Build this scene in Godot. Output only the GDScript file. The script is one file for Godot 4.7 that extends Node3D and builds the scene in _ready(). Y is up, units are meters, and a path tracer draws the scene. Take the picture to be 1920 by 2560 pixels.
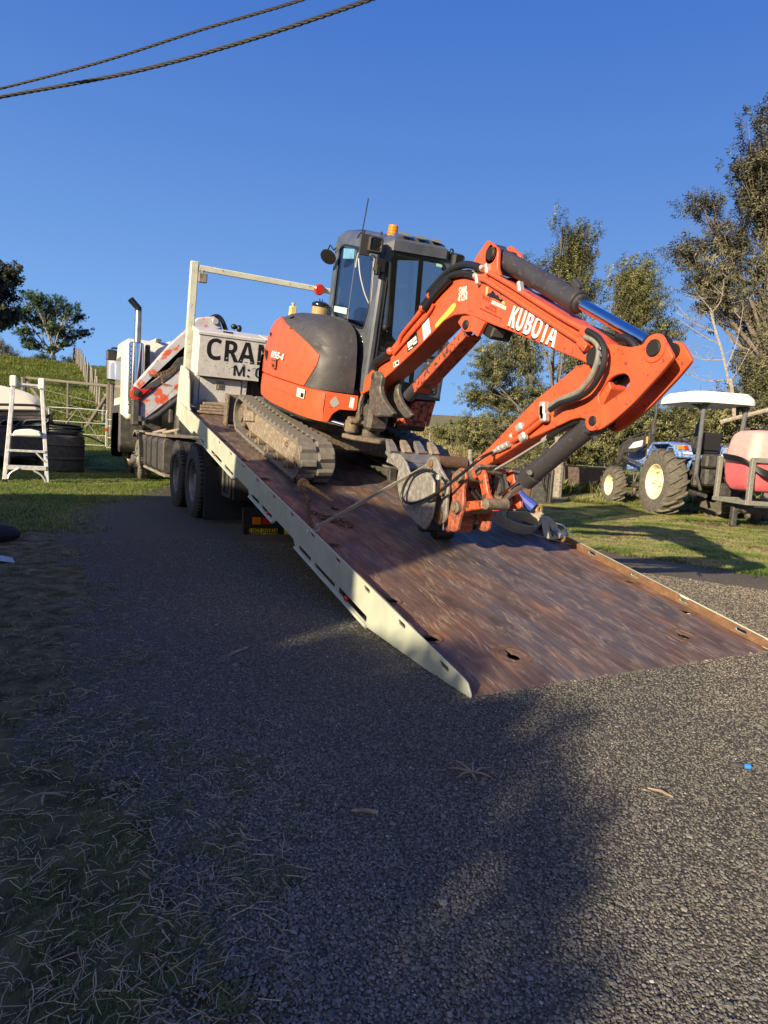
extends Node3D

# ---------------------------------------------------------------- mesh builder
class Mb:
	var v := PackedVector3Array()
	var uv := PackedVector2Array()
	var xf := Transform3D()

	func tri(a: Vector3, b: Vector3, c: Vector3, ua := Vector2.ZERO, ub := Vector2.ZERO, uc := Vector2.ZERO):
		v.append(xf * a); v.append(xf * b); v.append(xf * c)
		uv.append(ua); uv.append(ub); uv.append(uc)

	func quad(a: Vector3, b: Vector3, c: Vector3, d: Vector3):
		tri(a, b, c, Vector2(0, 0), Vector2(1, 0), Vector2(1, 1))
		tri(a, c, d, Vector2(0, 0), Vector2(1, 1), Vector2(0, 1))

	func box(c: Vector3, s: Vector3, bv := 0.0, bas := Basis()):
		var h := s * 0.5
		var keep := xf
		xf = xf * Transform3D(bas, c)
		bv = minf(bv, minf(h.x, minf(h.y, h.z)) * 0.9)
		var P := func(sx, sy, sz, ax):
			var p := Vector3(sx * (h.x - bv), sy * (h.y - bv), sz * (h.z - bv))
			p[ax] = [sx, sy, sz][ax] * h[ax]
			return p
		for ax in 3:
			var i := (ax + 1) % 3
			var j := (ax + 2) % 3
			for s1 in [-1, 1]:
				var q := []
				for e in [[-1, -1], [1, -1], [1, 1], [-1, 1]]:
					var sg := [0, 0, 0]
					sg[ax] = s1; sg[i] = e[0]; sg[j] = e[1]
					q.append(P.call(sg[0], sg[1], sg[2], ax))
				if s1 < 0: q.reverse()
				quad(q[0], q[1], q[2], q[3])
		if bv > 0.0:
			for ax in 3:                                       # edges along ax
				var i := (ax + 1) % 3
				var j := (ax + 2) % 3
				for si in [-1, 1]:
					for sj in [-1, 1]:
						var a := [0, 0, 0]; var b := [0, 0, 0]
						a[ax] = -1; a[i] = si; a[j] = sj
						b[ax] = 1; b[i] = si; b[j] = sj
						var p0 = P.call(a[0], a[1], a[2], i); var p1 = P.call(b[0], b[1], b[2], i)
						var p2 = P.call(b[0], b[1], b[2], j); var p3 = P.call(a[0], a[1], a[2], j)
						if si * sj > 0: quad(p0, p3, p2, p1)
						else: quad(p0, p1, p2, p3)
			for sx in [-1, 1]:
				for sy in [-1, 1]:
					for sz in [-1, 1]:
						var a = P.call(sx, sy, sz, 0); var b = P.call(sx, sy, sz, 1); var c2 = P.call(sx, sy, sz, 2)
						if sx * sy * sz > 0: tri(a, b, c2)
						else: tri(a, c2, b)
		xf = keep

	func ext(poly: PackedVector2Array, fr: Transform3D, w0: float, w1: float, bv := 0.0, holes := []):
		if w0 > w1:
			var t := w0; w0 = w1; w1 = t
		poly = poly.duplicate()
		if Geometry2D.is_polygon_clockwise(poly): poly.reverse()   # counter-clockwise with y up
		var loops := [poly]
		for hh in holes:
			var h2: PackedVector2Array = hh.duplicate()
			if not Geometry2D.is_polygon_clockwise(h2): h2.reverse()
			loops.append(h2)
		var keep := xf
		xf = xf * fr
		var inner := []
		for lp in loops:
			inner.append(inset(lp, bv) if bv > 0.0 else lp)
		var whole: PackedVector2Array = inner[0]
		for k in range(1, inner.size()):
			var hl: PackedVector2Array = inner[k]
			var bi := 0; var bj := 0; var best := 1e9
			for i in whole.size():
				for j in hl.size():
					var dd := whole[i].distance_squared_to(hl[j])
					if dd < best: best = dd; bi = i; bj = j
			var nw := PackedVector2Array()
			for i in range(0, bi + 1): nw.append(whole[i])
			for j in hl.size(): nw.append(hl[(bj + j) % hl.size()])
			nw.append(hl[bj])
			nw.append(whole[bi])
			for i in range(bi + 1, whole.size()): nw.append(whole[i])
			whole = nw
		var ix := ears(whole)
		for k in range(0, ix.size(), 3):
			var a := whole[ix[k]]; var b := whole[ix[k + 1]]; var c := whole[ix[k + 2]]
			if (b - a).cross(c - a) < 0.0:
				var t := b; b = c; c = t
			tri(Vector3(a.x, a.y, w1), Vector3(b.x, b.y, w1), Vector3(c.x, c.y, w1), a, b, c)
			tri(Vector3(a.x, a.y, w0), Vector3(c.x, c.y, w0), Vector3(b.x, b.y, w0), a, c, b)
		for k in loops.size():
			var lo: PackedVector2Array = loops[k]
			var li: PackedVector2Array = inner[k]
			var n := lo.size()
			for i in n:
				var j := (i + 1) % n
				var a := lo[i]; var b := lo[j]
				quad(Vector3(a.x, a.y, w0 + bv), Vector3(b.x, b.y, w0 + bv), Vector3(b.x, b.y, w1 - bv), Vector3(a.x, a.y, w1 - bv))
				if bv > 0.0:
					var c := li[i]; var d := li[j]
					quad(Vector3(a.x, a.y, w1 - bv), Vector3(b.x, b.y, w1 - bv), Vector3(d.x, d.y, w1), Vector3(c.x, c.y, w1))
					quad(Vector3(c.x, c.y, w0), Vector3(d.x, d.y, w0), Vector3(b.x, b.y, w0 + bv), Vector3(a.x, a.y, w0 + bv))
		xf = keep

	func ears(p: PackedVector2Array) -> PackedInt32Array:
		var o := PackedInt32Array()
		var left := range(p.size())
		while left.size() > 3:
			var n := left.size()
			var pick := -1
			var worst := -1e9
			var spare := 0
			for i in n:
				var a := p[left[(i + n - 1) % n]]; var b := p[left[i]]; var c := p[left[(i + 1) % n]]
				var cr := (b - a).cross(c - b)
				if cr > worst:
					worst = cr; spare = i
				if cr <= 1e-12: continue
				var ok := true
				for k in n:
					var q := p[left[k]]
					if q == a or q == b or q == c: continue
					if (b - a).cross(q - a) >= 0.0 and (c - b).cross(q - b) >= 0.0 and (a - c).cross(q - c) >= 0.0:
						ok = false; break
				if ok:
					pick = i; break
			if pick < 0: pick = spare
			o.append(left[(pick + n - 1) % n]); o.append(left[pick]); o.append(left[(pick + 1) % n])
			left.remove_at(pick)
		o.append_array(PackedInt32Array(left))
		return o

	func inset(p: PackedVector2Array, d: float) -> PackedVector2Array:
		var out := PackedVector2Array()
		var n := p.size()
		for i in n:
			var e0 := (p[i] - p[(i + n - 1) % n]).normalized()
			var e1 := (p[(i + 1) % n] - p[i]).normalized()
			var n0 := Vector2(-e0.y, e0.x)
			var n1 := Vector2(-e1.y, e1.x)
			var m := n0 + n1
			var l := m.length_squared()
			out.append(p[i] + (m * (2.0 * d / l) if l > 0.6 else n0 * d))
		return out

	# polygon (z, y) pushed along x; (x, y) along z; (x, z) along y
	func extx(poly, x0: float, x1: float, bv := 0.0, holes := []):
		ext(poly, Transform3D(Basis(Vector3(0, 0, 1), Vector3(0, 1, 0), Vector3(-1, 0, 0)), Vector3.ZERO), -x0, -x1, bv, holes)
	func extz(poly, z0: float, z1: float, bv := 0.0, holes := []):
		ext(poly, Transform3D(), z0, z1, bv, holes)
	func exty(poly, y0: float, y1: float, bv := 0.0, holes := []):
		ext(poly, Transform3D(Basis(Vector3(1, 0, 0), Vector3(0, 0, 1), Vector3(0, -1, 0)), Vector3.ZERO), -y0, -y1, bv, holes)

	func tube(pts: Array, r, n := 8, caps := true):
		var m := pts.size()
		var rings := []
		var t0: Vector3 = (pts[1] - pts[0]).normalized()
		var up := t0.cross(Vector3.UP if absf(t0.y) < 0.9 else Vector3.RIGHT).normalized()
		for i in m:
			var t: Vector3
			if i == 0: t = (pts[1] - pts[0]).normalized()
			elif i == m - 1: t = (pts[m - 1] - pts[m - 2]).normalized()
			else: t = ((pts[i + 1] - pts[i]).normalized() + (pts[i] - pts[i - 1]).normalized()).normalized()
			up = (up - t * up.dot(t)).normalized()
			var sd := t.cross(up)
			var rr: float = r[i] if r is Array else r
			var ring := []
			for k in n:
				var a := TAU * k / n
				ring.append(pts[i] + (up * cos(a) + sd * sin(a)) * rr)
			rings.append(ring)
		loft(rings, true, caps)

	# a line of rings with equal counts; rings run counter-clockwise seen from the end they lead to
	func loft(rings: Array, closed := true, caps := true):
		for i in rings.size() - 1:
			var a: Array = rings[i]; var b: Array = rings[i + 1]
			var n := a.size()
			for k in (n if closed else n - 1):
				var k2 := (k + 1) % n
				var v0 := float(i) / (rings.size() - 1); var v1 := float(i + 1) / (rings.size() - 1)
				var u0 := float(k) / n; var u1 := float(k + 1) / n
				tri(a[k], a[k2], b[k2], Vector2(u0, v0), Vector2(u1, v0), Vector2(u1, v1))
				tri(a[k], b[k2], b[k], Vector2(u0, v0), Vector2(u1, v1), Vector2(u0, v1))
		if caps:
			var first: Array = rings[0]; var last: Array = rings[-1]
			var c0 := Vector3.ZERO; var c1 := Vector3.ZERO
			for p in first: c0 += p / first.size()
			for p in last: c1 += p / last.size()
			for k in first.size():
				var k2 := (k + 1) % first.size()
				tri(c0, first[k2], first[k]); tri(c1, last[k], last[k2])

	# profile of (radius, along) pairs turned round the axis at o
	func lathe(prof: PackedVector2Array, o: Vector3, axis: Vector3, n := 20):
		axis = axis.normalized()
		var u := axis.cross(Vector3.UP if absf(axis.y) < 0.9 else Vector3.RIGHT).normalized()
		var w := axis.cross(u)
		var rings := []
		for p in prof:
			var ring := []
			for k in n:
				var a := TAU * k / n
				ring.append(o + axis * p.y + (u * cos(a) + w * sin(a)) * p.x)
			rings.append(ring)
		loft(rings, true, false)

	func cyl(a: Vector3, b: Vector3, r: float, n := 16, bv := 0.0):
		var l := (b - a).length()
		if bv <= 0.0: bv = minf(r, l) * 0.08
		lathe(PackedVector2Array([Vector2(0.0, 0), Vector2(r - bv, 0), Vector2(r, bv), Vector2(r, l - bv), Vector2(r - bv, l), Vector2(0.0, l)]), a, b - a, n)

	func ball(c: Vector3, r: Vector3, n := 12, m := 8):
		var rings := []
		for i in m + 1:
			var t := -PI / 2 + PI * i / m
			var ring := []
			for k in n:
				var a := TAU * k / n
				ring.append(c + Vector3(cos(t) * cos(a) * r.x, sin(t) * r.y, -cos(t) * sin(a) * r.z))
			rings.append(ring)
		loft(rings, true, false)

	func mesh(crease := 35.0) -> ArrayMesh:
		var nf := v.size() / 3
		var fnm := PackedVector3Array(); fnm.resize(nf)
		var keep := PackedInt32Array()
		var at := {}
		for i in nf:
			var n := (v[i * 3 + 1] - v[i * 3]).cross(v[i * 3 + 2] - v[i * 3])
			fnm[i] = n
			if n.length_squared() < 1e-18: continue
			keep.append(i)
			for k in 3:
				var key := Vector3i((v[i * 3 + k] * 4000.0).round())
				if not at.has(key): at[key] = PackedInt32Array()
				at[key].append(i)
		var cs := cos(deg_to_rad(crease))
		var ov := PackedVector3Array(); var on := PackedVector3Array(); var ou := PackedVector2Array()
		ov.resize(keep.size() * 3); on.resize(keep.size() * 3); ou.resize(keep.size() * 3)
		var w := 0
		for i in keep:
			var me := fnm[i].normalized()
			for k in [0, 2, 1]:                                  # clockwise fronts
				var p := v[i * 3 + k]
				var s := Vector3.ZERO
				for j in at[Vector3i((p * 4000.0).round())]:
					if fnm[j].normalized().dot(me) >= cs: s += fnm[j]
				ov[w] = p; on[w] = s.normalized() if s.length_squared() > 1e-20 else me; ou[w] = uv[i * 3 + k]
				w += 1
		var arr := []
		arr.resize(Mesh.ARRAY_MAX)
		arr[Mesh.ARRAY_VERTEX] = ov; arr[Mesh.ARRAY_NORMAL] = on; arr[Mesh.ARRAY_TEX_UV] = ou
		var am := ArrayMesh.new()
		if ov.size(): am.add_surface_from_arrays(Mesh.PRIMITIVE_TRIANGLES, arr)
		return am

# ---------------------------------------------------------------- small helpers
var M := {}
var rng := RandomNumberGenerator.new()

func pv(a: Array) -> PackedVector2Array:
	var o := PackedVector2Array()
	for i in range(0, a.size(), 2): o.append(Vector2(a[i], a[i + 1]))
	return o

func rrect(x0: float, y0: float, x1: float, y1: float, r: float, n := 4) -> PackedVector2Array:
	var o := PackedVector2Array()
	for c in [[x1 - r, y0 + r, -PI / 2], [x1 - r, y1 - r, 0.0], [x0 + r, y1 - r, PI / 2], [x0 + r, y0 + r, PI]]:
		for k in n + 1:
			var a: float = c[2] + PI / 2 * k / n
			o.append(Vector2(c[0] + cos(a) * r, c[1] + sin(a) * r))
	return o

func circ(cx: float, cy: float, r: float, n := 16) -> PackedVector2Array:
	var o := PackedVector2Array()
	for k in n: o.append(Vector2(cx + cos(TAU * k / n) * r, cy + sin(TAU * k / n) * r))
	return o

# rounds the corners of a polygon
func soft(p: PackedVector2Array, r: float, n := 3) -> PackedVector2Array:
	var o := PackedVector2Array()
	p = p.duplicate()
	if Geometry2D.is_polygon_clockwise(p): p.reverse()
	var m := p.size()
	for i in m:
		var a := p[(i + m - 1) % m]; var b := p[i]; var c := p[(i + 1) % m]
		var d0 := minf(r, a.distance_to(b) * 0.45); var d1 := minf(r, c.distance_to(b) * 0.45)
		var s := b + (a - b).normalized() * d0
		var e := b + (c - b).normalized() * d1
		for k in n + 1:
			var t := float(k) / n
			o.append(s.lerp(b, t).lerp(b.lerp(e, t), t))
	return o

func spl(p: Array, n := 6) -> Array:
	var o := []
	for i in p.size() - 1:
		var a: Vector3 = p[maxi(i - 1, 0)]; var b: Vector3 = p[i]; var c: Vector3 = p[i + 1]; var d: Vector3 = p[mini(i + 2, p.size() - 1)]
		for k in n: o.append(b.cubic_interpolate(c, a, d, float(k) / n))
	o.append(p[-1])
	return o

func thing(called: String, label: String, category: String, at: Vector3, bas := Basis(), group := "") -> Node3D:
	var o := Node3D.new()
	o.name = called
	add_child(o, true)
	o.transform = Transform3D(bas, at)
	tag(o, label, category, group)
	return o

func tag(o: Node, label: String, category: String, group := ""):
	o.set_meta("label", label); o.set_meta("category", category)
	if group: o.set_meta("group", group)

func part(parent: Node, called: String, mb, mat, xf := Transform3D(), crease := 35.0) -> MeshInstance3D:
	var o := MeshInstance3D.new()
	o.name = called
	o.mesh = mb.mesh(crease) if mb is Mb else mb
	o.material_override = M[mat] if mat is String else mat
	o.transform = xf
	parent.add_child(o, true)
	return o

func struct(called: String, mb, mat, xf := Transform3D(), crease := 35.0) -> MeshInstance3D:
	var o := part(self, called, mb, mat, xf, crease)
	o.set_meta("kind", "structure")
	return o

func text(parent: Node, called: String, s: String, h: float, depth: float, mat, at: Transform3D, bold := true, wide := 1.0, face := "Droid Sans", fit := 0.0) -> MeshInstance3D:
	var f := SystemFont.new()
	f.font_names = PackedStringArray([face])
	f.font_weight = 700 if bold else 400
	var t := TextMesh.new()
	t.text = s; t.font = f; t.font_size = 64; t.pixel_size = h / 46.0; t.depth = depth; t.curve_step = 1.5
	if fit > 0.0: wide = fit / maxf(t.get_aabb().size.x, 0.001)
	var o := MeshInstance3D.new()
	o.name = called; o.mesh = t; o.material_override = M[mat] if mat is String else mat
	o.transform = at * Transform3D(Basis.from_scale(Vector3(wide, 1, 1)), Vector3.ZERO)
	parent.add_child(o, true)
	return o

func lin(r: float, g: float, b: float, a := 1.0) -> Color:
	var c := Color(r, g, b).linear_to_srgb()
	c.a = a
	return c

func noise(freq: float, seed_: int, oct := 4, kind := FastNoiseLite.TYPE_SIMPLEX_SMOOTH) -> FastNoiseLite:
	var n := FastNoiseLite.new()
	n.noise_type = kind; n.frequency = freq; n.seed = seed_; n.fractal_octaves = oct
	n.fractal_type = FastNoiseLite.FRACTAL_FBM if oct > 1 else FastNoiseLite.FRACTAL_NONE
	return n

func ntex(n: FastNoiseLite, cols: Array, offs: Array, size := 512, nrm := false, bump := 6.0) -> NoiseTexture2D:
	var t := NoiseTexture2D.new()
	t.width = size; t.height = size; t.seamless = true; t.noise = n; t.seamless_blend_skirt = 0.15
	if nrm:
		t.as_normal_map = true; t.bump_strength = bump
	elif cols.size():
		var g := Gradient.new()
		g.colors = PackedColorArray(cols); g.offsets = PackedFloat32Array(offs)
		t.color_ramp = g
	return t

var masks := {}
var tones := {}
func mask(k: String) -> NoiseTexture2D: return masks[k]

# a surface of one colour, varied by a noise of tones, with a second colour showing in patches
func surf(called: String, c: Color, rough: float, metal := 0.0, tone := 0.12, per_m := 1.0, patch := "", patch_c := Color(), spec := 0.5) -> StandardMaterial3D:
	var m := StandardMaterial3D.new()
	m.resource_name = called
	m.albedo_color = Color.WHITE
	m.roughness = rough; m.metallic = metal; m.metallic_specular = spec
	var l := c.srgb_to_linear()
	var tk := 0.08 if tone < 0.1 else (0.17 if tone < 0.22 else 0.3)
	m.albedo_color = lin(minf(l.r * (1 + tk), 1), minf(l.g * (1 + tk), 1), minf(l.b * (1 + tk), 1))
	if not tones.has(tk):
		var lo := (1 - tk) / (1 + tk); var md := 1 / (1 + tk)
		tones[tk] = ntex(noise(0.012, 5 + int(tk * 100), 5), [lin(lo, lo, lo), lin(md, md, md), Color.WHITE], [0.25, 0.5, 0.75], 512)
	m.albedo_texture = tones[tk]
	m.uv1_triplanar = true
	m.uv1_scale = Vector3.ONE * per_m
	if patch:
		m.detail_enabled = true
		var im := Image.create_empty(4, 4, false, Image.FORMAT_RGB8)
		im.fill(patch_c)
		m.detail_albedo = ImageTexture.create_from_image(im)
		m.detail_mask = mask(patch)
		m.detail_blend_mode = BaseMaterial3D.BLEND_MODE_MIX
	M[called] = m
	return m

func plain(called: String, c: Color, rough: float, metal := 0.0, spec := 0.5) -> StandardMaterial3D:
	var m := StandardMaterial3D.new()
	m.resource_name = called
	m.albedo_color = c; m.roughness = rough; m.metallic = metal; m.metallic_specular = spec
	M[called] = m
	return m

# ---------------------------------------------------------------- the scene
const TILT := 0.19324          # slope of the tray, radians
const SUN_TO := Vector3(-0.850, 0.330, 0.411)

func _ready():
	rng.seed = 7
	var cam := Camera3D.new()
	cam.name = "camera"
	cam.transform = Transform3D(Basis(Vector3(0.88610, 0.06544, 0.45885), Vector3(-0.00858, 0.99213, -0.12493), Vector3(-0.46341, 0.10677, 0.87969)), Vector3(-1.9022, 1.2445, 2.5295))
	cam.fov = 76.575
	cam.near = 0.05
	cam.far = 900.0
	add_child(cam)
	cam.make_current()
	var sky_mat := ProceduralSkyMaterial.new()
	sky_mat.sky_top_color = lin(0.0091, 0.0509, 0.2382)
	sky_mat.sky_horizon_color = lin(0.1355, 0.2632, 0.4545)
	sky_mat.sky_curve = 0.25
	sky_mat.ground_bottom_color = lin(0.03, 0.027, 0.02)
	sky_mat.ground_horizon_color = lin(0.1, 0.1, 0.085)
	sky_mat.sun_angle_max = 75.0
	sky_mat.sun_curve = 0.3
	var sky := Sky.new()
	sky.sky_material = sky_mat
	var env := Environment.new()
	env.background_mode = Environment.BG_SKY
	env.sky = sky
	env.background_energy_multiplier = 1.0
	env.ambient_light_source = Environment.AMBIENT_SOURCE_SKY
	env.tonemap_mode = Environment.TONE_MAPPER_LINEAR
	env.tonemap_exposure = 2.2
	env.sdfgi_enabled = true
	env.ssao_enabled = true
	env.ssil_enabled = true
	var we := WorldEnvironment.new()
	we.name = "world_environment"
	we.environment = env
	add_child(we)
	var sun := DirectionalLight3D.new()
	sun.name = "sun"
	sun.light_color = Color(1.0, 0.92, 0.78)
	sun.light_energy = 1.45
	sun.light_angular_distance = 0.5
	sun.shadow_enabled = true
	sun.directional_shadow_max_distance = 120.0
	sun.look_at_from_position(SUN_TO * 50.0, Vector3.ZERO, Vector3.UP)
	add_child(sun)
	materials()
	ground()
	shade_casters()
	truck()
	excavator()
	lashings()
	tractor()
	sprayer()
	yard_things()
	left_things()
	fences()
	hill_and_trees()
	gravel_and_grass()
	power_lines()

func materials():
	# masks: white where the second colour shows
	masks["patch"] = ntex(noise(0.02, 11, 5), [Color.BLACK, Color.BLACK, Color.WHITE, Color.WHITE], [0.0, 0.56, 0.66, 1.0], 512)
	masks["flecks"] = ntex(noise(0.04, 12, 4), [Color.BLACK, Color.BLACK, Color(0.85, 0.85, 0.85), Color.WHITE], [0.0, 0.74, 0.8, 1.0], 512)
	masks["heavy"] = ntex(noise(0.018, 13, 6), [Color(0.1, 0.1, 0.1), Color(0.15, 0.15, 0.15), Color(0.85, 0.85, 0.85), Color(0.95, 0.95, 0.95)], [0.0, 0.38, 0.6, 1.0], 512)
	masks["soft"] = ntex(noise(0.012, 14, 5), [Color.BLACK, Color(0.2, 0.2, 0.2), Color(0.6, 0.6, 0.6)], [0.2, 0.5, 0.85], 512)
	# excavator paint, fading to a chalky tint
	surf("orange", lin(0.56, 0.085, 0.03), 0.45, 0.0, 0.07, 0.9, "flecks", lin(0.16, 0.05, 0.028))
	surf("orange_worn", lin(0.52, 0.08, 0.028), 0.5, 0.0, 0.12, 1.2, "patch", lin(0.07, 0.04, 0.028))
	surf("hood_black", lin(0.05, 0.048, 0.05), 0.55, 0.0, 0.12, 0.8, "flecks", lin(0.1, 0.1, 0.1))
	surf("cab_grey", lin(0.075, 0.085, 0.105), 0.36, 0.1, 0.1, 0.8, "soft", lin(0.11, 0.12, 0.13))
	surf("dark_iron", lin(0.035, 0.034, 0.034), 0.5, 0.4, 0.2, 1.0, "soft", lin(0.1, 0.085, 0.065))
	surf("muddy_iron", lin(0.09, 0.08, 0.07), 0.75, 0.2, 0.2, 2.0, "heavy", lin(0.22, 0.16, 0.1))
	surf("mud", lin(0.27, 0.205, 0.135), 0.95, 0.0, 0.25, 1.4, "heavy", lin(0.15, 0.135, 0.12))
	surf("track_rubber", lin(0.12, 0.112, 0.098), 0.85, 0.0, 0.2, 1.5, "soft", lin(0.19, 0.165, 0.13))
	surf("bucket_steel", lin(0.22, 0.21, 0.2), 0.45, 0.4, 0.2, 1.6, "soft", lin(0.22, 0.17, 0.12))
	surf("bucket_paint", lin(0.25, 0.245, 0.24), 0.5, 0.1, 0.2, 1.6, "heavy", lin(0.17, 0.15, 0.13))
	surf("rust", lin(0.16, 0.075, 0.035), 0.85, 0.15, 0.35, 2.0, "heavy", lin(0.09, 0.06, 0.045))
	surf("rusty_edge", lin(0.19, 0.11, 0.065), 0.75, 0.3, 0.3, 1.6, "heavy", lin(0.16, 0.085, 0.045))
	surf("cyl_black", lin(0.035, 0.034, 0.037), 0.42, 0.0, 0.15, 0.9, "flecks", lin(0.09, 0.07, 0.06))
	plain("chrome", lin(0.72, 0.72, 0.74), 0.12, 1.0)
	plain("steel", lin(0.45, 0.44, 0.42), 0.38, 0.9)
	plain("zinc", lin(0.5, 0.49, 0.45), 0.5, 0.6)
	plain("hose", lin(0.012, 0.012, 0.013), 0.45)
	surf("hose_grey", lin(0.17, 0.165, 0.145), 0.6, 0.0, 0.15, 3.0)
	plain("pin_black", lin(0.02, 0.02, 0.02), 0.6, 0.4)
	plain("black_plastic", lin(0.018, 0.018, 0.02), 0.5)
	plain("gloss_black", lin(0.01, 0.01, 0.01), 0.15)
	plain("void", lin(0.004, 0.004, 0.004), 0.9)
	var g := plain("glass", Color(0.02, 0.03, 0.04, 0.22), 0.02)
	g.transparency = BaseMaterial3D.TRANSPARENCY_ALPHA
	g = plain("side_glass", Color(0.02, 0.05, 0.14, 0.45), 0.02)
	g.transparency = BaseMaterial3D.TRANSPARENCY_ALPHA
	g = plain("tint_glass", Color(0.02, 0.04, 0.07, 0.3), 0.02)
	g.transparency = BaseMaterial3D.TRANSPARENCY_ALPHA
	plain("amber", lin(0.7, 0.2, 0.01), 0.2)
	plain("red_lens", lin(0.4, 0.025, 0.012), 0.25)
	plain("lens", lin(0.75, 0.75, 0.75), 0.08, 0.9)
	plain("sticker_white", lin(0.7, 0.68, 0.62), 0.5)
	plain("sticker_yellow", lin(0.62, 0.6, 0.07), 0.5)
	plain("sticker_green", lin(0.38, 0.66, 0.55), 0.5)
	plain("sign_yellow", lin(0.68, 0.5, 0.03), 0.5)
	plain("ink", lin(0.008, 0.008, 0.008), 0.5)
	plain("ink_red", lin(0.22, 0.03, 0.02), 0.5)
	plain("print_white", lin(0.78, 0.76, 0.7), 0.45)
	# truck
	surf("truck_cream", lin(0.52, 0.53, 0.43), 0.4, 0.0, 0.05, 0.7, "flecks", lin(0.3, 0.24, 0.15))
	surf("tray_green", lin(0.38, 0.41, 0.33), 0.45, 0.0, 0.04, 0.5)
	surf("box_white", lin(0.5, 0.49, 0.47), 0.5, 0.0, 0.06, 0.8, "flecks", lin(0.3, 0.28, 0.24))
	surf("truck_white", lin(0.6, 0.58, 0.52), 0.35, 0.0, 0.04, 0.6)
	surf("crane_grey", lin(0.42, 0.42, 0.43), 0.5, 0.0, 0.06, 0.8)
	M["crane_patchy"] = surf("crane_patchy", lin(0.42, 0.42, 0.43), 0.5, 0.0, 0.06, 0.3, "patch", lin(0.55, 0.1, 0.045))
	surf("dusty_black", lin(0.03, 0.03, 0.03), 0.65, 0.0, 0.25, 1.0, "soft", lin(0.1, 0.09, 0.075))
	surf("dusty_plastic", lin(0.16, 0.145, 0.125), 0.8, 0.0, 0.25, 1.0, "soft", lin(0.3, 0.26, 0.2))
	surf("tyre", lin(0.022, 0.021, 0.021), 0.75, 0.0, 0.25, 1.6, "soft", lin(0.07, 0.062, 0.052))
	surf("tyre_dusty", lin(0.1, 0.09, 0.075), 0.85, 0.0, 0.3, 1.6, "soft", lin(0.2, 0.17, 0.125))
	surf("rim_grey", lin(0.18, 0.17, 0.165), 0.5, 0.5, 0.2, 1.5)
	surf("timber", lin(0.26, 0.2, 0.14), 0.85, 0.0, 0.3, 2.5)
	surf("post_wood", lin(0.22, 0.195, 0.16), 0.9, 0.0, 0.3, 2.0)
	surf("rail_wood", lin(0.13, 0.112, 0.09), 0.9, 0.0, 0.3, 2.0)
	surf("deck_floor", lin(0.1, 0.06, 0.045), 0.5, 0.2, 0.3, 1.0)
	deck_material()
	# others
	surf("alu", lin(0.66, 0.64, 0.58), 0.42, 0.35, 0.1, 1.5)
	surf("rope_webbing", lin(0.36, 0.31, 0.22), 0.9, 0.0, 0.2, 4.0, "soft", lin(0.25, 0.21, 0.15))
	plain("blue_strap", lin(0.03, 0.06, 0.3), 0.6)
	plain("blue_handle", lin(0.04, 0.2, 0.6), 0.4)
	surf("tractor_blue", lin(0.06, 0.17, 0.5), 0.4, 0.0, 0.1, 1.2, "patch", lin(0.4, 0.42, 0.42))
	surf("tractor_tyre", lin(0.085, 0.078, 0.065), 0.85, 0.0, 0.3, 1.4, "soft", lin(0.17, 0.145, 0.105))
	surf("rim_cream", lin(0.74, 0.66, 0.42), 0.5, 0.0, 0.06, 1.0)
	surf("tank_pink", lin(0.62, 0.33, 0.3), 0.55, 0.0, 0.06, 0.8)
	surf("tank_red", lin(0.6, 0.12, 0.135), 0.5, 0.0, 0.08, 0.8)
	surf("grey_frame", lin(0.2, 0.2, 0.17), 0.65, 0.2, 0.2, 2.0)
	surf("bin_steel", lin(0.05, 0.047, 0.045), 0.7, 0.2, 0.3, 1.0, "heavy", lin(0.15, 0.085, 0.05))
	surf("canopy_white", lin(0.78, 0.74, 0.64), 0.5, 0.0, 0.04, 1.0)
	plain("ute_white", lin(0.62, 0.6, 0.54), 0.35)
	plain("galv", lin(0.4, 0.4, 0.37), 0.5, 0.5)
	plain("cable", lin(0.012, 0.012, 0.014), 0.7)
	surf("shed_wall", lin(0.3, 0.31, 0.3), 0.6, 0.1, 0.1, 0.5)
	surf("bark", lin(0.13, 0.11, 0.09), 0.9, 0.0, 0.3, 2.0)
	surf("pale_bark", lin(0.27, 0.235, 0.19), 0.9, 0.0, 0.25, 2.0)

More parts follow.
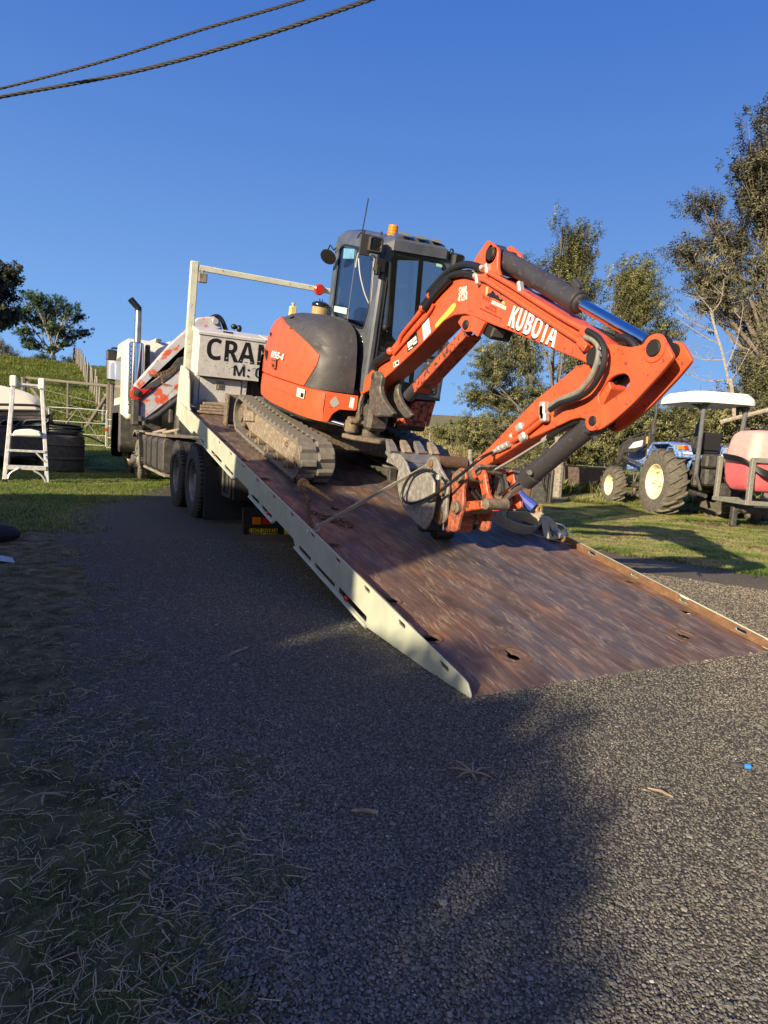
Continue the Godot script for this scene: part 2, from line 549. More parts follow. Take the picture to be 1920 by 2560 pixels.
# steel plate of the tray: dark brown mill scale, rubbed bright along its length, with rust
func deck_material():
	var w := 512
	var h := 1536
	var a := noise(0.9, 21, 3); var b := noise(1.6, 22, 4); var d := noise(0.7, 24, 4)
	var bytes := PackedByteArray(); bytes.resize(w * h * 3)
	var base := Vector3(0.125, 0.078, 0.058); var purple := Vector3(0.105, 0.083, 0.08)
	var orange_ := Vector3(0.30, 0.125, 0.04); var dark := Vector3(0.055, 0.038, 0.03)
	for y in h:
		var s := float(y) / h * 8.6
		for x in w:
			var u := float(x) / w * 2.5
			var p := a.get_noise_2d(u * 1.6, s * 0.7)
			var q := b.get_noise_2d(u * 14.0, s * 1.3)                # streaks along the tray
			var t := d.get_noise_2d(u * 2.6, s * 2.0)
			var col := base.lerp(purple, smoothstep(-0.25, 0.35, p))
			col = col.lerp(dark, smoothstep(0.1, 0.5, -t) * 0.6)
			col = col.lerp(orange_, smoothstep(0.22, 0.5, q * 0.6 + t * 0.65) * 0.45)
			var edge := maxf(smoothstep(0.3, 0.0, u), smoothstep(2.2, 2.5, u))
			col = col.lerp(orange_ * 0.8, edge * smoothstep(-0.1, 0.5, t + 0.3) * 0.5)
			col *= 1.0 + 0.4 * q
			var o := (y * w + x) * 3
			bytes[o] = int(clampf(pow(maxf(col.x, 0), 0.4545), 0, 1) * 255); bytes[o + 1] = int(clampf(pow(maxf(col.y, 0), 0.4545), 0, 1) * 255); bytes[o + 2] = int(clampf(pow(maxf(col.z, 0), 0.4545), 0, 1) * 255)
	# bright scratches and scuffs along the tray, finer than the tone below
	var sw := 1280; var sh := 1024
	var f1 := noise(0.35, 25, 2); var f2 := noise(0.02, 26, 4); var f3 := noise(0.09, 28, 3)
	var mk := PackedByteArray(); mk.resize(sw * sh)
	var rg := PackedByteArray(); rg.resize(sw * sh)
	for y in sh:
		for x in sw:
			var g := f2.get_noise_2d(x * 0.7, y * 1.1)
			var slant := y * 0.12
			var v := f1.get_noise_2d(x + slant * (0.3 if g > 0 else -0.15), y * 0.055)
			var k := smoothstep(0.24, 0.5, v) * smoothstep(-0.25, 0.2, g)
			if g > 0.02: k = maxf(k, smoothstep(0.2, 0.4, f3.get_noise_2d(x * 1.6 + y, y * 0.5)) * smoothstep(0.02, 0.25, g))
			mk[y * sw + x] = int(clampf(k * 0.8, 0, 1) * 255)
			rg[y * sw + x] = int(clampf(0.56 - 0.22 * g + 0.2 * k, 0.2, 1.0) * 255)
	var m := StandardMaterial3D.new()
	m.resource_name = "deck_plate"
	m.albedo_texture = ImageTexture.create_from_image(Image.create_from_data(w, h, false, Image.FORMAT_RGB8, bytes))
	m.detail_enabled = true
	var im := Image.create_empty(4, 4, false, Image.FORMAT_RGB8)
	im.fill(lin(0.36, 0.27, 0.18))
	m.detail_albedo = ImageTexture.create_from_image(im)
	m.detail_mask = ImageTexture.create_from_image(Image.create_from_data(sw, sh, false, Image.FORMAT_L8, mk))
	m.roughness_texture = ImageTexture.create_from_image(Image.create_from_data(sw, sh, false, Image.FORMAT_L8, rg))
	m.roughness = 1.0
	m.metallic = 0.1
	m.metallic_specular = 0.45
	m.heightmap_enabled = true
	m.heightmap_texture = ntex(noise(0.02, 27, 5), [], [], 512)
	m.heightmap_scale = 0.5
	m.uv1_scale = Vector3(0.4, 0.1163, 1.0)
	M["deck_plate"] = m

# ---------------------------------------------------------------- excavator, standing on the tilted tray (x across, y off the deck, z down the tray)
func track_loop(grow: float) -> PackedVector2Array:
	var o := PackedVector2Array()
	# front idler, bottom run, rear sprocket, top run; (z, y)
	var fc := Vector2(1.06, 0.245); var fr := 0.205 + grow
	var rc := Vector2(-1.235, 0.285); var rr := 0.235 + grow
	for k in 11:
		var a := PI * 0.5 - PI * k / 10.0 * 1.0
		o.append(fc + Vector2(cos(a), sin(a)) * fr)
	for k in range(1, 6): o.append(Vector2(lerpf(fc.x, rc.x + 0.12, k / 6.0), 0.04 - grow))
	for k in 12:
		var a := -PI * 0.58 - PI * 0.9 * k / 11.0
		o.append(rc + Vector2(cos(a), sin(a)) * rr)
	for k in range(1, 8):
		var t := k / 8.0
		o.append(Vector2(lerpf(rc.x + 0.1, fc.x, t), lerpf(rc.y + rr - 0.01, fc.y + fr, t) - sin(t * PI) * 0.012))
	return o

func make_track(ex: Node3D, x0: float, x1: float):
	var b := Mb.new()
	b.extx(track_loop(0.0), x0, x1, 0.008, [track_loop(-0.035)])
	for k in 26:                                            # inner guide teeth
		pass
	var tr := part(ex, "track", b, "track_rubber", Transform3D(), 40)
	tr.set_meta("label", "dusty black rubber crawler track")
	# tread lugs, two staggered rows
	var lm := Mb.new()
	var w := 0.178
	for e in [[-1.0]]:
		var p0 := [Vector3(-w / 2, 0, -0.046), Vector3(w / 2, 0, -0.052), Vector3(w / 2, 0, 0.04), Vector3(-w / 2, 0, 0.046)]
		var p1 := [Vector3(-w / 2 + 0.012, 0.03, -0.02), Vector3(w / 2 - 0.014, 0.032, -0.03), Vector3(w / 2 - 0.014, 0.032, 0.016), Vector3(-w / 2 + 0.012, 0.03, 0.022)]
		p0.reverse(); p1.reverse()
		lm.loft([p0, p1], true, true)
	var mesh := lm.mesh(20)
	var mesh_r := mesh
	var loop := track_loop(-0.002)
	var len_ := 0.0
	for i in loop.size(): len_ += loop[i].distance_to(loop[(i + 1) % loop.size()])
	var n := 38
	for row in 2:
		var cx := lerpf(x0, x1, 0.26 if row == 0 else 0.74)
		for k in n:
			var want := len_ * (k + (0.5 if row else 0.0)) / n
			var i := 0
			while want > loop[i].distance_to(loop[(i + 1) % loop.size()]):
				want -= loop[i].distance_to(loop[(i + 1) % loop.size()]); i = (i + 1) % loop.size()
			var a := loop[i]; var c := loop[(i + 1) % loop.size()]
			var t := (c - a).normalized()
			var p := a + t * want
			var tz := Vector3(0, t.y, t.x); var up := Vector3(0, t.x, -t.y) * -1.0
			# outward is to the left of a clockwise walk
			var mid := Vector2(-0.08, 0.27)
			var outw := Vector3(0, p.y - mid.y, (p.x - mid.x) * 0.15)
			if up.dot(outw) < 0: up = -up
			var o := MeshInstance3D.new()
			o.name = "tread_lug"; o.mesh = mesh; o.material_override = M["track_rubber"]
			var bx := up.cross(tz)
			o.transform = Transform3D(Basis(bx * (1 if row == 0 else -1), up, tz * (1 if row == 0 else -1)), Vector3(cx, p.y, p.x))
			tr.add_child(o, true)
	# frame inside the belt, caked with dried mud, and its rollers
	var side := signf(x0 + x1)
	var fx0 := lerpf(x0, x1, 0.2); var fx1 := lerpf(x0, x1, 0.8)
	var f := Mb.new()
	var prof := soft(pv([-1.16, 0.36, -0.9, 0.395, -0.72, 0.40, -0.66, 0.375, -0.5, 0.385, 0.2, 0.375, 0.72, 0.36, 0.98, 0.335, 1.02, 0.25, 0.9, 0.13, -0.9, 0.12, -1.18, 0.2]), 0.03)
	f.extx(prof, fx0, fx1, 0.03)
	f.extx(soft(pv([-1.15, 0.37, -0.72, 0.42, -0.68, 0.3, -1.12, 0.22]), 0.02), fx0 - side * -0.035, fx1, 0.012)
	var fm := part(ex, "track_frame", f, "mud", Transform3D(), 30)
	fm.set_meta("label", "track frame caked in dried tan mud")
	var sp := Mb.new()
	sp.cyl(Vector3(x0 + 0.06, 0.285, -1.235), Vector3(x1 - 0.06, 0.285, -1.235), 0.17, 20, 0.02)
	sp.cyl(Vector3(x0 + 0.03, 0.285, -1.235), Vector3(x1 - 0.03, 0.285, -1.235), 0.1, 16, 0.01)
	for k in 13:
		var a := TAU * k / 13
		sp.box(Vector3((x0 + x1) / 2, 0.285 + sin(a) * 0.18, -1.235 + cos(a) * 0.18), Vector3(0.05, 0.05, 0.035), 0.006, Basis(Vector3.RIGHT, -a))
	part(ex, "sprocket", sp, "muddy_iron")
	var id := Mb.new()
	id.cyl(Vector3(x0 + 0.07, 0.245, 1.06), Vector3(x1 - 0.07, 0.245, 1.06), 0.165, 22, 0.015)
	part(ex, "idler", id, "muddy_iron")
	for z in [-0.8, -0.42, -0.02, 0.36, 0.72]:
		var r := Mb.new()
		r.cyl(Vector3(x0 + 0.05, 0.1, z), Vector3(x1 - 0.05, 0.1, z), 0.062, 14, 0.01)
		r.cyl(Vector3(x0 + 0.025, 0.1, z), Vector3(x1 - 0.025, 0.1, z), 0.034, 12, 0.008)
		part(ex, "roller", r, "muddy_iron")

func excavator():
	var ex := thing("excavator", "orange and grey mini excavator with a folded boom standing on the tilted tray", "excavator", Vector3(1.2800, 0.9698, -4.9560), Basis(Vector3.RIGHT, TILT))
	make_track(ex, -0.92, -0.52)
	make_track(ex, 0.52, 0.92)
	var b := Mb.new()
	b.box(Vector3(0, 0.33, -0.05), Vector3(1.06, 0.2, 1.1), 0.03)
	b.box(Vector3(-0.4, 0.27, 0.35), Vector3(0.36, 0.16, 0.28), 0.03, Basis(Vector3.UP, 0.5))
	b.box(Vector3(0.4, 0.27, 0.35), Vector3(0.36, 0.16, 0.28), 0.03, Basis(Vector3.UP, -0.5))
	b.cyl(Vector3(0, 0.42, 0), Vector3(0, 0.6, 0), 0.46, 32, 0.01)
	part(ex, "undercarriage", b, "muddy_iron")
	b = Mb.new()
	b.extx(soft(pv([-1.78, 0.04, -1.70, 0.1, -1.72, 0.3, -1.78, 0.46, -1.83, 0.46, -1.77, 0.3, -1.76, 0.1, -1.82, 0.04]), 0.01), -0.93, 0.93, 0.006)
	b.box(Vector3(-0.945, 0.25, -1.75), Vector3(0.03, 0.44, 0.16), 0.006)
	b.box(Vector3(0.945, 0.25, -1.75), Vector3(0.03, 0.44, 0.16), 0.006)
	for s in [-1, 1]: b.box(Vector3(0.36 * s, 0.27, -1.2), Vector3(0.09, 0.13, 1.1), 0.015)
	part(ex, "dozer_blade", b, "muddy_iron")
	house(ex)
	cab(ex)
	boom(ex)
	bucket(ex)

func plan_ring(y: float, k: float, grow := 0.0, from := 0, to := 99) -> Array:
	# outline of the upper body seen from above, pulled in towards its middle by k
	var pl := [Vector2(-0.28, 0.93), Vector2(-0.45, 0.92), Vector2(-0.60, 0.87), Vector2(-0.70, 0.78), Vector2(-0.755, 0.62), Vector2(-0.81, 0.38), Vector2(-0.855, 0.1), Vector2(-0.88, -0.15), Vector2(-0.875, -0.4), Vector2(-0.80, -0.65), Vector2(-0.66, -0.85), Vector2(-0.46, -0.98), Vector2(-0.2, -1.05), Vector2(0.15, -1.06), Vector2(0.45, -0.99), Vector2(0.68, -0.82), Vector2(0.82, -0.55), Vector2(0.86, -0.2)]
	var c := Vector2(-0.2, -0.15)
	var o := []
	for i in range(from, mini(to, pl.size())):
		var p: Vector2 = c + (pl[i] - c) * k
		var d: Vector2 = (pl[i] - c).normalized() * grow
		o.append(Vector3(p.x + d.x, y, p.y + d.y))
	return o

func house(ex: Node3D):
	var b := Mb.new()
	b.exty(pv([-0.5, 0.86, -0.72, 0.7, -0.84, 0.1, -0.84, -0.4, -0.62, -0.82, -0.2, -1.0, 0.3, -0.98, 0.7, -0.7, 0.8, -0.2, 0.8, 0.5, 0.7, 0.88, 0.34, 0.88, 0.3, 0.62, -0.3, 0.62]), 0.6, 0.74, 0.02)
	b.box(Vector3(0, 0.84, -0.1), Vector3(1.2, 0.25, 1.4), 0.03)
	part(ex, "house_floor", b, "dark_iron")
	# right skirt: side and chamfered corner, then cut away round the swing bracket
	var lo := [Vector3(-0.60, 0.645, 0.955), Vector3(-0.66, 0.645, 0.9), Vector3(-0.715, 0.645, 0.80), Vector3(-0.77, 0.645, 0.58), Vector3(-0.82, 0.65, 0.3), Vector3(-0.87, 0.66, 0.0), Vector3(-0.895, 0.68, -0.2), Vector3(-0.895, 0.70, -0.36)]
	var mid := []; var hi := []; var top2 := []; var inn := []
	for i in lo.size():
		var p: Vector3 = lo[i]
		var out := Vector3(-1.0, 0, 0.25 if i < 3 else 0.0).normalized() * 0.012
		mid.append(Vector3(p.x, 0.8, p.z) + out)
		hi.append(Vector3(p.x, 0.945, p.z) + out * 0.5)
		top2.append(Vector3(p.x, 0.958, p.z) + Vector3(0.02, 0, 0))
		inn.append(Vector3(p.x + 0.09, 0.956, p.z - 0.02))
	var bot := []
	for p in lo: bot.append(p + Vector3(0.035, -0.012, -0.01))
	b = Mb.new()
	b.loft([inn, top2, hi, mid, lo, bot], false, false)
	var sk := part(ex, "side_skirt", b, "orange", Transform3D(), 35)
	# pressed crease along the skirt
	b = Mb.new()
	b.tube(spl([Vector3(-0.893, 0.86, -0.2), Vector3(-0.86, 0.845, 0.1), Vector3(-0.815, 0.84, 0.4), Vector3(-0.792, 0.825, 0.52)], 4), 0.008, 6)
	part(sk, "crease", b, "orange")
	# front corner of the skirt with the service diamond sticker
	b = Mb.new()
	b.ext(soft(pv([0, 0.64, 0.055, 0.64, 0.10, 0.74, 0.16, 0.79, 0.345, 0.80, 0.345, 0.958, 0.0, 0.958]), 0.02), Transform3D(Basis(Vector3(0.955, 0, 0.296).normalized(), Vector3.UP, Vector3(0.955, 0, 0.296).normalized().cross(Vector3.UP)), Vector3(-0.60, 0, 0.957)), -0.03, 0.0, 0.006)
	part(ex, "corner_skirt", b, "orange")
	var fr := Transform3D(Basis(Vector3(0.955, 0, 0.296).normalized(), Vector3.UP, Vector3(0.955, 0, 0.296).normalized().cross(Vector3.UP)), Vector3(-0.60, 0, 0.957))
	b = Mb.new()
	b.ext(soft(pv([0.045, 0.855, 0.1, 0.8, 0.155, 0.855, 0.1, 0.93]), 0.018), fr, 0.0, 0.003)
	part(ex, "diamond_sticker", b, "zinc")
	b = Mb.new()
	b.ext(pv([0.255, 0.83, 0.3, 0.82, 0.305, 0.93, 0.26, 0.94]), fr, 0.0, 0.002)
	part(ex, "torn_sticker", b, "sticker_white")
	var fs := Transform3D(Basis(Vector3(-0.05, 0, 0.28).normalized() * -1.0, Vector3.UP, (Vector3(0.05, 0, -0.28).normalized()).cross(Vector3.UP)), Vector3(-0.741, 0, 0.735))
	# warning label on the side
	var side := Transform3D(Basis(Vector3(0.055, 0, 0.22).normalized(), Vector3.UP, Vector3(0.055, 0, 0.22).normalized().cross(Vector3.UP)), Vector3(-0.783, 0, 0.58))
	b = Mb.new(); b.ext(rrect(0.02, 0.835, 0.165, 0.93, 0.005), side, 0.0125, 0.015)
	var wl := part(ex, "warning_label", b, "sticker_white")
	b = Mb.new(); b.ext(pv([0.095, 0.842, 0.155, 0.842, 0.155, 0.89, 0.095, 0.89]), side, 0.015, 0.0155)
	b.ext(circ(0.055, 0.868, 0.02, 14), side, 0.015, 0.0155, 0.0, [circ(0.055, 0.868, 0.016, 14)])
	b.ext(pv([0.052, 0.855, 0.058, 0.855, 0.058, 0.88, 0.052, 0.88]), side, 0.015, 0.0155)
	b.ext(pv([0.05, 0.9, 0.075, 0.9, 0.0625, 0.918]), side, 0.015, 0.0155)
	for k in 3: b.ext(pv([0.08, 0.914 - k * 0.006, 0.15, 0.914 - k * 0.006, 0.15, 0.917 - k * 0.006, 0.08, 0.917 - k * 0.006]), side, 0.015, 0.0155)
	part(wl, "label_print", b, "ink")
	# left skirt under the cab
	b = Mb.new()
	b.extz(soft(pv([0.48, 0.956, 0.66, 0.961, 0.642, 0.673, 0.305, 0.669]), 0.01), 0.87, 0.96, 0.006)
	var ls := part(ex, "front_skirt", b, "orange_worn")
	b = Mb.new()
	b.loft([[Vector3(0.66, 0.675, 0.955), Vector3(0.66, 0.96, 0.955)], [Vector3(0.70, 0.68, 0.95), Vector3(0.745, 0.97, 0.945)], [Vector3(0.76, 0.70, 0.87), Vector3(0.79, 0.97, 0.85)], [Vector3(0.84, 0.70, 0.5), Vector3(0.86, 0.97, 0.5)], [Vector3(0.88, 0.72, 0.0), Vector3(0.89, 0.97, 0.0)]], false, false)
	part(ex, "corner_skirt", b, "orange_worn", Transform3D(), 50)
	b = Mb.new()
	var hatch := pv([0.402, 0.873, 0.548, 0.874, 0.542, 0.713, 0.388, 0.712])
	b.extz(soft(hatch, 0.012), 0.96, 0.963, 0.0, [b.inset(soft(hatch, 0.012), 0.006)])
	part(ls, "hatch_seam", b, "ink")
	b = Mb.new()
	b.extz(circ(0.455, 0.765, 0.017, 14), 0.955, 0.964)
	b.extz(circ(0.562, 0.905, 0.017, 14), 0.955, 0.964)
	part(ls, "keyhole", b, "pin_black")
	# dark recess between skirt and tracks, fuel filler and lines behind the bracket
	b = Mb.new()
	b.box(Vector3(0.05, 0.95, 0.55), Vector3(0.9, 0.6, 0.1), 0.02)
	b.box(Vector3(-0.22, 0.9, 0.72), Vector3(0.3, 0.2, 0.3), 0.02)
	part(ex, "front_bulkhead", b, "dark_iron")
	b = Mb.new()
	for k in 5:
		var x := -0.12 + k * 0.07
		b.tube(spl([Vector3(x, 1.25, 0.66), Vector3(x + 0.01, 1.12, 0.80), Vector3(x, 0.95, 0.86), Vector3(x - 0.04, 0.78, 0.92)], 5), 0.017, 8)
	part(ex, "hydraulic_lines", b, "hose")
	b = Mb.new()
	b.box(Vector3(0.02, 1.0, 0.88), Vector3(0.12, 0.05, 0.04), 0.006)
	b.box(Vector3(0.13, 1.06, 0.87), Vector3(0.03, 0.03, 0.03), 0.004)
	part(ex, "hose_clamp", b, "zinc")
	# right cover: orange engine panel and black hood over one domed form
	var lev := [[0.962, 1.0], [1.08, 1.0], [1.2, 0.99], [1.3, 0.965], [1.4, 0.94], [1.48, 0.91], [1.55, 0.865], [1.61, 0.79], [1.66, 0.67], [1.70, 0.48], [1.715, 0.22]]
	var split := [0.72, 0.8, 0.85, 0.84, 0.64, 0.36, 0.04, -0.28, -9.0, -9.0, -9.0]
	var org := []; var blk := []
	for i in lev.size():
		var ring := plan_ring(lev[i][0], lev[i][1], 0.0, 0, 14)
		ring = spl(ring, 3)
		var zs: float = split[i] - 0.06
		var cut := ring.size() - 1
		for k in ring.size():
			if ring[k].z < zs and ring[k].x < -0.4:
				cut = k; break
		var t := 0.0
		var m: Vector3 = ring[cut]
		if cut > 0 and cut < ring.size() - 1 and ring[cut - 1].z > zs:
			t = (ring[cut - 1].z - zs) / maxf(ring[cut - 1].z - ring[cut].z, 1e-4)
			m = ring[cut - 1].lerp(ring[cut], clampf(t, 0, 1))
		var A := ring.slice(0, maxi(cut, 1)); A.append(m)
		var B := [m]; B.append_array(ring.slice(cut))
		blk.append(resample(A, 22))
		if i < 8:
			var o := resample(B, 20)
			for k in o.size():
				var p: Vector3 = o[k]
				var d := Vector3(p.x + 0.2, 0.15, p.z + 0.15).normalized()
				o[k] = p + d * (0.02 if k > 0 else 0.012)
			org.append(o)
	# above the panel the hood runs on to the back
	b = Mb.new()
	blk.reverse()
	b.loft(blk, false, false)
	var hood := part(ex, "hood", b, "hood_black", Transform3D(), 40)
	hood.set_meta("label", "scuffed black engine hood")
	b = Mb.new()
	org.reverse()
	b.loft(org, false, false)
	for i in org.size() - 1:                                # rolled edge of the panel
		var p: Vector3 = org[i][0]; var q: Vector3 = org[i + 1][0]
		b.quad(p + Vector3(0.03, -0.0, -0.01), p, q, q + Vector3(0.03, -0.0, -0.01))
	var eng := part(ex, "engine_panel", b, "orange", Transform3D(), 40)
	eng.set_meta("label", "orange engine side panel")
	# back of the dome, closing hood and panel
	b = Mb.new()
	var back := []
	for e in lev: back.append(resample(plan_ring(e[0], e[1] * 0.985, 0.0, 7, 18), 16))
	back.reverse()
	b.loft(back, false, false)
	part(ex, "rear_hood", b, "hood_black", Transform3D(), 40)
	# black counterweight lip round the back
	b = Mb.new()
	b.loft([plan_ring(1.17, 1.0, 0.0, 8, 18), plan_ring(1.15, 1.03, 0.025, 8, 18), plan_ring(0.95, 1.045, 0.03, 8, 18), plan_ring(0.78, 1.03, 0.025, 8, 18), plan_ring(0.66, 0.94, 0.0, 8, 18)], false, false)
	part(ex, "counterweight", b, "hood_black", Transform3D(), 40)
	# lettering and latch on the panel
	var lp := Transform3D(Basis(Vector3(0.17, 0, 1).normalized(), Vector3(0.2, 1, 0).normalized(), Vector3(0.17, 0, 1).normalized().cross(Vector3(0.2, 1, 0).normalized())), Vector3(-0.887, 1.2, 0.09))
	text(eng, "model_lettering", "U55-4", 0.07, 0.004, "print_white", lp, true, 1.15)
	var pb := Transform3D(Basis(Vector3(0.17, 0, 1).normalized(), Vector3.UP, Vector3(0.17, 0, 1).normalized().cross(Vector3.UP)), Vector3(-0.905, 1.05, 0.0))
	b = Mb.new()
	b.ext(soft(rrect(0.0, 0.0, 0.1, 0.12, 0.015), 0.01), pb, 0.005, 0.018, 0.004)
	part(eng, "latch", b, "orange_worn")
	b = Mb.new()
	b.ext(rrect(0.035, 0.015, 0.09, 0.05, 0.004), pb, 0.016, 0.02)
	b.ext(rrect(0.02, 0.085, 0.085, 0.092, 0.002), pb, 0.016, 0.02)
	part(eng, "latch_grip", b, "pin_black")
	# vents near the top of the panel and a grille behind
	b = Mb.new()
	for k in 2:
		var o2 := Vector3(-0.80 + k * 0.022, 1.452 + k * 0.045, 0.13 + k * 0.04)
		b.box(o2, Vector3(0.012, 0.026, 0.11 - k * 0.02), 0.004, Basis(Vector3.RIGHT, 0.45) * Basis(Vector3.UP, 0.15))
	part(eng, "vent", b, "pin_black")
	b = Mb.new()
	for k in 2:
		b.box(Vector3(-0.893 + k * 0.05, 1.14 + k * 0.2, -0.29 - k * 0.04), Vector3(0.02, 0.17, 0.12 - 0.03 * k), 0.006, Basis(Vector3.FORWARD, -0.2) * Basis(Vector3.UP, -0.15))
	part(eng, "grille", b, "pin_black")
	# pre-cleaner bowl and yellow box on the hood
	b = Mb.new()
	var pc := Vector3(-0.3, 1.706, -0.303)
	b.cyl(pc - Vector3(0, 0.05, 0), pc + Vector3(0, 0.1, 0), 0.095, 24, 0.012)
	var bowl := part(ex, "pre_cleaner", b, surf("amber_bowl", lin(0.36, 0.26, 0.13), 0.3))
	b = Mb.new()
	b.lathe(pv([0, 0.155, 0.06, 0.15, 0.098, 0.13, 0.104, 0.115, 0.104, 0.095, 0.095, 0.09]), pc, Vector3.UP, 24)
	b.tube([pc + Vector3(-0.012, 0.15, 0), pc + Vector3(-0.02, 0.18, 0)], 0.006, 6)
	b.tube([pc + Vector3(0.012, 0.15, 0), pc + Vector3(0.02, 0.18, 0)], 0.006, 6)
	b.cyl(pc - Vector3(0, 0.06, 0), pc - Vector3(0, 0.04, 0), 0.085, 20)
	part(bowl, "cap", b, "gloss_black")
	b = Mb.new()
	var yb := Vector3(-0.42, 1.647, -0.94)
	b.box(yb + Vector3(0, 0.045, 0), Vector3(0.075, 0.13, 0.09), 0.008)
	b.cyl(yb + Vector3(0, 0.11, 0), yb + Vector3(0, 0.14, 0), 0.017, 12)
	b.cyl(yb + Vector3(0, 0.14, 0), yb + Vector3(0, 0.15, 0), 0.026, 12)
	part(ex, "isolator_box", b, surf("box_yellow", lin(0.6, 0.45, 0.16), 0.6))

func resample(p: Array, n: int) -> Array:
	var l := 0.0
	for i in p.size() - 1: l += p[i].distance_to(p[i + 1])
	var o := []
	var i := 0
	var done := 0.0
	for k in n:
		var want := l * k / (n - 1)
		while i < p.size() - 2 and done + p[i].distance_to(p[i + 1]) < want:
			done += p[i].distance_to(p[i + 1]); i += 1
		var s: float = p[i].distance_to(p[i + 1])
		o.append(p[i].lerp(p[i + 1], clampf((want - done) / maxf(s, 1e-6), 0, 1)))
	return o

func cab(ex: Node3D):
	# right wall with its window, front frame, left and rear walls, roof
	var sw := pv([-0.114, 2.51, 0.4, 2.453, 0.716, 2.363, 0.792, 1.864, 0.724, 1.636, 0.628, 1.637, -0.082, 1.702, -0.225, 1.785, -0.242, 2.475])
	var swf := soft(sw, 0.06)
	var wall := pv([-0.159, 2.609, 0.49, 2.572, 0.853, 2.542, 0.984, 2.262, 1.051, 1.58])
	var right := pv([-0.33, 2.58, 0.93, 2.44, 0.965, 2.3, 0.965, 0.98, 0.3, 0.98, -0.42, 1.4])
	var b := Mb.new()
	var low := soft(pv([0.30, 1.42, 0.5, 1.40, 0.66, 1.3, 0.70, 1.0, 0.42, 0.99]), 0.05)
	b.extx(right, -0.17, -0.125, 0.006, [swf, low])
	var rw := part(ex, "right_cab_wall", b, "cab_grey", Transform3D(), 30)
	# rubber seal and raised frame round the window
	b = Mb.new()
	b.extx(b.inset(swf, -0.035), -0.176, -0.168, 0.003, [b.inset(swf, -0.012)])
	part(rw, "window_frame", b, "cab_grey")
	b = Mb.new()
	b.extx(b.inset(swf, -0.013), -0.18, -0.165, 0.003, [b.inset(swf, 0.012)])
	part(rw, "window_seal", b, "hose")
	b = Mb.new()
	b.extx(swf, -0.166, -0.158)
	part(rw, "window_pane", b, "side_glass")
	b = Mb.new()
	b.extx(low, -0.156, -0.15)
	part(rw, "lower_window_pane", b, "side_glass")
	b = Mb.new()
	b.tube([Vector3(-0.157, 2.471, 0.203), Vector3(-0.157, 2.25, 0.23), Vector3(-0.157, 1.995, 0.217), Vector3(-0.157, 1.672, 0.226)], 0.006, 6)
	part(rw, "window_divider", b, "zinc")
	b = Mb.new()
	b.extx(pv([-0.187, 1.834, 0.187, 1.826, 0.196, 1.759, -0.187, 1.77]), -0.169, -0.1665)
	part(rw, "sticker", b, "sticker_green")
	b = Mb.new()
	b.extx(pv([-0.124, 2.473, 0.191, 2.457, 0.201, 2.355, -0.114, 2.363]), -0.169, -0.1665)
	part(rw, "sticker", b, surf("sticker_blue", lin(0.12, 0.28, 0.42), 0.4))
	b = Mb.new()
	for p in [Vector3(-0.172, 1.564, 0.362), Vector3(-0.172, 1.547, 0.55), Vector3(-0.172, 1.552, 0.694), Vector3(-0.172, 1.442, 0.425), Vector3(-0.172, 1.503, 0.749), Vector3(-0.172, 1.341, 0.843), Vector3(-0.172, 1.174, 0.826), Vector3(-0.172, 1.24, 0.608)]:
		b.cyl(p + Vector3(0.01, 0, 0), p - Vector3(0.006, 0, 0), 0.009, 8, 0.003)
	part(rw, "bolts", b, "steel")
	# front frame with the big windscreen and lower pane
	var fo := pv([-0.165, 0.97, -0.165, 2.36, -0.10, 2.5, 0.53, 2.52, 0.62, 2.44, 0.775, 1.55, 0.78, 0.98])
	var wo := soft(pv([-0.085, 1.45, -0.1, 2.30, -0.045, 2.43, 0.5, 2.44, 0.565, 2.37, 0.675, 1.45]), 0.05)
	var wl := soft(pv([-0.075, 1.05, -0.085, 1.40, 0.68, 1.40, 0.70, 1.05]), 0.03)
	b = Mb.new()
	b.extz(fo, 0.925, 0.97, 0.008, [wo, wl])
	var ff := part(ex, "front_cab_frame", b, "cab_grey", Transform3D(), 30)
	b = Mb.new()
	b.extz(b.inset(wo, -0.012), 0.962, 0.98, 0.003, [b.inset(wo, 0.014)])
	b.extz(b.inset(wl, -0.008), 0.962, 0.978, 0.003, [b.inset(wl, 0.012)])
	part(ff, "window_seal", b, "hose")
	b = Mb.new(); b.extz(wo, 0.952, 0.960)
	part(ff, "windscreen", b, "tint_glass")
	b = Mb.new(); b.extz(wl, 0.946, 0.952)
	part(ff, "lower_windscreen", b, "tint_glass")
	b = Mb.new()
	b.extz(pv([-0.102, 2.394, -0.062, 2.401, -0.062, 2.347, -0.094, 2.344]), 0.961, 0.963)
	b.extz(pv([0.447, 2.414, 0.523, 2.413, 0.524, 2.381, 0.452, 2.381]), 0.961, 0.963)
	part(ff, "sticker", b, "sticker_green")
	# thick corner post with handrail-like ribs
	b = Mb.new()
	b.extx(pv([0.84, 0.98, 0.99, 0.98, 0.99, 2.2, 0.9, 2.42, 0.86, 2.42, 0.87, 1.6]), -0.195, -0.11, 0.02)
	part(ex, "corner_post", b, "cab_grey")
	b = Mb.new()
	b.tube([Vector3(-0.1, 1.02, 0.985), Vector3(-0.11, 2.3, 0.985)], 0.012, 8)
	b.tube([Vector3(-0.135, 1.0, 0.99), Vector3(-0.145, 2.32, 0.985)], 0.008, 8)
	part(ex, "post_trim", b, "hose")
	# left wall (door) and rear wall as window frames, floor, seat and levers inside
	b = Mb.new()
	for e in [[0.95, 0.05], [0.3, 0.05], [-0.37, 0.06]]: bar(b, Vector3(0.76, 0.98, e[0]), Vector3(0.615, 2.55, e[0]), e[1], 0.04)
	bar(b, Vector3(0.755, 1.03, 0.96), Vector3(0.755, 1.03, -0.38), 0.1, 0.035)
	bar(b, Vector3(0.62, 2.5, 0.96), Vector3(0.62, 2.53, -0.38), 0.08, 0.035)
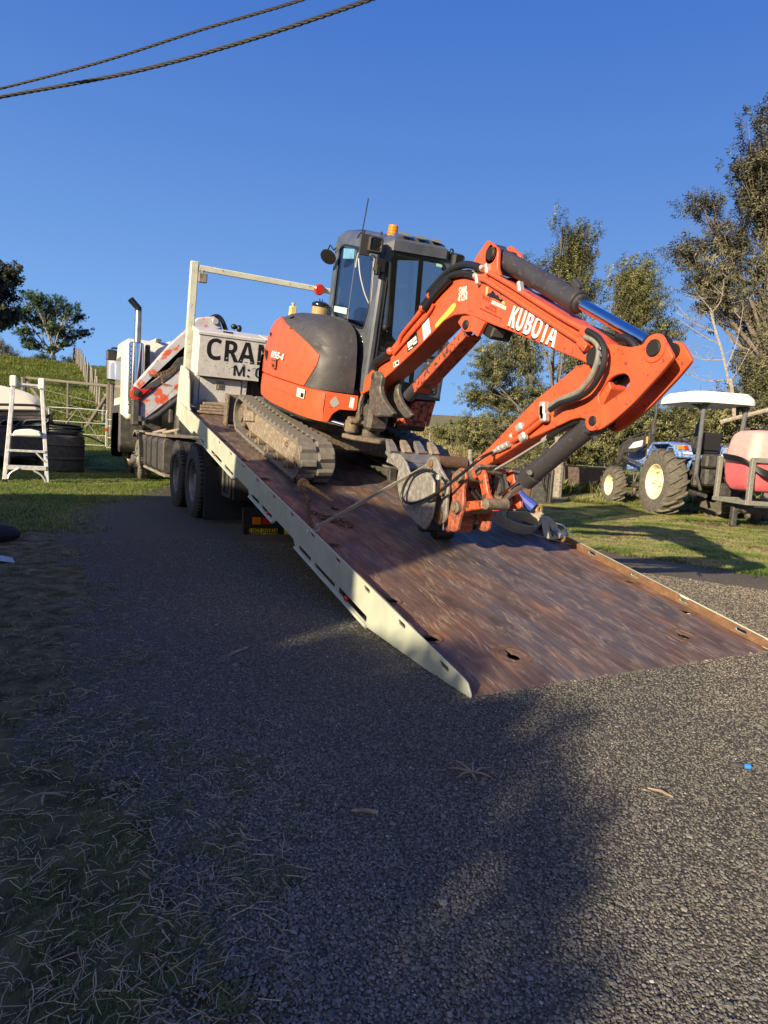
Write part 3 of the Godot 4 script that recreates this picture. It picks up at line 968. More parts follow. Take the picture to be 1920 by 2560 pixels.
	var lw := part(ex, "left_cab_wall", b, "black_plastic")
	b = Mb.new()
	b.quad(Vector3(0.75, 1.06, 0.95), Vector3(0.75, 1.06, 0.3), Vector3(0.625, 2.48, 0.3), Vector3(0.625, 2.48, 0.95))
	b.quad(Vector3(0.75, 1.06, 0.3), Vector3(0.75, 1.06, -0.37), Vector3(0.625, 2.5, -0.37), Vector3(0.625, 2.48, 0.3))
	part(lw, "door_pane", b, "glass")
	b = Mb.new()
	b.box(Vector3(0.29, 1.24, -0.385), Vector3(0.9, 0.52, 0.03), 0.01)
	b.box(Vector3(0.24, 2.56, -0.385), Vector3(0.78, 0.08, 0.03), 0.01)
	for e in [[-0.14, 0.05], [0.39, 0.06]]: b.box(Vector3(e[0], 2.0, -0.385), Vector3(e[1], 1.1, 0.03), 0.01)
	bar(b, Vector3(0.73, 1.4, -0.385), Vector3(0.62, 2.55, -0.385), 0.05, 0.03)
	var rw2 := part(ex, "rear_cab_wall", b, "black_plastic")
	b = Mb.new()
	b.box(Vector3(0.13, 2.0, -0.386), Vector3(0.48, 1.04, 0.006))
	b.box(Vector3(0.54, 2.0, -0.386), Vector3(0.24, 1.04, 0.006))
	part(rw2, "rear_pane", b, "glass")
	b = Mb.new()
	b.box(Vector3(0.28, 1.0, 0.28), Vector3(0.84, 0.05, 1.3), 0.01)
	part(ex, "cab_floor", b, "black_plastic")
	b = Mb.new()
	b.box(Vector3(0.27, 1.36, 0.0), Vector3(0.46, 0.14, 0.46), 0.05)
	b.box(Vector3(0.3, 1.62, -0.22), Vector3(0.40, 0.5, 0.12), 0.05, Basis(Vector3.RIGHT, 0.15))
	b.box(Vector3(0.0, 1.45, 0.22), Vector3(0.14, 0.16, 0.5), 0.03)
	b.box(Vector3(0.54, 1.45, 0.22), Vector3(0.14, 0.16, 0.5), 0.03)
	part(ex, "seat", b, "black_plastic")
	b = Mb.new()
	for x in [0.0, 0.54]:
		b.tube([Vector3(x, 1.5, 0.42), Vector3(x + 0.02, 1.66, 0.45)], 0.014, 8)
		b.ball(Vector3(x + 0.02, 1.7, 0.45), Vector3(0.03, 0.06, 0.03))
	part(ex, "lever", b, "pin_black")
	b = Mb.new()
	b.extz(soft(pv([0.0, 1.48, 0.06, 1.2, 0.1, 1.2, 0.12, 1.48]), 0.01), 0.72, 0.726)
	part(ex, "paper_notice", b, "sticker_white")
	# roof: eave line to domed top
	var e := [Vector3(-0.175, 2.45, 0.93), Vector3(-0.09, 2.50, 1.0), Vector3(0.53, 2.525, 1.0), Vector3(0.625, 2.47, 0.93), Vector3(0.64, 2.60, -0.3), Vector3(0.57, 2.62, -0.40), Vector3(-0.10, 2.61, -0.40), Vector3(-0.175, 2.57, -0.32)]
	var mid := []; var up := []; var top := []; var cen := Vector3(0.225, 2.6, 0.28)
	var low_e := []
	for p in e:
		low_e.append(p + Vector3(0, -0.06, 0))
		mid.append(p + Vector3(0, 0.035, 0))
		var q: Vector3 = cen + (p - cen) * 0.9
		up.append(Vector3(q.x, p.y + 0.085, q.z))
		q = cen + (p - cen) * 0.6
		top.append(Vector3(q.x, lerpf(p.y, cen.y, 0.3) + 0.11, q.z))
	b = Mb.new()
	b.loft([low_e, e, mid, up, top], true, true)
	var roof := part(ex, "cab_roof", b, "cab_grey", Transform3D(), 32)
	b = Mb.new()
	for k in 3:
		var x := -0.03 + k * 0.18
		b.quad(Vector3(x, 2.598 + k * 0.004, 0.985), Vector3(x + 0.13, 2.601 + k * 0.004, 0.985), Vector3(x + 0.19, 2.646 + k * 0.003, 0.84), Vector3(x + 0.05, 2.641 + k * 0.003, 0.84))
	# faded grip strips
	part(roof, "grip_strip", b, surf("grip", lin(0.15, 0.15, 0.09), 0.8), Transform3D(Basis(), Vector3(0, 0.002, 0.002)))
	# beacon, aerial, eye bolts
	var bc := Vector3(0.16, 2.631, 0.406)
	b = Mb.new()
	b.lathe(pv([0, -0.03, 0.062, -0.03, 0.066, 0.0, 0.05, 0.012, 0, 0.012]), bc, Vector3.UP, 20)
	var beacon := part(ex, "beacon", b, "pin_black")
	b = Mb.new()
	var bp := [0.0, 0.0]
	b.lathe(pv([0, 0.01, 0.056, 0.01, 0.056, 0.03, 0.052, 0.034, 0.056, 0.04, 0.055, 0.06, 0.051, 0.064, 0.055, 0.07, 0.054, 0.09, 0.05, 0.094, 0.053, 0.1, 0.051, 0.122, 0.03, 0.13, 0, 0.13]), bc, Vector3.UP, 20)
	part(beacon, "beacon_lens", b, "amber")
	b = Mb.new()
	var an := [Vector3(-0.16, 2.408, 0.281), Vector3(-0.16, 2.522, 0.211), Vector3(-0.16, 2.575, 0.212), Vector3(-0.16, 2.613, 0.267), Vector3(-0.16, 2.628, 0.32)]
	b.tube(spl(an, 5), 0.007, 6)
	b.tube([Vector3(-0.16, 2.634, 0.316), Vector3(-0.16, 2.868, 0.351), Vector3(-0.16, 2.963, 0.36)], 0.006, 6)
	b.box(Vector3(-0.16, 2.625, 0.368), Vector3(0.02, 0.05, 0.02), 0.004)
	part(ex, "aerial", b, "pin_black")
	b = Mb.new()
	for p in [Vector3(-0.11, 2.588, 0.7), Vector3(0.42, 2.593, 0.7), Vector3(0.657, 2.599, 0.7)]:
		b.cyl(p, p + Vector3(0, 0.035, 0), 0.012, 8)
	b.lathe(pv([0.02, -0.006, 0.032, -0.006, 0.032, 0.006, 0.02, 0.006, 0.02, -0.006]), Vector3(0.643, 2.562, 0.9), Vector3(0.3, 0, 1), 14)
	part(ex, "eye_bolt", b, "dark_iron")
	# work lamps on their brackets
	for e2 in [[Vector3(-0.309, 2.448, 1.04), -0.25], [Vector3(0.697, 2.466, 1), 0.15]]:
		var c: Vector3 = e2[0]
		var bas := Basis(Vector3.UP, e2[1])
		b = Mb.new()
		b.box(Vector3(0, 0, -0.045), Vector3(0.15, 0.16, 0.09), 0.02)
		b.box(Vector3(-0.09, -0.01, -0.09), Vector3(0.11, 0.2, 0.02), 0.006)
		var lamp := part(ex, "work_lamp", b, "black_plastic", Transform3D(bas, c))
		b = Mb.new(); b.extz(rrect(-0.065, -0.07, 0.065, 0.07, 0.025), 0.0, 0.012, 0.004, [rrect(-0.052, -0.057, 0.052, 0.057, 0.02)])
		part(lamp, "bezel", b, "dark_iron")
		b = Mb.new(); b.lathe(pv([0, -0.035, 0.03, -0.02, 0.053, 0.004]), Vector3.ZERO, Vector3(0, 0, 1), 18)
		part(lamp, "reflector", b, "lens")
		b = Mb.new(); b.extz(rrect(-0.052, -0.057, 0.052, 0.057, 0.02), 0.004, 0.007)
		part(lamp, "lamp_glass", b, "glass")
	# wiper, small mirror bracket with rail, rear mirror
	b = Mb.new()
	b.tube([Vector3(-0.108, 2.326, 1), Vector3(-0.086, 2.148, 1), Vector3(-0.067, 1.998, 1), Vector3(-0.055, 1.844, 1), Vector3(-0.047, 1.693, 1)], 0.016, 8)
	b.ball(Vector3(-0.053, 1.686, 1), Vector3(0.035, 0.04, 0.03))
	part(ex, "wiper", b, "pin_black")
	b = Mb.new()
	b.tube(spl([Vector3(-0.26, 2.246, 0.5), Vector3(-0.26, 2.37, 0.518), Vector3(-0.26, 2.387, 0.568), Vector3(-0.26, 2.36, 0.885), Vector3(-0.26, 2.327, 0.948), Vector3(-0.26, 2.251, 0.957)], 4), 0.011, 8)
	part(ex, "grab_rail", b, "zinc")
	b = Mb.new()
	b.tube(spl([Vector3(-0.165, 2.354, 0.33), Vector3(-0.165, 2.188, 0.427), Vector3(-0.165, 2.005, 0.606), Vector3(-0.165, 1.885, 0.777)], 6), 0.008, 6)
	part(ex, "aerial_lead", b, "zinc")
	b = Mb.new()
	b.box(Vector3(-0.218, 2.271, 1), Vector3(0.12, 0.14, 0.05), 0.012)
	b.box(Vector3(-0.239, 2.225, 1), Vector3(0.05, 0.1, 0.06), 0.008)
	part(ex, "mirror_bracket", b, "pin_black")
	b = Mb.new()
	var mc := Vector3(-0.3, 2.362, -0.239)
	b.lathe(pv([0, -0.02, 0.07, -0.015, 0.095, 0.0, 0.095, 0.012, 0.08, 0.014, 0, 0.018]), mc, Vector3(-0.6, -0.7, 0.6), 22)
	b.tube([Vector3(-0.2, 2.435, -0.566), Vector3(-0.2, 2.515, -0.487), Vector3(-0.2, 2.454, -0.351), Vector3(-0.2, 2.476, -0.279)], 0.008, 6)
	part(ex, "rear_mirror", b, "pin_black")

func boom(ex: Node3D):
	var XN := -0.19; var XF := 0.03
	# swing bracket casting
	var chk := soft(pv([1.167, 1.191, 1.185, 1.226, 1.245, 1.252, 1.33, 1.258, 1.415, 1.232, 1.424, 1.185, 1.41, 1.117, 1.447, 1.058, 1.554, 0.994, 1.678, 0.951, 1.778, 0.917, 1.724, 0.871, 1.551, 0.842, 1.409, 0.811, 1.27, 0.822, 1.227, 0.904, 1.199, 1.002, 1.165, 1.064, 1.183, 1.117]), 0.02)
	var b := Mb.new()
	b.extx(chk, -0.225, -0.165, 0.012)
	b.extx(chk, -0.02, 0.03, 0.012)
	b.cyl(Vector3(-0.22, 1.194, 1.255) + Vector3(-0.012, 0, 0), Vector3(-0.22, 1.194, 1.255) + Vector3(0.32, 0, 0), 0.055, 20, 0.008)
	b.box(Vector3(-0.1, 0.76, 1.14), Vector3(0.24, 0.26, 0.26), 0.04)
	b.cyl(Vector3(-0.08, 0.5, 1.05), Vector3(-0.08, 0.8, 1.05), 0.11, 20, 0.02)
	var sw := part(ex, "swing_bracket", b, surf("casting", lin(0.075, 0.072, 0.07), 0.6, 0.3, 0.2, 1.5, "patch", lin(0.15, 0.11, 0.075)))
	b = Mb.new()
	var pn := Vector3(-0.22, 1.193, 1.246)
	b.lathe(pv([0, 0.014, 0.03, 0.016, 0.042, 0.008, 0.042, 0.0]), pn + Vector3(-0.0, 0, 0), Vector3(-1, 0, 0), 16)
	part(sw, "pin", b, "dark_iron")
	# swing cylinder with its chrome rod, and the lug it pulls on
	b = Mb.new()
	b.cyl(Vector3(-0.62, 0.66, 0.80), Vector3(-0.36, 0.63, 1.0), 0.035, 18, 0.004)
	part(ex, "swing_rod", b, "chrome")
	b = Mb.new()
	b.cyl(Vector3(-0.3, 0.57, 1.05), Vector3(-0.3, 0.7, 1.05), 0.075, 18, 0.012)
	b.box(Vector3(-0.18, 0.7, 1.08), Vector3(0.34, 0.05, 0.2), 0.015, Basis(Vector3.UP, -0.25))
	b.exty(soft(pv([-0.40, 1.02, -0.3, 1.15, -0.05, 1.28, 0.08, 1.2, 0.1, 0.95, -0.25, 0.95]), 0.03), 0.5, 0.55, 0.012)
	b.tube(spl([Vector3(-0.24, 0.98, 1.08), Vector3(-0.265, 0.9, 1.1), Vector3(-0.27, 0.76, 1.12), Vector3(-0.25, 0.68, 1.14)], 4), 0.016, 8)
	b.lathe(pv([0.045, -0.012, 0.065, -0.012, 0.065, 0.012, 0.045, 0.012, 0.045, -0.012]), Vector3(-0.28, 0.74, 1.12), Vector3(1, 0, 0.3), 16)
	part(ex, "swing_lug", b, "muddy_iron")
	# boom: welded box with an arched underside
	var bm := soft(pv([1.386, 1.181, 1.332, 1.244, 1.486, 1.393, 1.716, 1.582, 2.037, 1.819, 2.31, 2.008, 2.527, 2.146, 2.663, 2.201, 2.765, 2.222]), 0.0001)
	var outline := pv([2.038, 1.873, 1.869, 1.832, 1.701, 1.904, 1.896, 2.065, 2.116, 2.187, 2.315, 2.241, 2.513, 2.258, 2.659, 2.252, 2.784, 2.224, 2.885, 2.158, 3.112, 2.143, 3.647, 1.997, 4.053, 1.876, 4.179, 1.802, 4.267, 1.746, 4.273, 1.688, 4.203, 1.668, 4.071, 1.69, 3.625, 1.754, 3.266, 1.812, 2.98, 1.846, 2.785, 1.884, 2.638, 1.894, 2.494, 1.873, 2.354, 1.819, 2.191, 1.725, 1.672, 1.411, 1.215, 1.135, 0.953, 0.966, 0.824, 0.999, 0.996, 1.18, 1.461, 1.514])
	b = Mb.new()
	var ol := pv([0.926, 0.958, 0.866, 1.04, 1.016, 1.183, 1.318, 1.395, 1.6, 1.62, 1.847, 1.853, 2.03, 2.024, 2.208, 2.164, 2.375, 2.217, 2.581, 2.236, 2.761, 2.224, 3.091, 2.146, 3.372, 2.069, 3.649, 1.992, 3.887, 1.915, 4.058, 1.861, 4.179, 1.802, 4.275, 1.742, 4.273, 1.688, 4.204, 1.665, 4.073, 1.685, 3.625, 1.754, 3.309, 1.804, 3.072, 1.834, 2.86, 1.87, 2.663, 1.893, 2.494, 1.873, 2.354, 1.819, 2.198, 1.705, 1.955, 1.54, 1.543, 1.278, 1.162, 1.059])
	b.extx(soft(ol, 0.02), XN, XF, 0.006)
	var bo := part(ex, "boom", b, "orange", Transform3D(), 28)
	bo.set_meta("label", "arched orange boom with lettering on its side")
	# ears that hold the arm cylinder
	var ear := soft(pv([2.67, 2.294, 2.712, 2.352, 2.766, 2.401, 2.795, 2.438, 2.822, 2.442, 2.868, 2.426, 2.893, 2.404, 2.947, 2.393, 2.975, 2.364, 2.993, 2.291, 3.012, 2.235, 3.062, 2.186, 2.89, 2.21, 2.715, 2.236]), 0.02)
	b = Mb.new()
	b.extx(ear, XN - 0.012, XN + 0.02, 0.005)
	b.extx(ear, XF - 0.02, XF + 0.012, 0.005)
	part(ex, "cylinder_ear", b, "orange")
	b = Mb.new()
	var pe := Vector3(-0.2, 2.343, 2.893)
	b.cyl(pe + Vector3(-0.02, 0, 0), pe + Vector3(0.26, 0, 0), 0.05, 20, 0.008)
	part(ex, "pin", b, "pin_black")
	b = Mb.new()
	b.lathe(pv([0.052, 0, 0.052, 0.01, 0.072, 0.01, 0.072, 0.0]), pe + Vector3(0.008, 0, 0), Vector3(-1, 0, 0), 20)
	part(ex, "pin_boss", b, "orange")
	# arm cylinder
	var c0 := Vector3(-0.08, 2.361, 2.772); var c1 := Vector3(-0.08, 2.051, 3.795)
	var c2 := Vector3(-0.08, 1.828, 4.546)
	c0.x = -0.08; c1.x = -0.08; c2.x = -0.08
	var dd := (c1 - c0).normalized()
	b = Mb.new()
	b.cyl(c0 + dd * 0.05, c1, 0.072, 24, 0.012)
	b.cyl(c1 - dd * 0.02, c1 + dd * 0.035, 0.08, 24, 0.01)
	b.cyl(c1 + dd * 0.03, c1 + dd * 0.06, 0.062, 24, 0.008)
	b.box(c1 - dd * 0.05 + Vector3(0, 0.085, 0.02), Vector3(0.05, 0.05, 0.1), 0.01, Basis(Vector3.RIGHT, 0.55))
	b.cyl(c0 + Vector3(-0.07, 0, 0), c0 + Vector3(0.07, 0, 0), 0.075, 20, 0.01)
	var ac := part(ex, "arm_cylinder", b, "cyl_black")
	b = Mb.new(); b.cyl(c1, c2, 0.037, 24, 0.003)
	part(ac, "piston_rod", b, "chrome")
	b = Mb.new()
	b.cyl(c2 + Vector3(-0.06, 0, 0), c2 + Vector3(0.06, 0, 0), 0.07, 20, 0.01)
	b.box(c2 + Vector3(0.0, 0.07, 0.02), Vector3(0.04, 0.05, 0.04), 0.01)
	part(ac, "rod_eye", b, "pin_black")
	# boom cylinder behind its orange guard
	var g0 := Vector3(-0.08, 1.162, 1.995); var g1 := Vector3(-0.08, 1.733, 2.685)
	g0.x = -0.08; g1.x = -0.08
	var gd := (g1 - g0).normalized(); var gn := Vector3(0, gd.z, -gd.y) * -1.0
	if gn.z < 0: gn = -gn
	b = Mb.new()
	var gl := (g1 - g0).length()
	var gb := Basis(Vector3.RIGHT, gn, Vector3.RIGHT.cross(gn))
	b.box(g0 + gd * gl * 0.5, Vector3(0.15, 0.022, gl), 0.005, gb)
	b.box(g0 + gd * gl * 0.5 + Vector3(-0.072, 0, 0) - gn * 0.035, Vector3(0.014, 0.09, gl), 0.004, gb)
	b.box(g0 + gd * gl * 0.5 + Vector3(0.072, 0, 0) - gn * 0.035, Vector3(0.014, 0.09, gl), 0.004, gb)
	part(ex, "cylinder_guard", b, "orange_worn")
	b = Mb.new()
	b.cyl(g0 - gd * 0.22 - gn * 0.085, g0 + gd * gl * 0.62 - gn * 0.085, 0.062, 22, 0.01)
	b.cyl(g0 + gd * gl * 0.62 - gn * 0.085, g0 + gd * gl * 0.66 - gn * 0.085, 0.068, 22, 0.008)
	b.box(g0 + gd * gl * 0.2 - gn * 0.16, Vector3(0.07, 0.06, 0.14), 0.015, gb)
	var bcyl := part(ex, "boom_cylinder", b, "cyl_black")
	b = Mb.new(); b.cyl(g0 + gd * gl * 0.6 - gn * 0.085, g0 + gd * (gl * 1.03) - gn * 0.075, 0.034, 18, 0.003)
	part(bcyl, "piston_rod", b, "chrome")
	# bracket under the boom: ear, pin and work lamp
	b = Mb.new()
	var be := soft(pv([2.6, 1.822, 2.645, 1.874, 2.785, 1.884, 2.98, 1.846, 2.965, 1.814, 2.919, 1.73, 2.814, 1.766, 2.77, 1.756, 2.709, 1.758]), 0.012)
	b.extx(be, XN - 0.014, XN + 0.02, 0.004)
	b.extx(be, XF - 0.02, XF + 0.014, 0.004)
	part(ex, "cylinder_ear", b, "orange")
	b = Mb.new()
	var pb := Vector3(-0.2, 1.809, 2.731)
	b.cyl(pb + Vector3(-0.02, 0, 0), pb + Vector3(0.25, 0, 0), 0.038, 18, 0.006)
	part(ex, "pin", b, "pin_black")
	b = Mb.new()
	var lc := Vector3(-0.12, 1.793, 2.97)
	b.box(lc + Vector3(0.06, 0.0, 0), Vector3(0.2, 0.1, 0.14), 0.012, Basis(Vector3.RIGHT, 0.3))
	var bl := part(ex, "boom_lamp", b, "pin_black")
	b = Mb.new()
	b.box(lc + Vector3(0.02, -0.012, 0.065), Vector3(0.12, 0.07, 0.02), 0.008, Basis(Vector3.RIGHT, 0.3))
	part(bl, "lamp_glass", b, plain("dim_lens", lin(0.1, 0.09, 0.09), 0.1))
	# steel pipes along the side and over the top
	b = Mb.new()
	b.tube([Vector3(-0.21, 2.171, 2.751), Vector3(-0.21, 2.149, 2.905), Vector3(-0.21, 2.045, 3.252), Vector3(-0.21, 1.943, 3.586), Vector3(-0.21, 1.85, 3.885), Vector3(-0.21, 1.796, 4.064)], 0.019, 10)
	b.tube([Vector3(-0.21, 2.22, 2.881), Vector3(-0.21, 2.122, 3.226), Vector3(-0.21, 2.017, 3.56), Vector3(-0.21, 1.926, 3.859), Vector3(-0.21, 1.862, 4.101)], 0.019, 10)
	b.tube(spl([Vector3(-0.21, 1.452, 1.49), Vector3(-0.21, 1.52, 1.631), Vector3(-0.21, 1.648, 1.688), Vector3(-0.21, 1.886, 1.998), Vector3(-0.21, 1.936, 2.032)], 5), 0.019, 10)
	b.tube(spl([Vector3(-0.21, 1.455, 1.58), Vector3(-0.21, 1.619, 1.797), Vector3(-0.21, 1.856, 2.109), Vector3(-0.21, 1.942, 2.178)], 5), 0.015, 10)
	for p in [Vector3(-0.21, 1.473, 1.498), Vector3(-0.21, 1.905, 2.005), Vector3(-0.21, 2.01, 2.106)]: b.ball(p, Vector3(0.04, 0.04, 0.04), 10, 6)
	b.tube([Vector3(0.02, 2.091, 3.197), Vector3(0.02, 1.98, 3.546), Vector3(0.02, 1.875, 3.876), Vector3(0.02, 1.786, 4.157)], 0.019, 10)
	b.box(Vector3(-0.21, 1.856, 4.095), Vector3(0.05, 0.06, 0.08), 0.01, Basis(Vector3.RIGHT, 0.5))
	b.box(Vector3(-0.21, 1.782, 4.099), Vector3(0.05, 0.06, 0.09), 0.01, Basis(Vector3.RIGHT, 0.5))
	part(ex, "steel_pipes", b, "orange")
	b = Mb.new()
	for p in [Vector3(-0.215, 2.231, 2.906), Vector3(-0.215, 2.153, 2.799), Vector3(-0.215, 2.109, 3.353)]: b.box(p, Vector3(0.05, 0.085, 0.03), 0.008, Basis(Vector3.RIGHT, -0.5))
	for p in [Vector3(-0.21, 2.244, 2.806), Vector3(-0.21, 2.187, 2.73)]: b.cyl(p - Vector3(0, -0.015, 0.03), p + Vector3(0, -0.015, 0.03), 0.024, 10)
	for p in [Vector3(-0.2, 1.786, 4.079), Vector3(-0.2, 1.773, 4.128)]: b.cyl(p, p - Vector3(0.03, 0, 0), 0.016, 8)
	part(ex, "pipe_clamp", b, "zinc")
	b = Mb.new()
	b.tube(spl([Vector3(-0.22, 2.034, 2.078), Vector3(-0.22, 2.159, 2.259), Vector3(-0.22, 2.235, 2.417), Vector3(-0.22, 2.265, 2.605), Vector3(-0.22, 2.243, 2.81)], 5), 0.03, 10)
	b.tube(spl([Vector3(-0.22, 1.92, 1.999), Vector3(-0.22, 2.078, 2.204), Vector3(-0.22, 2.167, 2.363), Vector3(-0.22, 2.2, 2.554), Vector3(-0.22, 2.186, 2.738)], 5), 0.026, 10)
	b.tube(spl([Vector3(-0.22, 1.899, 2.049), Vector3(-0.22, 2.034, 2.211), Vector3(-0.22, 2.156, 2.398)], 4), 0.03, 10)
	b.tube(spl([Vector3(-0.22, 1.437, 1.484), Vector3(-0.22, 1.389, 1.359), Vector3(-0.22, 1.328, 1.25), Vector3(-0.22, 1.268, 1.221)], 5), 0.045, 10)
	part(ex, "boom_hose", b, "hose")
	b = Mb.new()
	b.tube(spl([Vector3(-0.23, 1.826, 4.12), Vector3(-0.23, 1.813, 4.195), Vector3(-0.23, 1.77, 4.256), Vector3(-0.23, 1.683, 4.267), Vector3(-0.23, 1.58, 4.239), Vector3(-0.23, 1.494, 4.166), Vector3(-0.23, 1.433, 4.049), Vector3(-0.23, 1.366, 3.942)], 6), 0.018, 10)
	var bh := part(ex, "arm_hose", b, "hose_grey")
	b = Mb.new()
	b.tube(spl([Vector3(-0.24, 1.865, 4.131), Vector3(-0.24, 1.834, 4.233), Vector3(-0.24, 1.774, 4.308), Vector3(-0.24, 1.68, 4.333), Vector3(-0.24, 1.579, 4.306), Vector3(-0.24, 1.5, 4.248), Vector3(-0.24, 1.436, 4.136), Vector3(-0.24, 1.399, 4.04), Vector3(-0.24, 1.342, 3.962)], 6), 0.019, 10)
	part(ex, "arm_hose", b, "hose")
	b = Mb.new()
	for p in [Vector3(-0.23, 1.689, 4.316), Vector3(-0.23, 1.736, 4.308), Vector3(-0.23, 1.777, 4.284)]: b.lathe(pv([0.027, -0.012, 0.028, 0, 0.027, 0.012]), p, Vector3(0, 1, 0.05), 10)
	part(ex, "hose_band", b, "steel")
	b = Mb.new()
	b.tube(spl([Vector3(0.02, 2.186, 2.815), Vector3(0.02, 2.182, 2.986), Vector3(0.02, 2.102, 3.173), Vector3(0.02, 2.062, 3.376), Vector3(0.02, 1.961, 3.621), Vector3(0.02, 1.91, 3.834), Vector3(0.02, 1.856, 4.091), Vector3(0.02, 1.824, 4.24)], 4), 0.018, 8)
	part(ex, "top_hose", b, "hose")
	# lettering and stickers on the boom side
	var along := (Vector3(-0.19, 1.774, 3.815) - Vector3(-0.19, 1.877, 3.283)).normalized()
	var upb := Vector3(0, along.z, -along.y)
	var kw := Vector3(-0.19, 1.805, 3.805).distance_to(Vector3(-0.19, 1.911, 3.262))
	var kb := Basis(along, upb, along.cross(upb))
	var ko := Vector3(-0.192, 1.858, 3.548)
	text(bo, "maker_lettering", "KUBOTA", 0.148, 0.004, "ink", Transform3D(kb, ko + upb * -0.010 + along * -0.006 + Vector3(-0.001, 0, 0)), true, 0.93, "Droid Sans", kw)
	text(bo, "maker_lettering", "KUBOTA", 0.145, 0.006, "print_white", Transform3D(kb, ko + Vector3(-0.004, 0, 0)), true, 0.93, "Droid Sans", kw)
	for e in [["BLACK", Vector3(-0.19, 2.02, 2.925), 0.026, "ink_red"], ["MOUNTAIN", Vector3(-0.19, 1.979, 3.102), 0.026, "print_white"], ["EXCAVATION", Vector3(-0.19, 1.962, 3.032), 0.012, "ink_red"], ["0448 141 655", Vector3(-0.19, 1.943, 3.013), 0.019, "ink_red"], ["www.blackmountainexcavating.com.au", Vector3(-0.19, 1.915, 3.018), 0.012, "ink_red"]]:
		text(bo, "owner_lettering", e[0], e[2], 0.002, e[3], Transform3D(kb, e[1] + Vector3(-0.001, 0, 0)), true, 1.0)
	var sb := Basis((Vector3(-0.19, 2.08, 2.635) - Vector3(-0.19, 2.083, 2.51)).normalized(), Vector3.UP, Vector3(-1, 0, 0))
	text(bo, "load_lettering", "SWL", 0.055, 0.003, "print_white", Transform3D(Basis(Vector3(0, 0.17, 0.98), Vector3(0, 0.98, -0.17), Vector3(-1, 0, 0)), Vector3(-0.19, 2.072, 2.577)), true, 0.85)
	text(bo, "load_lettering", "4124", 0.055, 0.003, "print_white", Transform3D(Basis(Vector3(0, 0.17, 0.98), Vector3(0, 0.98, -0.17), Vector3(-1, 0, 0)), Vector3(-0.19, 2.017, 2.588)), true, 0.8)
	b = Mb.new(); b.extx(pv([2.234, 1.781, 2.441, 1.951, 2.485, 1.972, 2.51, 1.951, 2.482, 1.907, 2.245, 1.749]), XN - 0.002, XN + 0.004)
	part(bo, "yellow_sticker", b, "sticker_yellow")
	b = Mb.new(); b.extx(pv([1.996, 1.768, 2.097, 1.828, 2.176, 1.708, 2.078, 1.627]), XN - 0.002, XN + 0.004)
	part(bo, "white_sticker", b, "sticker_white")
	b = Mb.new(); b.extx(pv([1.753, 1.598, 1.925, 1.695, 1.991, 1.595, 1.817, 1.495]), XN - 0.002, XN + 0.004)
	var pl := part(bo, "capacity_plate", b, "ink")
	b = Mb.new()
	b.extx(pv([1.784, 1.582, 1.821, 1.602, 1.854, 1.556, 1.816, 1.536]), XN - 0.004, XN)
	b.extx(pv([1.83, 1.608, 1.863, 1.624, 1.889, 1.579, 1.863, 1.562]), XN - 0.004, XN)
	b.extx(pv([1.872, 1.629, 1.926, 1.659, 1.947, 1.63, 1.893, 1.601]), XN - 0.004, XN)
	b.extx(pv([1.896, 1.592, 1.955, 1.622, 1.967, 1.602, 1.908, 1.572]), XN - 0.004, XN)
	b.extx(pv([1.825, 1.528, 1.891, 1.558, 1.897, 1.548, 1.831, 1.519]), XN - 0.004, XN)
	part(pl, "plate_print", b, "sticker_white")
	b = Mb.new(); b.extx(pv([1.568, 1.376, 1.659, 1.413, 1.68, 1.369, 1.585, 1.328]), XN - 0.002, XN + 0.004)
	var ws := part(bo, "warning_sticker", b, "sticker_white")
	b = Mb.new(); b.extx(pv([1.621, 1.386, 1.658, 1.401, 1.669, 1.376, 1.633, 1.361]), XN - 0.004, XN)
	b.extx(pv([1.586, 1.368, 1.609, 1.378, 1.611, 1.347, 1.594, 1.345]), XN - 0.004, XN)
	part(ws, "sticker_print", b, "ink")
	b = Mb.new()
	b.extx(pv([2.922, 2.048, 2.946, 2.063, 2.958, 2.054, 2.991, 2.082, 3.046, 2.047, 3.069, 2.052, 3.095, 2.026, 3.133, 2.01, 3.092, 2.01, 3.039, 2.024, 2.965, 2.032]), XN - 0.003, XN + 0.004)
	b.extx(pv([3.101, 2.008, 3.127, 2.027, 3.177, 1.988, 3.136, 1.989]), XN - 0.003, XN + 0.004)
	part(bo, "mountain_emblem", b, "ink")
	b = Mb.new()
	b.extx(pv([2.906, 2.038, 2.896, 2.104, 2.923, 2.11, 2.932, 2.05]), XN - 0.003, XN + 0.004)
	b.extx(pv([3.13, 2, 3.157, 2.013, 3.182, 1.986, 3.141, 1.987]), XN - 0.0035, XN + 0.004)
	part(bo, "emblem_gold", b, surf("gold", lin(0.62, 0.35, 0.12), 0.5))
	# arm (dipper)
	var AN := -0.155; var AF := -0.005
	var body := soft(pv([3.113, 0.792, 3.236, 0.889, 3.425, 1.091, 3.68, 1.361, 3.921, 1.56, 4.018, 1.646, 4.114, 1.673, 4.255, 1.68, 4.352, 1.555, 4.292, 1.363, 4.184, 1.337, 4.074, 1.299, 3.668, 1.071, 3.236, 0.757, 3.143, 0.746]), 0.015)
	b = Mb.new()
	b.extx(body, AN, AF, 0.006)
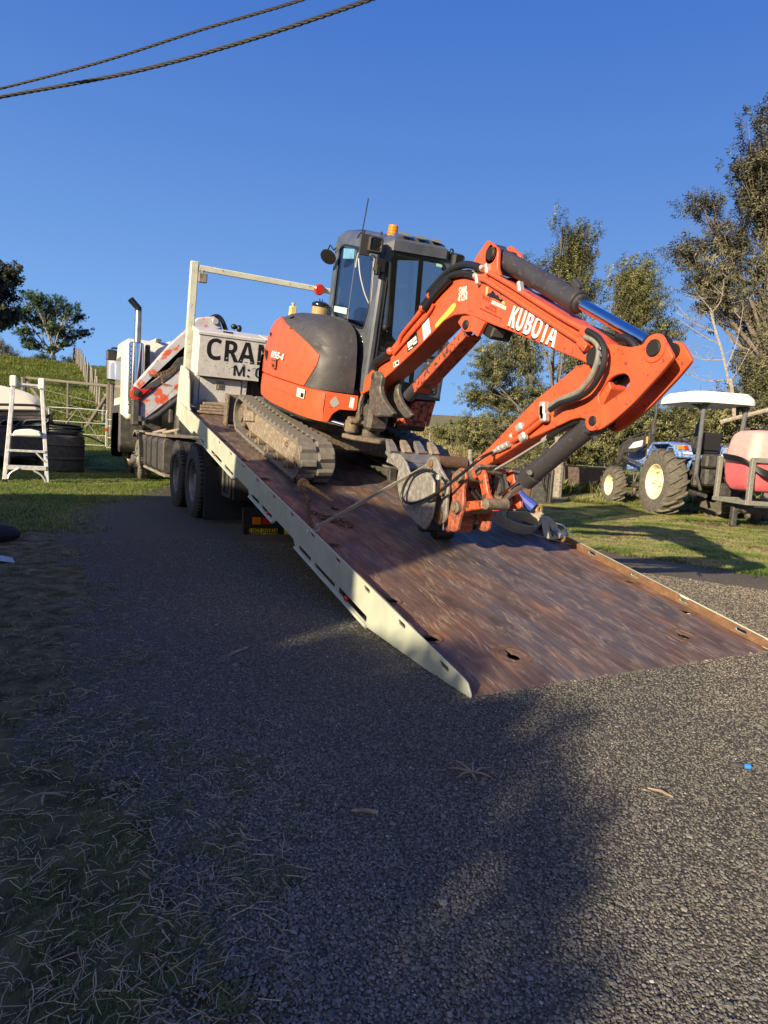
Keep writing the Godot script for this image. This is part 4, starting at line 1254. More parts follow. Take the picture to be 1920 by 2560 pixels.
	var plate := soft(pv([4.245, 1.798, 4.295, 1.809, 4.363, 1.804, 4.44, 1.803, 4.491, 1.816, 4.539, 1.835, 4.561, 1.859, 4.603, 1.873, 4.637, 1.874, 4.668, 1.859, 4.739, 1.796, 4.748, 1.78, 4.742, 1.761, 4.688, 1.674, 4.566, 1.503, 4.512, 1.44, 4.444, 1.368, 4.386, 1.319, 4.358, 1.298, 4.32, 1.287, 4.288, 1.296, 4.261, 1.322, 4.23, 1.336, 4.177, 1.339, 4.095, 1.31, 4.03, 1.27, 3.968, 1.235, 3.903, 1.278, 4.02, 1.463, 4.185, 1.642, 4.254, 1.73]), 0.02)
	var hole := soft(pv([4.291, 1.471, 4.286, 1.51, 4.318, 1.58, 4.358, 1.623, 4.404, 1.645, 4.446, 1.652, 4.479, 1.641, 4.502, 1.611, 4.478, 1.56, 4.405, 1.504, 4.348, 1.453, 4.32, 1.443]), 0.02)
	b.extx(plate, AN - 0.016, AN + 0.014, 0.005, [hole])
	b.extx(plate, AF - 0.014, AF + 0.016, 0.005, [hole])
	var am := part(ex, "arm", b, "orange", Transform3D(), 28)
	am.set_meta("label", "orange dipper arm with an oval opening")
	b = Mb.new()
	for e in [[Vector3(-0.17, 1.814, 4.614), 0.06, 0.078], [Vector3(-0.17, 1.34, 4.296), 0.042, 0.06]]:
		b.lathe(pv([e[1] - 0.01, 0, e[1] - 0.01, 0.012, e[2], 0.012, e[2] + 0.004, 0.0]), e[0] + Vector3(0.002, 0, 0), Vector3(-1, 0, 0), 22)
	part(am, "pin_boss", b, "orange")
	b = Mb.new()
	for e in [[Vector3(-0.17, 1.814, 4.614), 0.048], [Vector3(-0.17, 1.34, 4.296), 0.032]]:
		b.cyl(e[0] + Vector3(-0.02, 0, 0), e[0] + Vector3(0.2, 0, 0), e[1], 20, 0.006)
	var bp := Vector3(-0.19, 1.721, 4.193)
	b.cyl(bp + Vector3(-0.018, 0, 0), bp + Vector3(0.24, 0, 0), 0.06, 20, 0.008)
	part(ex, "pin", b, "pin_black")
	# hoses running through the arm opening
	b = Mb.new()
	for k in 3: b.tube(spl([Vector3(-0.1, 1.793, 4.403), Vector3(-0.1, 1.671, 4.354), Vector3(-0.1, 1.587, 4.315), Vector3(-0.1, 1.5, 4.275), Vector3(-0.1, 1.425, 4.258)], 4), 0.025, 8)
	b.tube(spl([Vector3(-0.06, 1.779, 4.409), Vector3(-0.06, 1.668, 4.37), Vector3(-0.06, 1.591, 4.316), Vector3(-0.06, 1.504, 4.276), Vector3(-0.06, 1.428, 4.259)], 4), 0.025, 8)
	b.tube(spl([Vector3(-0.14, 1.852, 4.29), Vector3(-0.14, 1.849, 4.37), Vector3(-0.14, 1.814, 4.445), Vector3(-0.14, 1.766, 4.486)], 4), 0.022, 8)
	b.tube(spl([Vector3(-0.12, 1.332, 4.163), Vector3(-0.12, 1.267, 4.037), Vector3(-0.12, 1.193, 3.932), Vector3(-0.12, 1.142, 3.868)], 4), 0.02, 8)
	b.tube(spl([Vector3(-0.09, 1.309, 4.147), Vector3(-0.09, 1.237, 4.048), Vector3(-0.09, 1.133, 3.953)], 4), 0.018, 8)
	part(ex, "bucket_hose", b, "hose")
	b = Mb.new()
	b.cyl(Vector3(-0.1, 1.135, 3.964), Vector3(-0.1, 1.069, 3.901), 0.02, 10)
	b.cyl(Vector3(-0.12, 1.148, 3.866), Vector3(-0.12, 1.111, 3.823), 0.018, 10)
	b.tube([Vector3(-0.12, 1.111, 3.823), Vector3(-0.12, 0.937, 3.586), Vector3(-0.12, 0.732, 3.29)], 0.008, 6)
	b.tube([Vector3(-0.09, 1.099, 3.791), Vector3(-0.09, 0.921, 3.553), Vector3(-0.09, 0.722, 3.263)], 0.008, 6)
	part(ex, "hose_fitting", b, "zinc")
	# dark mastic at the boom end
	# bucket cylinder
	c0 = Vector3(-0.08, 1.317, 4.213); c1 = Vector3(-0.08, 0.786, 3.689); c2 = Vector3(-0.08, 0.56, 3.444)
	dd = (c1 - c0).normalized()
	b = Mb.new()
	b.cyl(c0, c1, 0.066, 22, 0.01)
	b.cyl(c1 - dd * 0.12, c1 + dd * 0.0, 0.073, 22, 0.008)
	b.cyl(c1, c1 + dd * 0.02, 0.05, 22, 0.006)
	b.cyl(c0 + Vector3(-0.06, 0, 0), c0 + Vector3(0.06, 0, 0), 0.072, 20, 0.01)
	b.cyl(Vector3(-0.12, 1.235, 4.274), Vector3(-0.2, 1.247, 4.376), 0.016, 10)
	b.cyl(Vector3(-0.1, 0.849, 3.743), Vector3(-0.17, 0.88, 3.82), 0.02, 12)
	b.box(Vector3(-0.08, 0.859, 3.654), Vector3(0.06, 0.06, 0.07), 0.012, Basis(Vector3.RIGHT, 0.6))
	b.tube([Vector3(-0.08, 0.861, 3.664), Vector3(-0.08, 1.002, 3.812), Vector3(-0.08, 1.043, 3.854)], 0.016, 8)
	b.box(Vector3(-0.08, 1.028, 3.841), Vector3(0.05, 0.07, 0.05), 0.01)
	var kc := part(ex, "bucket_cylinder", b, "cyl_black")
	b = Mb.new(); b.cyl(c1, c2, 0.037, 22, 0.003)
	part(kc, "piston_rod", b, "chrome")
	# pipes, clamps and couplings on the arm side
	b = Mb.new()
	b.tube([Vector3(-0.18, 1.267, 3.851), Vector3(-0.18, 1.132, 3.698), Vector3(-0.18, 1.046, 3.565)], 0.02, 10)
	b.tube([Vector3(-0.18, 1.305, 3.829), Vector3(-0.18, 1.157, 3.669), Vector3(-0.18, 1.092, 3.57)], 0.016, 10)
	part(ex, "steel_pipes", b, "orange")
	b = Mb.new()
	for p in [Vector3(-0.19, 1.31, 3.858), Vector3(-0.19, 1.331, 3.846)]: b.box(p, Vector3(0.06, 0.1, 0.05), 0.008, Basis(Vector3.RIGHT, -0.3))
	b.box(Vector3(-0.195, 1.28, 3.878), Vector3(0.05, 0.06, 0.05), 0.008, Basis(Vector3.RIGHT, -0.3))
	for p in [Vector3(-0.19, 1.163, 3.64), Vector3(-0.19, 1.106, 3.694)]: b.box(p, Vector3(0.05, 0.06, 0.07), 0.012, Basis(Vector3.RIGHT, -0.7))
	b.ball(Vector3(-0.18, 1.082, 3.552), Vector3(0.022, 0.022, 0.022), 10, 6)
	for k in 3:
		var p0 := Vector3(-0.18, 1.021, 3.541); var p1 := Vector3(-0.18, 0.946, 3.415)
		b.cyl(p0.lerp(p1, k / 3.0), p0.lerp(p1, k / 3.0 + 0.28), 0.024, 10, 0.004)
	b.cyl(Vector3(-0.18, 0.946, 3.415), Vector3(-0.18, 0.903, 3.351), 0.016, 10)
	part(ex, "pipe_clamp", b, "zinc")
	# loose hose looping down to the tilt hitch
	b = Mb.new()
	b.tube(spl([Vector3(-0.185, 0.922, 3.38), Vector3(-0.33, 0.871, 3.43), Vector3(-0.36, 0.705, 3.268), Vector3(-0.41, 0.515, 3.089), Vector3(-0.44, 0.368, 2.877), Vector3(-0.46, 0.308, 2.722), Vector3(-0.47, 0.334, 2.632), Vector3(-0.46, 0.442, 2.632), Vector3(-0.44, 0.544, 2.69), Vector3(-0.42, 0.625, 2.834), Vector3(-0.41, 0.642, 2.97), Vector3(-0.4, 0.602, 3.043), Vector3(-0.4, 0.515, 3.054), Vector3(-0.4, 0.426, 3.027), Vector3(-0.39, 0.385, 2.945)], 6), 0.0125, 8)
	part(ex, "tilt_hose", b, "hose")
	b = Mb.new()
	b.box(Vector3(-0.405, 0.622, 3.044), Vector3(0.035, 0.045, 0.04), 0.008)
	part(ex, "hose_fitting", b, "zinc")

func bucket(ex: Node3D):
	# quick hitch: two cheek plates with pins
	var ck := soft(pv([3.027, 0.578, 3.053, 0.638, 3.078, 0.703, 3.125, 0.731, 3.172, 0.728, 3.212, 0.693, 3.217, 0.626, 3.212, 0.567, 3.25, 0.476, 3.25, 0.412, 3.238, 0.343, 3.233, 0.236, 3.175, 0.206, 3.102, 0.204, 3.075, 0.306, 3.08, 0.386, 3.087, 0.46]), 0.02)
	var b := Mb.new()
	b.extx(ck, -0.27, -0.235, 0.008)
	b.extx(ck, 0.03, 0.065, 0.008)
	b.box(Vector3(-0.1, 0.4, 3.003), Vector3(0.26, 0.5, 0.1), 0.02)
	var h := part(ex, "quick_hitch", b, surf("hitch_red", lin(0.5, 0.1, 0.045), 0.6, 0.1, 0.25, 2.0, "heavy", lin(0.11, 0.075, 0.055)))
	h.set_meta("label", "chipped red quick hitch between arm and bucket")
	b = Mb.new()
	for p in [Vector3(-0.28, 0.666, 3.158), Vector3(-0.28, 0.42, 3.196)]:
		b.cyl(p - Vector3(0.03, 0, 0), p + Vector3(0.34, 0, 0), 0.05, 18, 0.008)
		b.cyl(p - Vector3(0.045, 0, 0), p - Vector3(0.02, 0, 0), 0.032, 14, 0.006)
	part(h, "pin", b, "muddy_iron")
	b = Mb.new()
	b.cyl(Vector3(-0.25, 0.252, 3.186) + Vector3(-0.012, 0, 0), Vector3(-0.25, 0.252, 3.186) + Vector3(0.02, 0, 0), 0.012, 10)
	part(h, "hole", b, "void")
	# bucket: curved shell, near and far cheek, cutting edge with teeth
	var sp := pv([2.207, 0.515, 2.369, 0.509, 2.363, 0.416, 2.443, 0.297, 2.544, 0.218, 2.654, 0.183, 2.763, 0.163, 2.877, 0.152, 2.963, 0.146, 2.995, 0.188, 3.034, 0.274, 3.034, 0.405, 2.978, 0.566, 2.842, 0.629, 2.697, 0.565, 2.574, 0.526, 2.485, 0.596, 2.365, 0.639, 2.246, 0.626, 2.144, 0.594, 2.113, 0.508])
	b = Mb.new()
	b.extx(soft(sp, 0.02), -0.40, -0.375, 0.008)
	b.extx(soft(sp, 0.02), 0.13, 0.155, 0.008)
	var bk := part(ex, "bucket", b, "bucket_paint", Transform3D(), 30)
	bk.set_meta("label", "worn grey steel bucket curled up under the arm")
	b = Mb.new()
	var shell := [Vector3(-0.38, 0.566, 2.125), Vector3(-0.38, 0.532, 2.237), Vector3(-0.38, 0.499, 2.359), Vector3(-0.38, 0.416, 2.363), Vector3(-0.38, 0.297, 2.443), Vector3(-0.38, 0.218, 2.544), Vector3(-0.38, 0.183, 2.654), Vector3(-0.38, 0.163, 2.763), Vector3(-0.38, 0.152, 2.877), Vector3(-0.38, 0.146, 2.963)]
	shell = spl(shell, 3)
	for i in shell.size() - 1:
		var p: Vector3 = shell[i]; var q: Vector3 = shell[i + 1]
		var n := (q - p).cross(Vector3.RIGHT).normalized() * 0.022
		for e in [0.0, 1.0]:
			var a: Vector3 = Vector3(-0.38, p.y, p.z) + n * e; var c: Vector3 = Vector3(-0.38, q.y, q.z) + n * e
			var a2 := a; a2.x = 0.14
			var c2 := c; c2.x = 0.14
			if e > 0: b.quad(a, c, c2, a2)
			else: b.quad(a, a2, c2, c)
	part(bk, "bucket_shell", b, "bucket_steel", Transform3D(), 40)
	b = Mb.new()
	var l0 := Vector3(-0.38, 0.563, 2.123); var l1 := Vector3(-0.38, 0.636, 2.379)
	b.box(Vector3(-0.12, l0.y + 0.01, l0.z + 0.05), Vector3(0.57, 0.035, 0.2), 0.008, Basis(Vector3.RIGHT, 0.25))
	part(bk, "cutting_edge", b, "bucket_steel")
	for k in 4:
		b = Mb.new()
		var x := -0.34 + k * 0.15
		var t0 := [Vector3(-0.04, -0.04, 0.03), Vector3(0.04, -0.04, 0.03), Vector3(0.04, 0.035, 0.03), Vector3(-0.04, 0.035, 0.03)]
		var t1 := [Vector3(-0.036, -0.03, -0.05), Vector3(0.036, -0.03, -0.05), Vector3(0.036, 0.03, -0.05), Vector3(-0.036, 0.03, -0.05)]
		var t2 := [Vector3(-0.028, -0.015, -0.13), Vector3(0.028, -0.015, -0.13), Vector3(0.028, 0.01, -0.13), Vector3(-0.028, 0.01, -0.13)]
		t0.reverse(); t1.reverse(); t2.reverse()
		b.loft([t0, t1, t2], true, true)
		part(bk, "tooth", b, "mud" if k % 2 else "bucket_steel", Transform3D(Basis(Vector3.RIGHT, 0.7), Vector3(x, l0.y + 0.05, l0.z - 0.03)))
	# ear plates of the tilting bucket head, with pins
	var ear := soft(pv([2.658, 0.664, 2.686, 0.704, 2.743, 0.726, 2.805, 0.716, 2.87, 0.658, 2.95, 0.62, 3.028, 0.583, 3.049, 0.53, 3.06, 0.445, 3.077, 0.361, 3.091, 0.306, 3.068, 0.244, 3.023, 0.213, 2.959, 0.202, 2.905, 0.224, 2.806, 0.235, 2.721, 0.308, 2.725, 0.435, 2.631, 0.532, 2.611, 0.589]), 0.02)
	b = Mb.new()
	b.extx(ear, -0.30, -0.272, 0.006)
	b.extx(ear, 0.04, 0.068, 0.006)
	b.box(Vector3(-0.13, 0.374, 2.721), Vector3(0.3, 0.55, 0.06), 0.015, Basis(Vector3.RIGHT, 0.1))
	part(bk, "ear_plate", b, "bucket_paint")
	b = Mb.new()
	b.tube(spl([Vector3(-0.295, 0.532, 2.632), Vector3(-0.295, 0.49, 2.702), Vector3(-0.295, 0.438, 2.738), Vector3(-0.295, 0.347, 2.745), Vector3(-0.295, 0.283, 2.743), Vector3(-0.295, 0.27, 2.82), Vector3(-0.295, 0.272, 2.937)], 4), 0.014, 6)
	b.tube(spl([Vector3(-0.38, 0.493, 2.636), Vector3(-0.38, 0.372, 2.627), Vector3(-0.38, 0.25, 2.663)], 4), 0.02, 6)
	part(bk, "weld_rib", b, "bucket_paint")
	b = Mb.new()
	for e in [[Vector3(-0.295, 0.658, 2.734), 0.036], [Vector3(-0.295, 0.509, 2.957), 0.045], [Vector3(-0.295, 0.281, 3.008), 0.05]]:
		b.cyl(e[0] - Vector3(0.025, 0, 0), e[0] + Vector3(0.38, 0, 0), e[1], 16, 0.008)
		b.box(e[0] + Vector3(-0.02, -0.04, 0.035), Vector3(0.025, 0.03, 0.03), 0.006)
	part(bk, "pin", b, "rusty_edge")
	b = Mb.new()
	b.cyl(Vector3(-0.22, 0.681, 2.763) - Vector3(0.06, 0, 0), Vector3(-0.22, 0.681, 2.763) + Vector3(0.24, 0, 0), 0.055, 18, 0.008)
	b.cyl(Vector3(-0.03, 0.665, 2.692), Vector3(-0.03, 0.665, 2.692) + Vector3(0.05, 0, 0), 0.075, 18, 0.01)
	part(bk, "cross_tube", b, "rust")
	b = Mb.new()
	for e in [[Vector3(-0.28, 0.098, 2.731), 0.05], [Vector3(-0.33, 0.204, 2.658), 0.04]]:
		b.cyl(e[0] - Vector3(0.02, 0, 0), e[0] + Vector3(0.3, 0, 0), e[1], 16, 0.008)
	var rl := Vector3(-0.16, 0.024, 2.771)
	rl.y = 0.062
	b.cyl(rl - Vector3(0.02, 0, 0), rl + Vector3(0.17, 0, 0), 0.062, 20, 0.012)
	b.cyl(rl - Vector3(0.035, 0, 0), rl - Vector3(0.015, 0, 0), 0.034, 16, 0.006)
	b.box(rl + Vector3(0.08, 0.08, -0.02), Vector3(0.12, 0.16, 0.08), 0.015)
	part(bk, "hitch_roller", b, "dark_iron")
	b = Mb.new()
	b.cyl(Vector3(-0.23, 0.154, 2.989), Vector3(-0.23, 0.215, 2.969), 0.018, 12)
	part(bk, "grease_ram", b, "chrome")
	# links between the bucket cylinder, the arm end and the hitch
	b = Mb.new()
	b.extx(soft(pv([3.217, 0.477, 3.431, 0.554, 3.464, 0.499, 3.256, 0.409]), 0.008), -0.24, -0.19, 0.008)
	b.extx(soft(pv([3.217, 0.477, 3.431, 0.554, 3.464, 0.499, 3.256, 0.409]), 0.008), 0.03, 0.08, 0.008)
	b.extx(soft(pv([3.291, 0.741, 3.351, 0.787, 3.393, 0.76, 3.481, 0.626, 3.53, 0.603, 3.56, 0.541, 3.516, 0.51, 3.452, 0.506, 3.425, 0.57, 3.382, 0.63]), 0.015), -0.235, -0.2, 0.008)
	b.extx(soft(pv([3.291, 0.741, 3.351, 0.787, 3.393, 0.76, 3.481, 0.626, 3.53, 0.603, 3.56, 0.541, 3.516, 0.51, 3.452, 0.506, 3.425, 0.57, 3.382, 0.63]), 0.015), 0.04, 0.075, 0.008)
	b.extx(soft(pv([3.139, 0.721, 3.241, 0.799, 3.348, 0.766, 3.273, 0.706, 3.181, 0.643]), 0.02), -0.19, 0.03, 0.01)
	part(ex, "bucket_link", b, "orange_worn")
	b = Mb.new()
	var lk := Vector3(-0.28, 0.559, 3.543)
	b.cyl(lk - Vector3(0.01, 0, 0), lk + Vector3(0.2, 0, 0), 0.044, 18, 0.008)
	var l2 := Vector3(-0.23, 0.769, 3.324)
	b.cyl(l2 - Vector3(0.03, 0, 0), l2 + Vector3(0.2, 0, 0), 0.04, 18, 0.008)
	var l3 := Vector3(-0.08, 0.554, 3.446)
	l3.x = -0.08
	b.cyl(l3 - Vector3(0.09, 0, 0), l3 + Vector3(0.1, 0, 0), 0.05, 18, 0.01)
	part(ex, "link_pin", b, "muddy_iron")
	b = Mb.new()
	for k in 2: b.tube(spl([Vector3(-0.16, 0.567, 3.142) + Vector3(0.05 * k, 0, 0), Vector3(-0.16, 0.533, 3.224) + Vector3(0.05 * k, 0, 0), Vector3(-0.16, 0.508, 3.293) + Vector3(0.05 * k, 0, 0)], 4), 0.012, 8)
	b.tube(spl([Vector3(-0.08, 0.727, 3.294), Vector3(-0.08, 0.663, 3.34), Vector3(-0.08, 0.573, 3.347)], 4), 0.014, 8)
	b.tube(spl([Vector3(-0.08, 0.735, 3.349), Vector3(-0.08, 0.721, 3.423), Vector3(-0.08, 0.642, 3.461), Vector3(-0.08, 0.583, 3.425)], 4), 0.016, 8)
	part(ex, "hitch_hose", b, "hose")

# ---------------------------------------------------------------- crane truck with its tray tilted to the ground
const TRUCK_AT := Vector3(1.25, 0, -7.0)

func slot(z0: float, z1: float, y0: float, y1: float, r := 0.012) -> PackedVector2Array:
	return rrect(z0, y0, z1, y1, r, 2)

func wheel(tr: Node3D, called: String, c: Vector3, r: float, w: float, tyre_m: String, rim_m: String, deep: bool, xf: Transform3D):
	# c is the middle of the outer face; the axle runs along +x from there
	var b := Mb.new()
	b.lathe(pv([r * 0.56, 0.05, r * 0.60, 0.012, r * 0.72, 0.0, r * 0.86, 0.004, r * 0.94, 0.016, r * 0.985, 0.04, r, 0.06, r, w * 0.3, r * 0.985, w * 0.31, r * 0.985, w * 0.33, r, w * 0.34, r, w * 0.5, r * 0.985, w * 0.51, r * 0.985, w * 0.53, r, w * 0.54, r, w * 0.7, r * 0.985, w * 0.71, r * 0.985, w * 0.73, r, w * 0.74, r, w - 0.06, r * 0.97, w - 0.02, r * 0.8, w, r * 0.56, w - 0.03]), c, Vector3.RIGHT, 48)
	var n := 52
	for k in n:                                             # shoulder blocks
		var a := TAU * k / n
		b.box(c + Vector3(0.05, sin(a) * r * 0.992, cos(a) * r * 0.992), Vector3(0.05, 0.022, r * 0.085), 0.003, Basis(Vector3.RIGHT, -a))
	var t := part(tr, "wheel", b, tyre_m, xf, 30)
	t.set_meta("label", "truck tyre on its steel rim")
	b = Mb.new()
	var rr := r * 0.57
	if deep:
		b.lathe(pv([rr * 1.03, 0.04, rr * 1.0, 0.035, rr * 0.94, 0.05, rr * 0.9, 0.1, rr * 0.86, 0.17, rr * 0.5, 0.19, rr * 0.46, 0.17, rr * 0.36, 0.14, rr * 0.34, 0.06, 0, 0.05]), c, Vector3.RIGHT, 32)
	else:
		b.lathe(pv([rr * 1.03, 0.04, rr * 1.0, 0.035, rr * 0.94, 0.05, rr * 0.88, 0.03, rr * 0.7, -0.02, rr * 0.45, -0.03, rr * 0.42, -0.1, rr * 0.3, -0.12, 0, -0.12]), c, Vector3.RIGHT, 32)
	part(t, "rim", b, rim_m)
	for k in 10:
		b = Mb.new()
		var a := TAU * k / 10
		var x := 0.17 if deep else -0.03
		b.cyl(c + Vector3(x, sin(a) * rr * 0.62, cos(a) * rr * 0.62), c + Vector3(x - 0.04, sin(a) * rr * 0.62, cos(a) * rr * 0.62), 0.016, 6)
		part(t, "wheel_nut", b, "steel" if not deep else "rim_grey")

func truck():
	var tr := thing("tilt_tray_truck", "white crane truck with its long tray tilted down to the gravel", "truck", TRUCK_AT)
	var W := Transform3D(Basis(), -TRUCK_AT)                       # parts given in yard coordinates
	var Y := Transform3D(Basis(Vector3.RIGHT, TILT), -TRUCK_AT)    # parts given along the tray
	tray(tr, Y)
	headboard(tr, Y)
	chassis(tr, W)
	truck_cab(tr, W)
	crane(tr, W)

func tray(tr: Node3D, Y: Transform3D):
	var b := Mb.new()
	var holes := []
	var spots := [[1.98, 0.33], [0.51, 0.33], [1.98, 3.1], [0.51, 3.1]]
	for s in spots:
		var k := PackedVector2Array()
		for i in 13:
			var a := 0.35 + (TAU - 0.7) * i / 12.0 - PI / 2
			k.append(Vector2(s[0] + cos(a) * 0.04, -s[1] + sin(a) * 0.04))
		k.append(Vector2(s[0] - 0.013, -s[1] - 0.085)); k.append(Vector2(s[0] + 0.013, -s[1] - 0.085))
		holes.append(k)
	var edge := [[0.12, 0.61], [0.12, 1.13], [0.12, 2.15], [0.12, 4.07], [0.12, 4.88], [0.12, 5.9], [2.40, 0.64], [2.40, 1.2], [2.38, 2.15], [2.38, 4.07]]
	for s in edge: holes.append(rrect(s[0] - 0.055, -s[1] - 0.035, s[0] + 0.045, -s[1] + 0.035, 0.03, 3))
	b.exty(pv([0.012, 0.0, 2.488, 0.0, 2.488, -8.4, 0.012, -8.4]), -0.012, 0.0, 0.002, holes)
	var dk := part(tr, "tray", b, "deck_plate", Y)
	dk.set_meta("label", "worn brown steel tray floor")
	for s in spots:                                         # worn steel sockets round the keyholes
		b = Mb.new()
		b.exty(soft(pv([s[0] - 0.1, -s[1] + 0.075, s[0] + 0.1, -s[1] + 0.075, s[0] + 0.1, -s[1] - 0.11, s[0] - 0.1, -s[1] - 0.11]), 0.05), 0.0, 0.003, 0.001, [circ(s[0], -s[1] - 0.01, 0.08, 18)])
		part(dk, "tie_socket", b, "rusty_edge")
	for s in edge:
		b = Mb.new()
		b.exty(rrect(s[0] - 0.075, -s[1] - 0.055, s[0] + 0.065, -s[1] + 0.055, 0.05, 4), 0.0, 0.005, 0.002, [rrect(s[0] - 0.055, -s[1] - 0.035, s[0] + 0.045, -s[1] + 0.035, 0.03, 3)])
		part(dk, "tie_slot", b, "rusty_edge")
	b = Mb.new()
	for x in [0.75, 1.75]: b.box(Vector3(x, -0.11, -4.6), Vector3(0.12, 0.19, 6.8), 0.01)
	for k in 14: b.box(Vector3(1.25, -0.05, -1.2 - k * 0.5), Vector3(2.46, 0.07, 0.06), 0.006)
	part(dk, "tray_frame", b, "dusty_black")
	b = Mb.new()
	b.extx(pv([0.012, -0.014, 0.008, 0.004, -0.02, 0.0006, -0.03, -0.014]), 0.0, 2.5)
	part(dk, "tray_lip", b, "rust")
	# outer side panels with their cut-outs; z is minus the distance up the tray
	var out := [0.0, -0.006, -0.035, 0.048, -0.10, 0.064]
	var s0 := 8.40
	var outline := PackedVector2Array([Vector2(0.0, -0.012), Vector2(-0.012, 0.02), Vector2(-0.055, 0.058), Vector2(-0.10, 0.064), Vector2(-s0, 0.064), Vector2(-s0, -0.2)])
	for e in [[7.26, 6.79], [4.77, 4.16], [3.25, 2.68]]:
		pass
	outline.append_array(PackedVector2Array([Vector2(-7.27, -0.212), Vector2(-7.19, -0.155), Vector2(-6.85, -0.152), Vector2(-6.79, -0.212), Vector2(-4.78, -0.212), Vector2(-4.70, -0.155), Vector2(-4.20, -0.152), Vector2(-4.12, -0.212), Vector2(-3.29, -0.212), Vector2(-3.21, -0.154), Vector2(-2.72, -0.152), Vector2(-2.64, -0.208), Vector2(-1.17, -0.205)]))
	var cut := []
	for e in [[6.76, 6.45], [6.02, 5.42], [5.28, 4.84], [4.06, 3.77], [3.68, 3.34], [2.57, 2.27], [2.18, 1.76], [1.69, 1.20]]:
		cut.append(rrect(-e[0], -0.186, -e[1], -0.152 if e[1] > 1.3 else -0.14, 0.012, 2))
	var ov := []
	for s in [0.27, 0.76, 1.26, 1.77, 2.3, 2.82, 3.35, 3.91, 4.47, 5.03, 5.62, 6.84]: ov.append(rrect(-s - 0.045, 0.016, -s + 0.045, 0.044, 0.013, 3))
	for side in 2:
		b = Mb.new()
		var x0 := -0.012 if side == 0 else 2.5
		b.extx(outline, x0, x0 + 0.012, 0.002, cut + ov)
		var p := part(dk, "side_panel", b, "tray_green")
		p.set_meta("label", "pale green slotted side panel of the tray")
		b = Mb.new()
		var xi := 0.0005 if side == 0 else 2.4875
		b.extx(PackedVector2Array([Vector2(-0.02, 0.004), Vector2(-0.06, 0.05), Vector2(-0.105, 0.058), Vector2(-0.72, 0.058), Vector2(-0.74, 0.05), Vector2(-0.8, 0.05), Vector2(-0.82, 0.062), Vector2(-8.38, 0.062), Vector2(-8.38, 0.0)]), xi, xi + 0.012, 0.002, ov)
		b.extx(pv([-0.1, 0.0, -0.1, 0.012, -8.3, 0.012, -8.3, 0.0]), xi - 0.004 if side else xi, xi + 0.02 if side == 0 else xi + 0.008, 0.002)
		part(dk, "coaming", b, "rusty_edge" if side else "rust")
		b = Mb.new()
		var xr := -0.018 if side == 0 else 2.518
		for e in [[8.35, 7.27], [6.79, 4.78], [4.12, 3.29], [2.64, 1.18]]:
			b.tube([Vector3(xr, -0.203, -e[0]), Vector3(xr, -0.203, -e[1])], 0.013, 10)
		part(dk, "rub_rail", b, "tray_green")
	for s in [5.82, 3.48, 1.55]:
		b = Mb.new()
		b.ball(Vector3(-0.004, -0.172, -s), Vector3(0.02, 0.02, 0.03), 10, 6)
		part(dk, "marker_lamp", b, "red_lens")

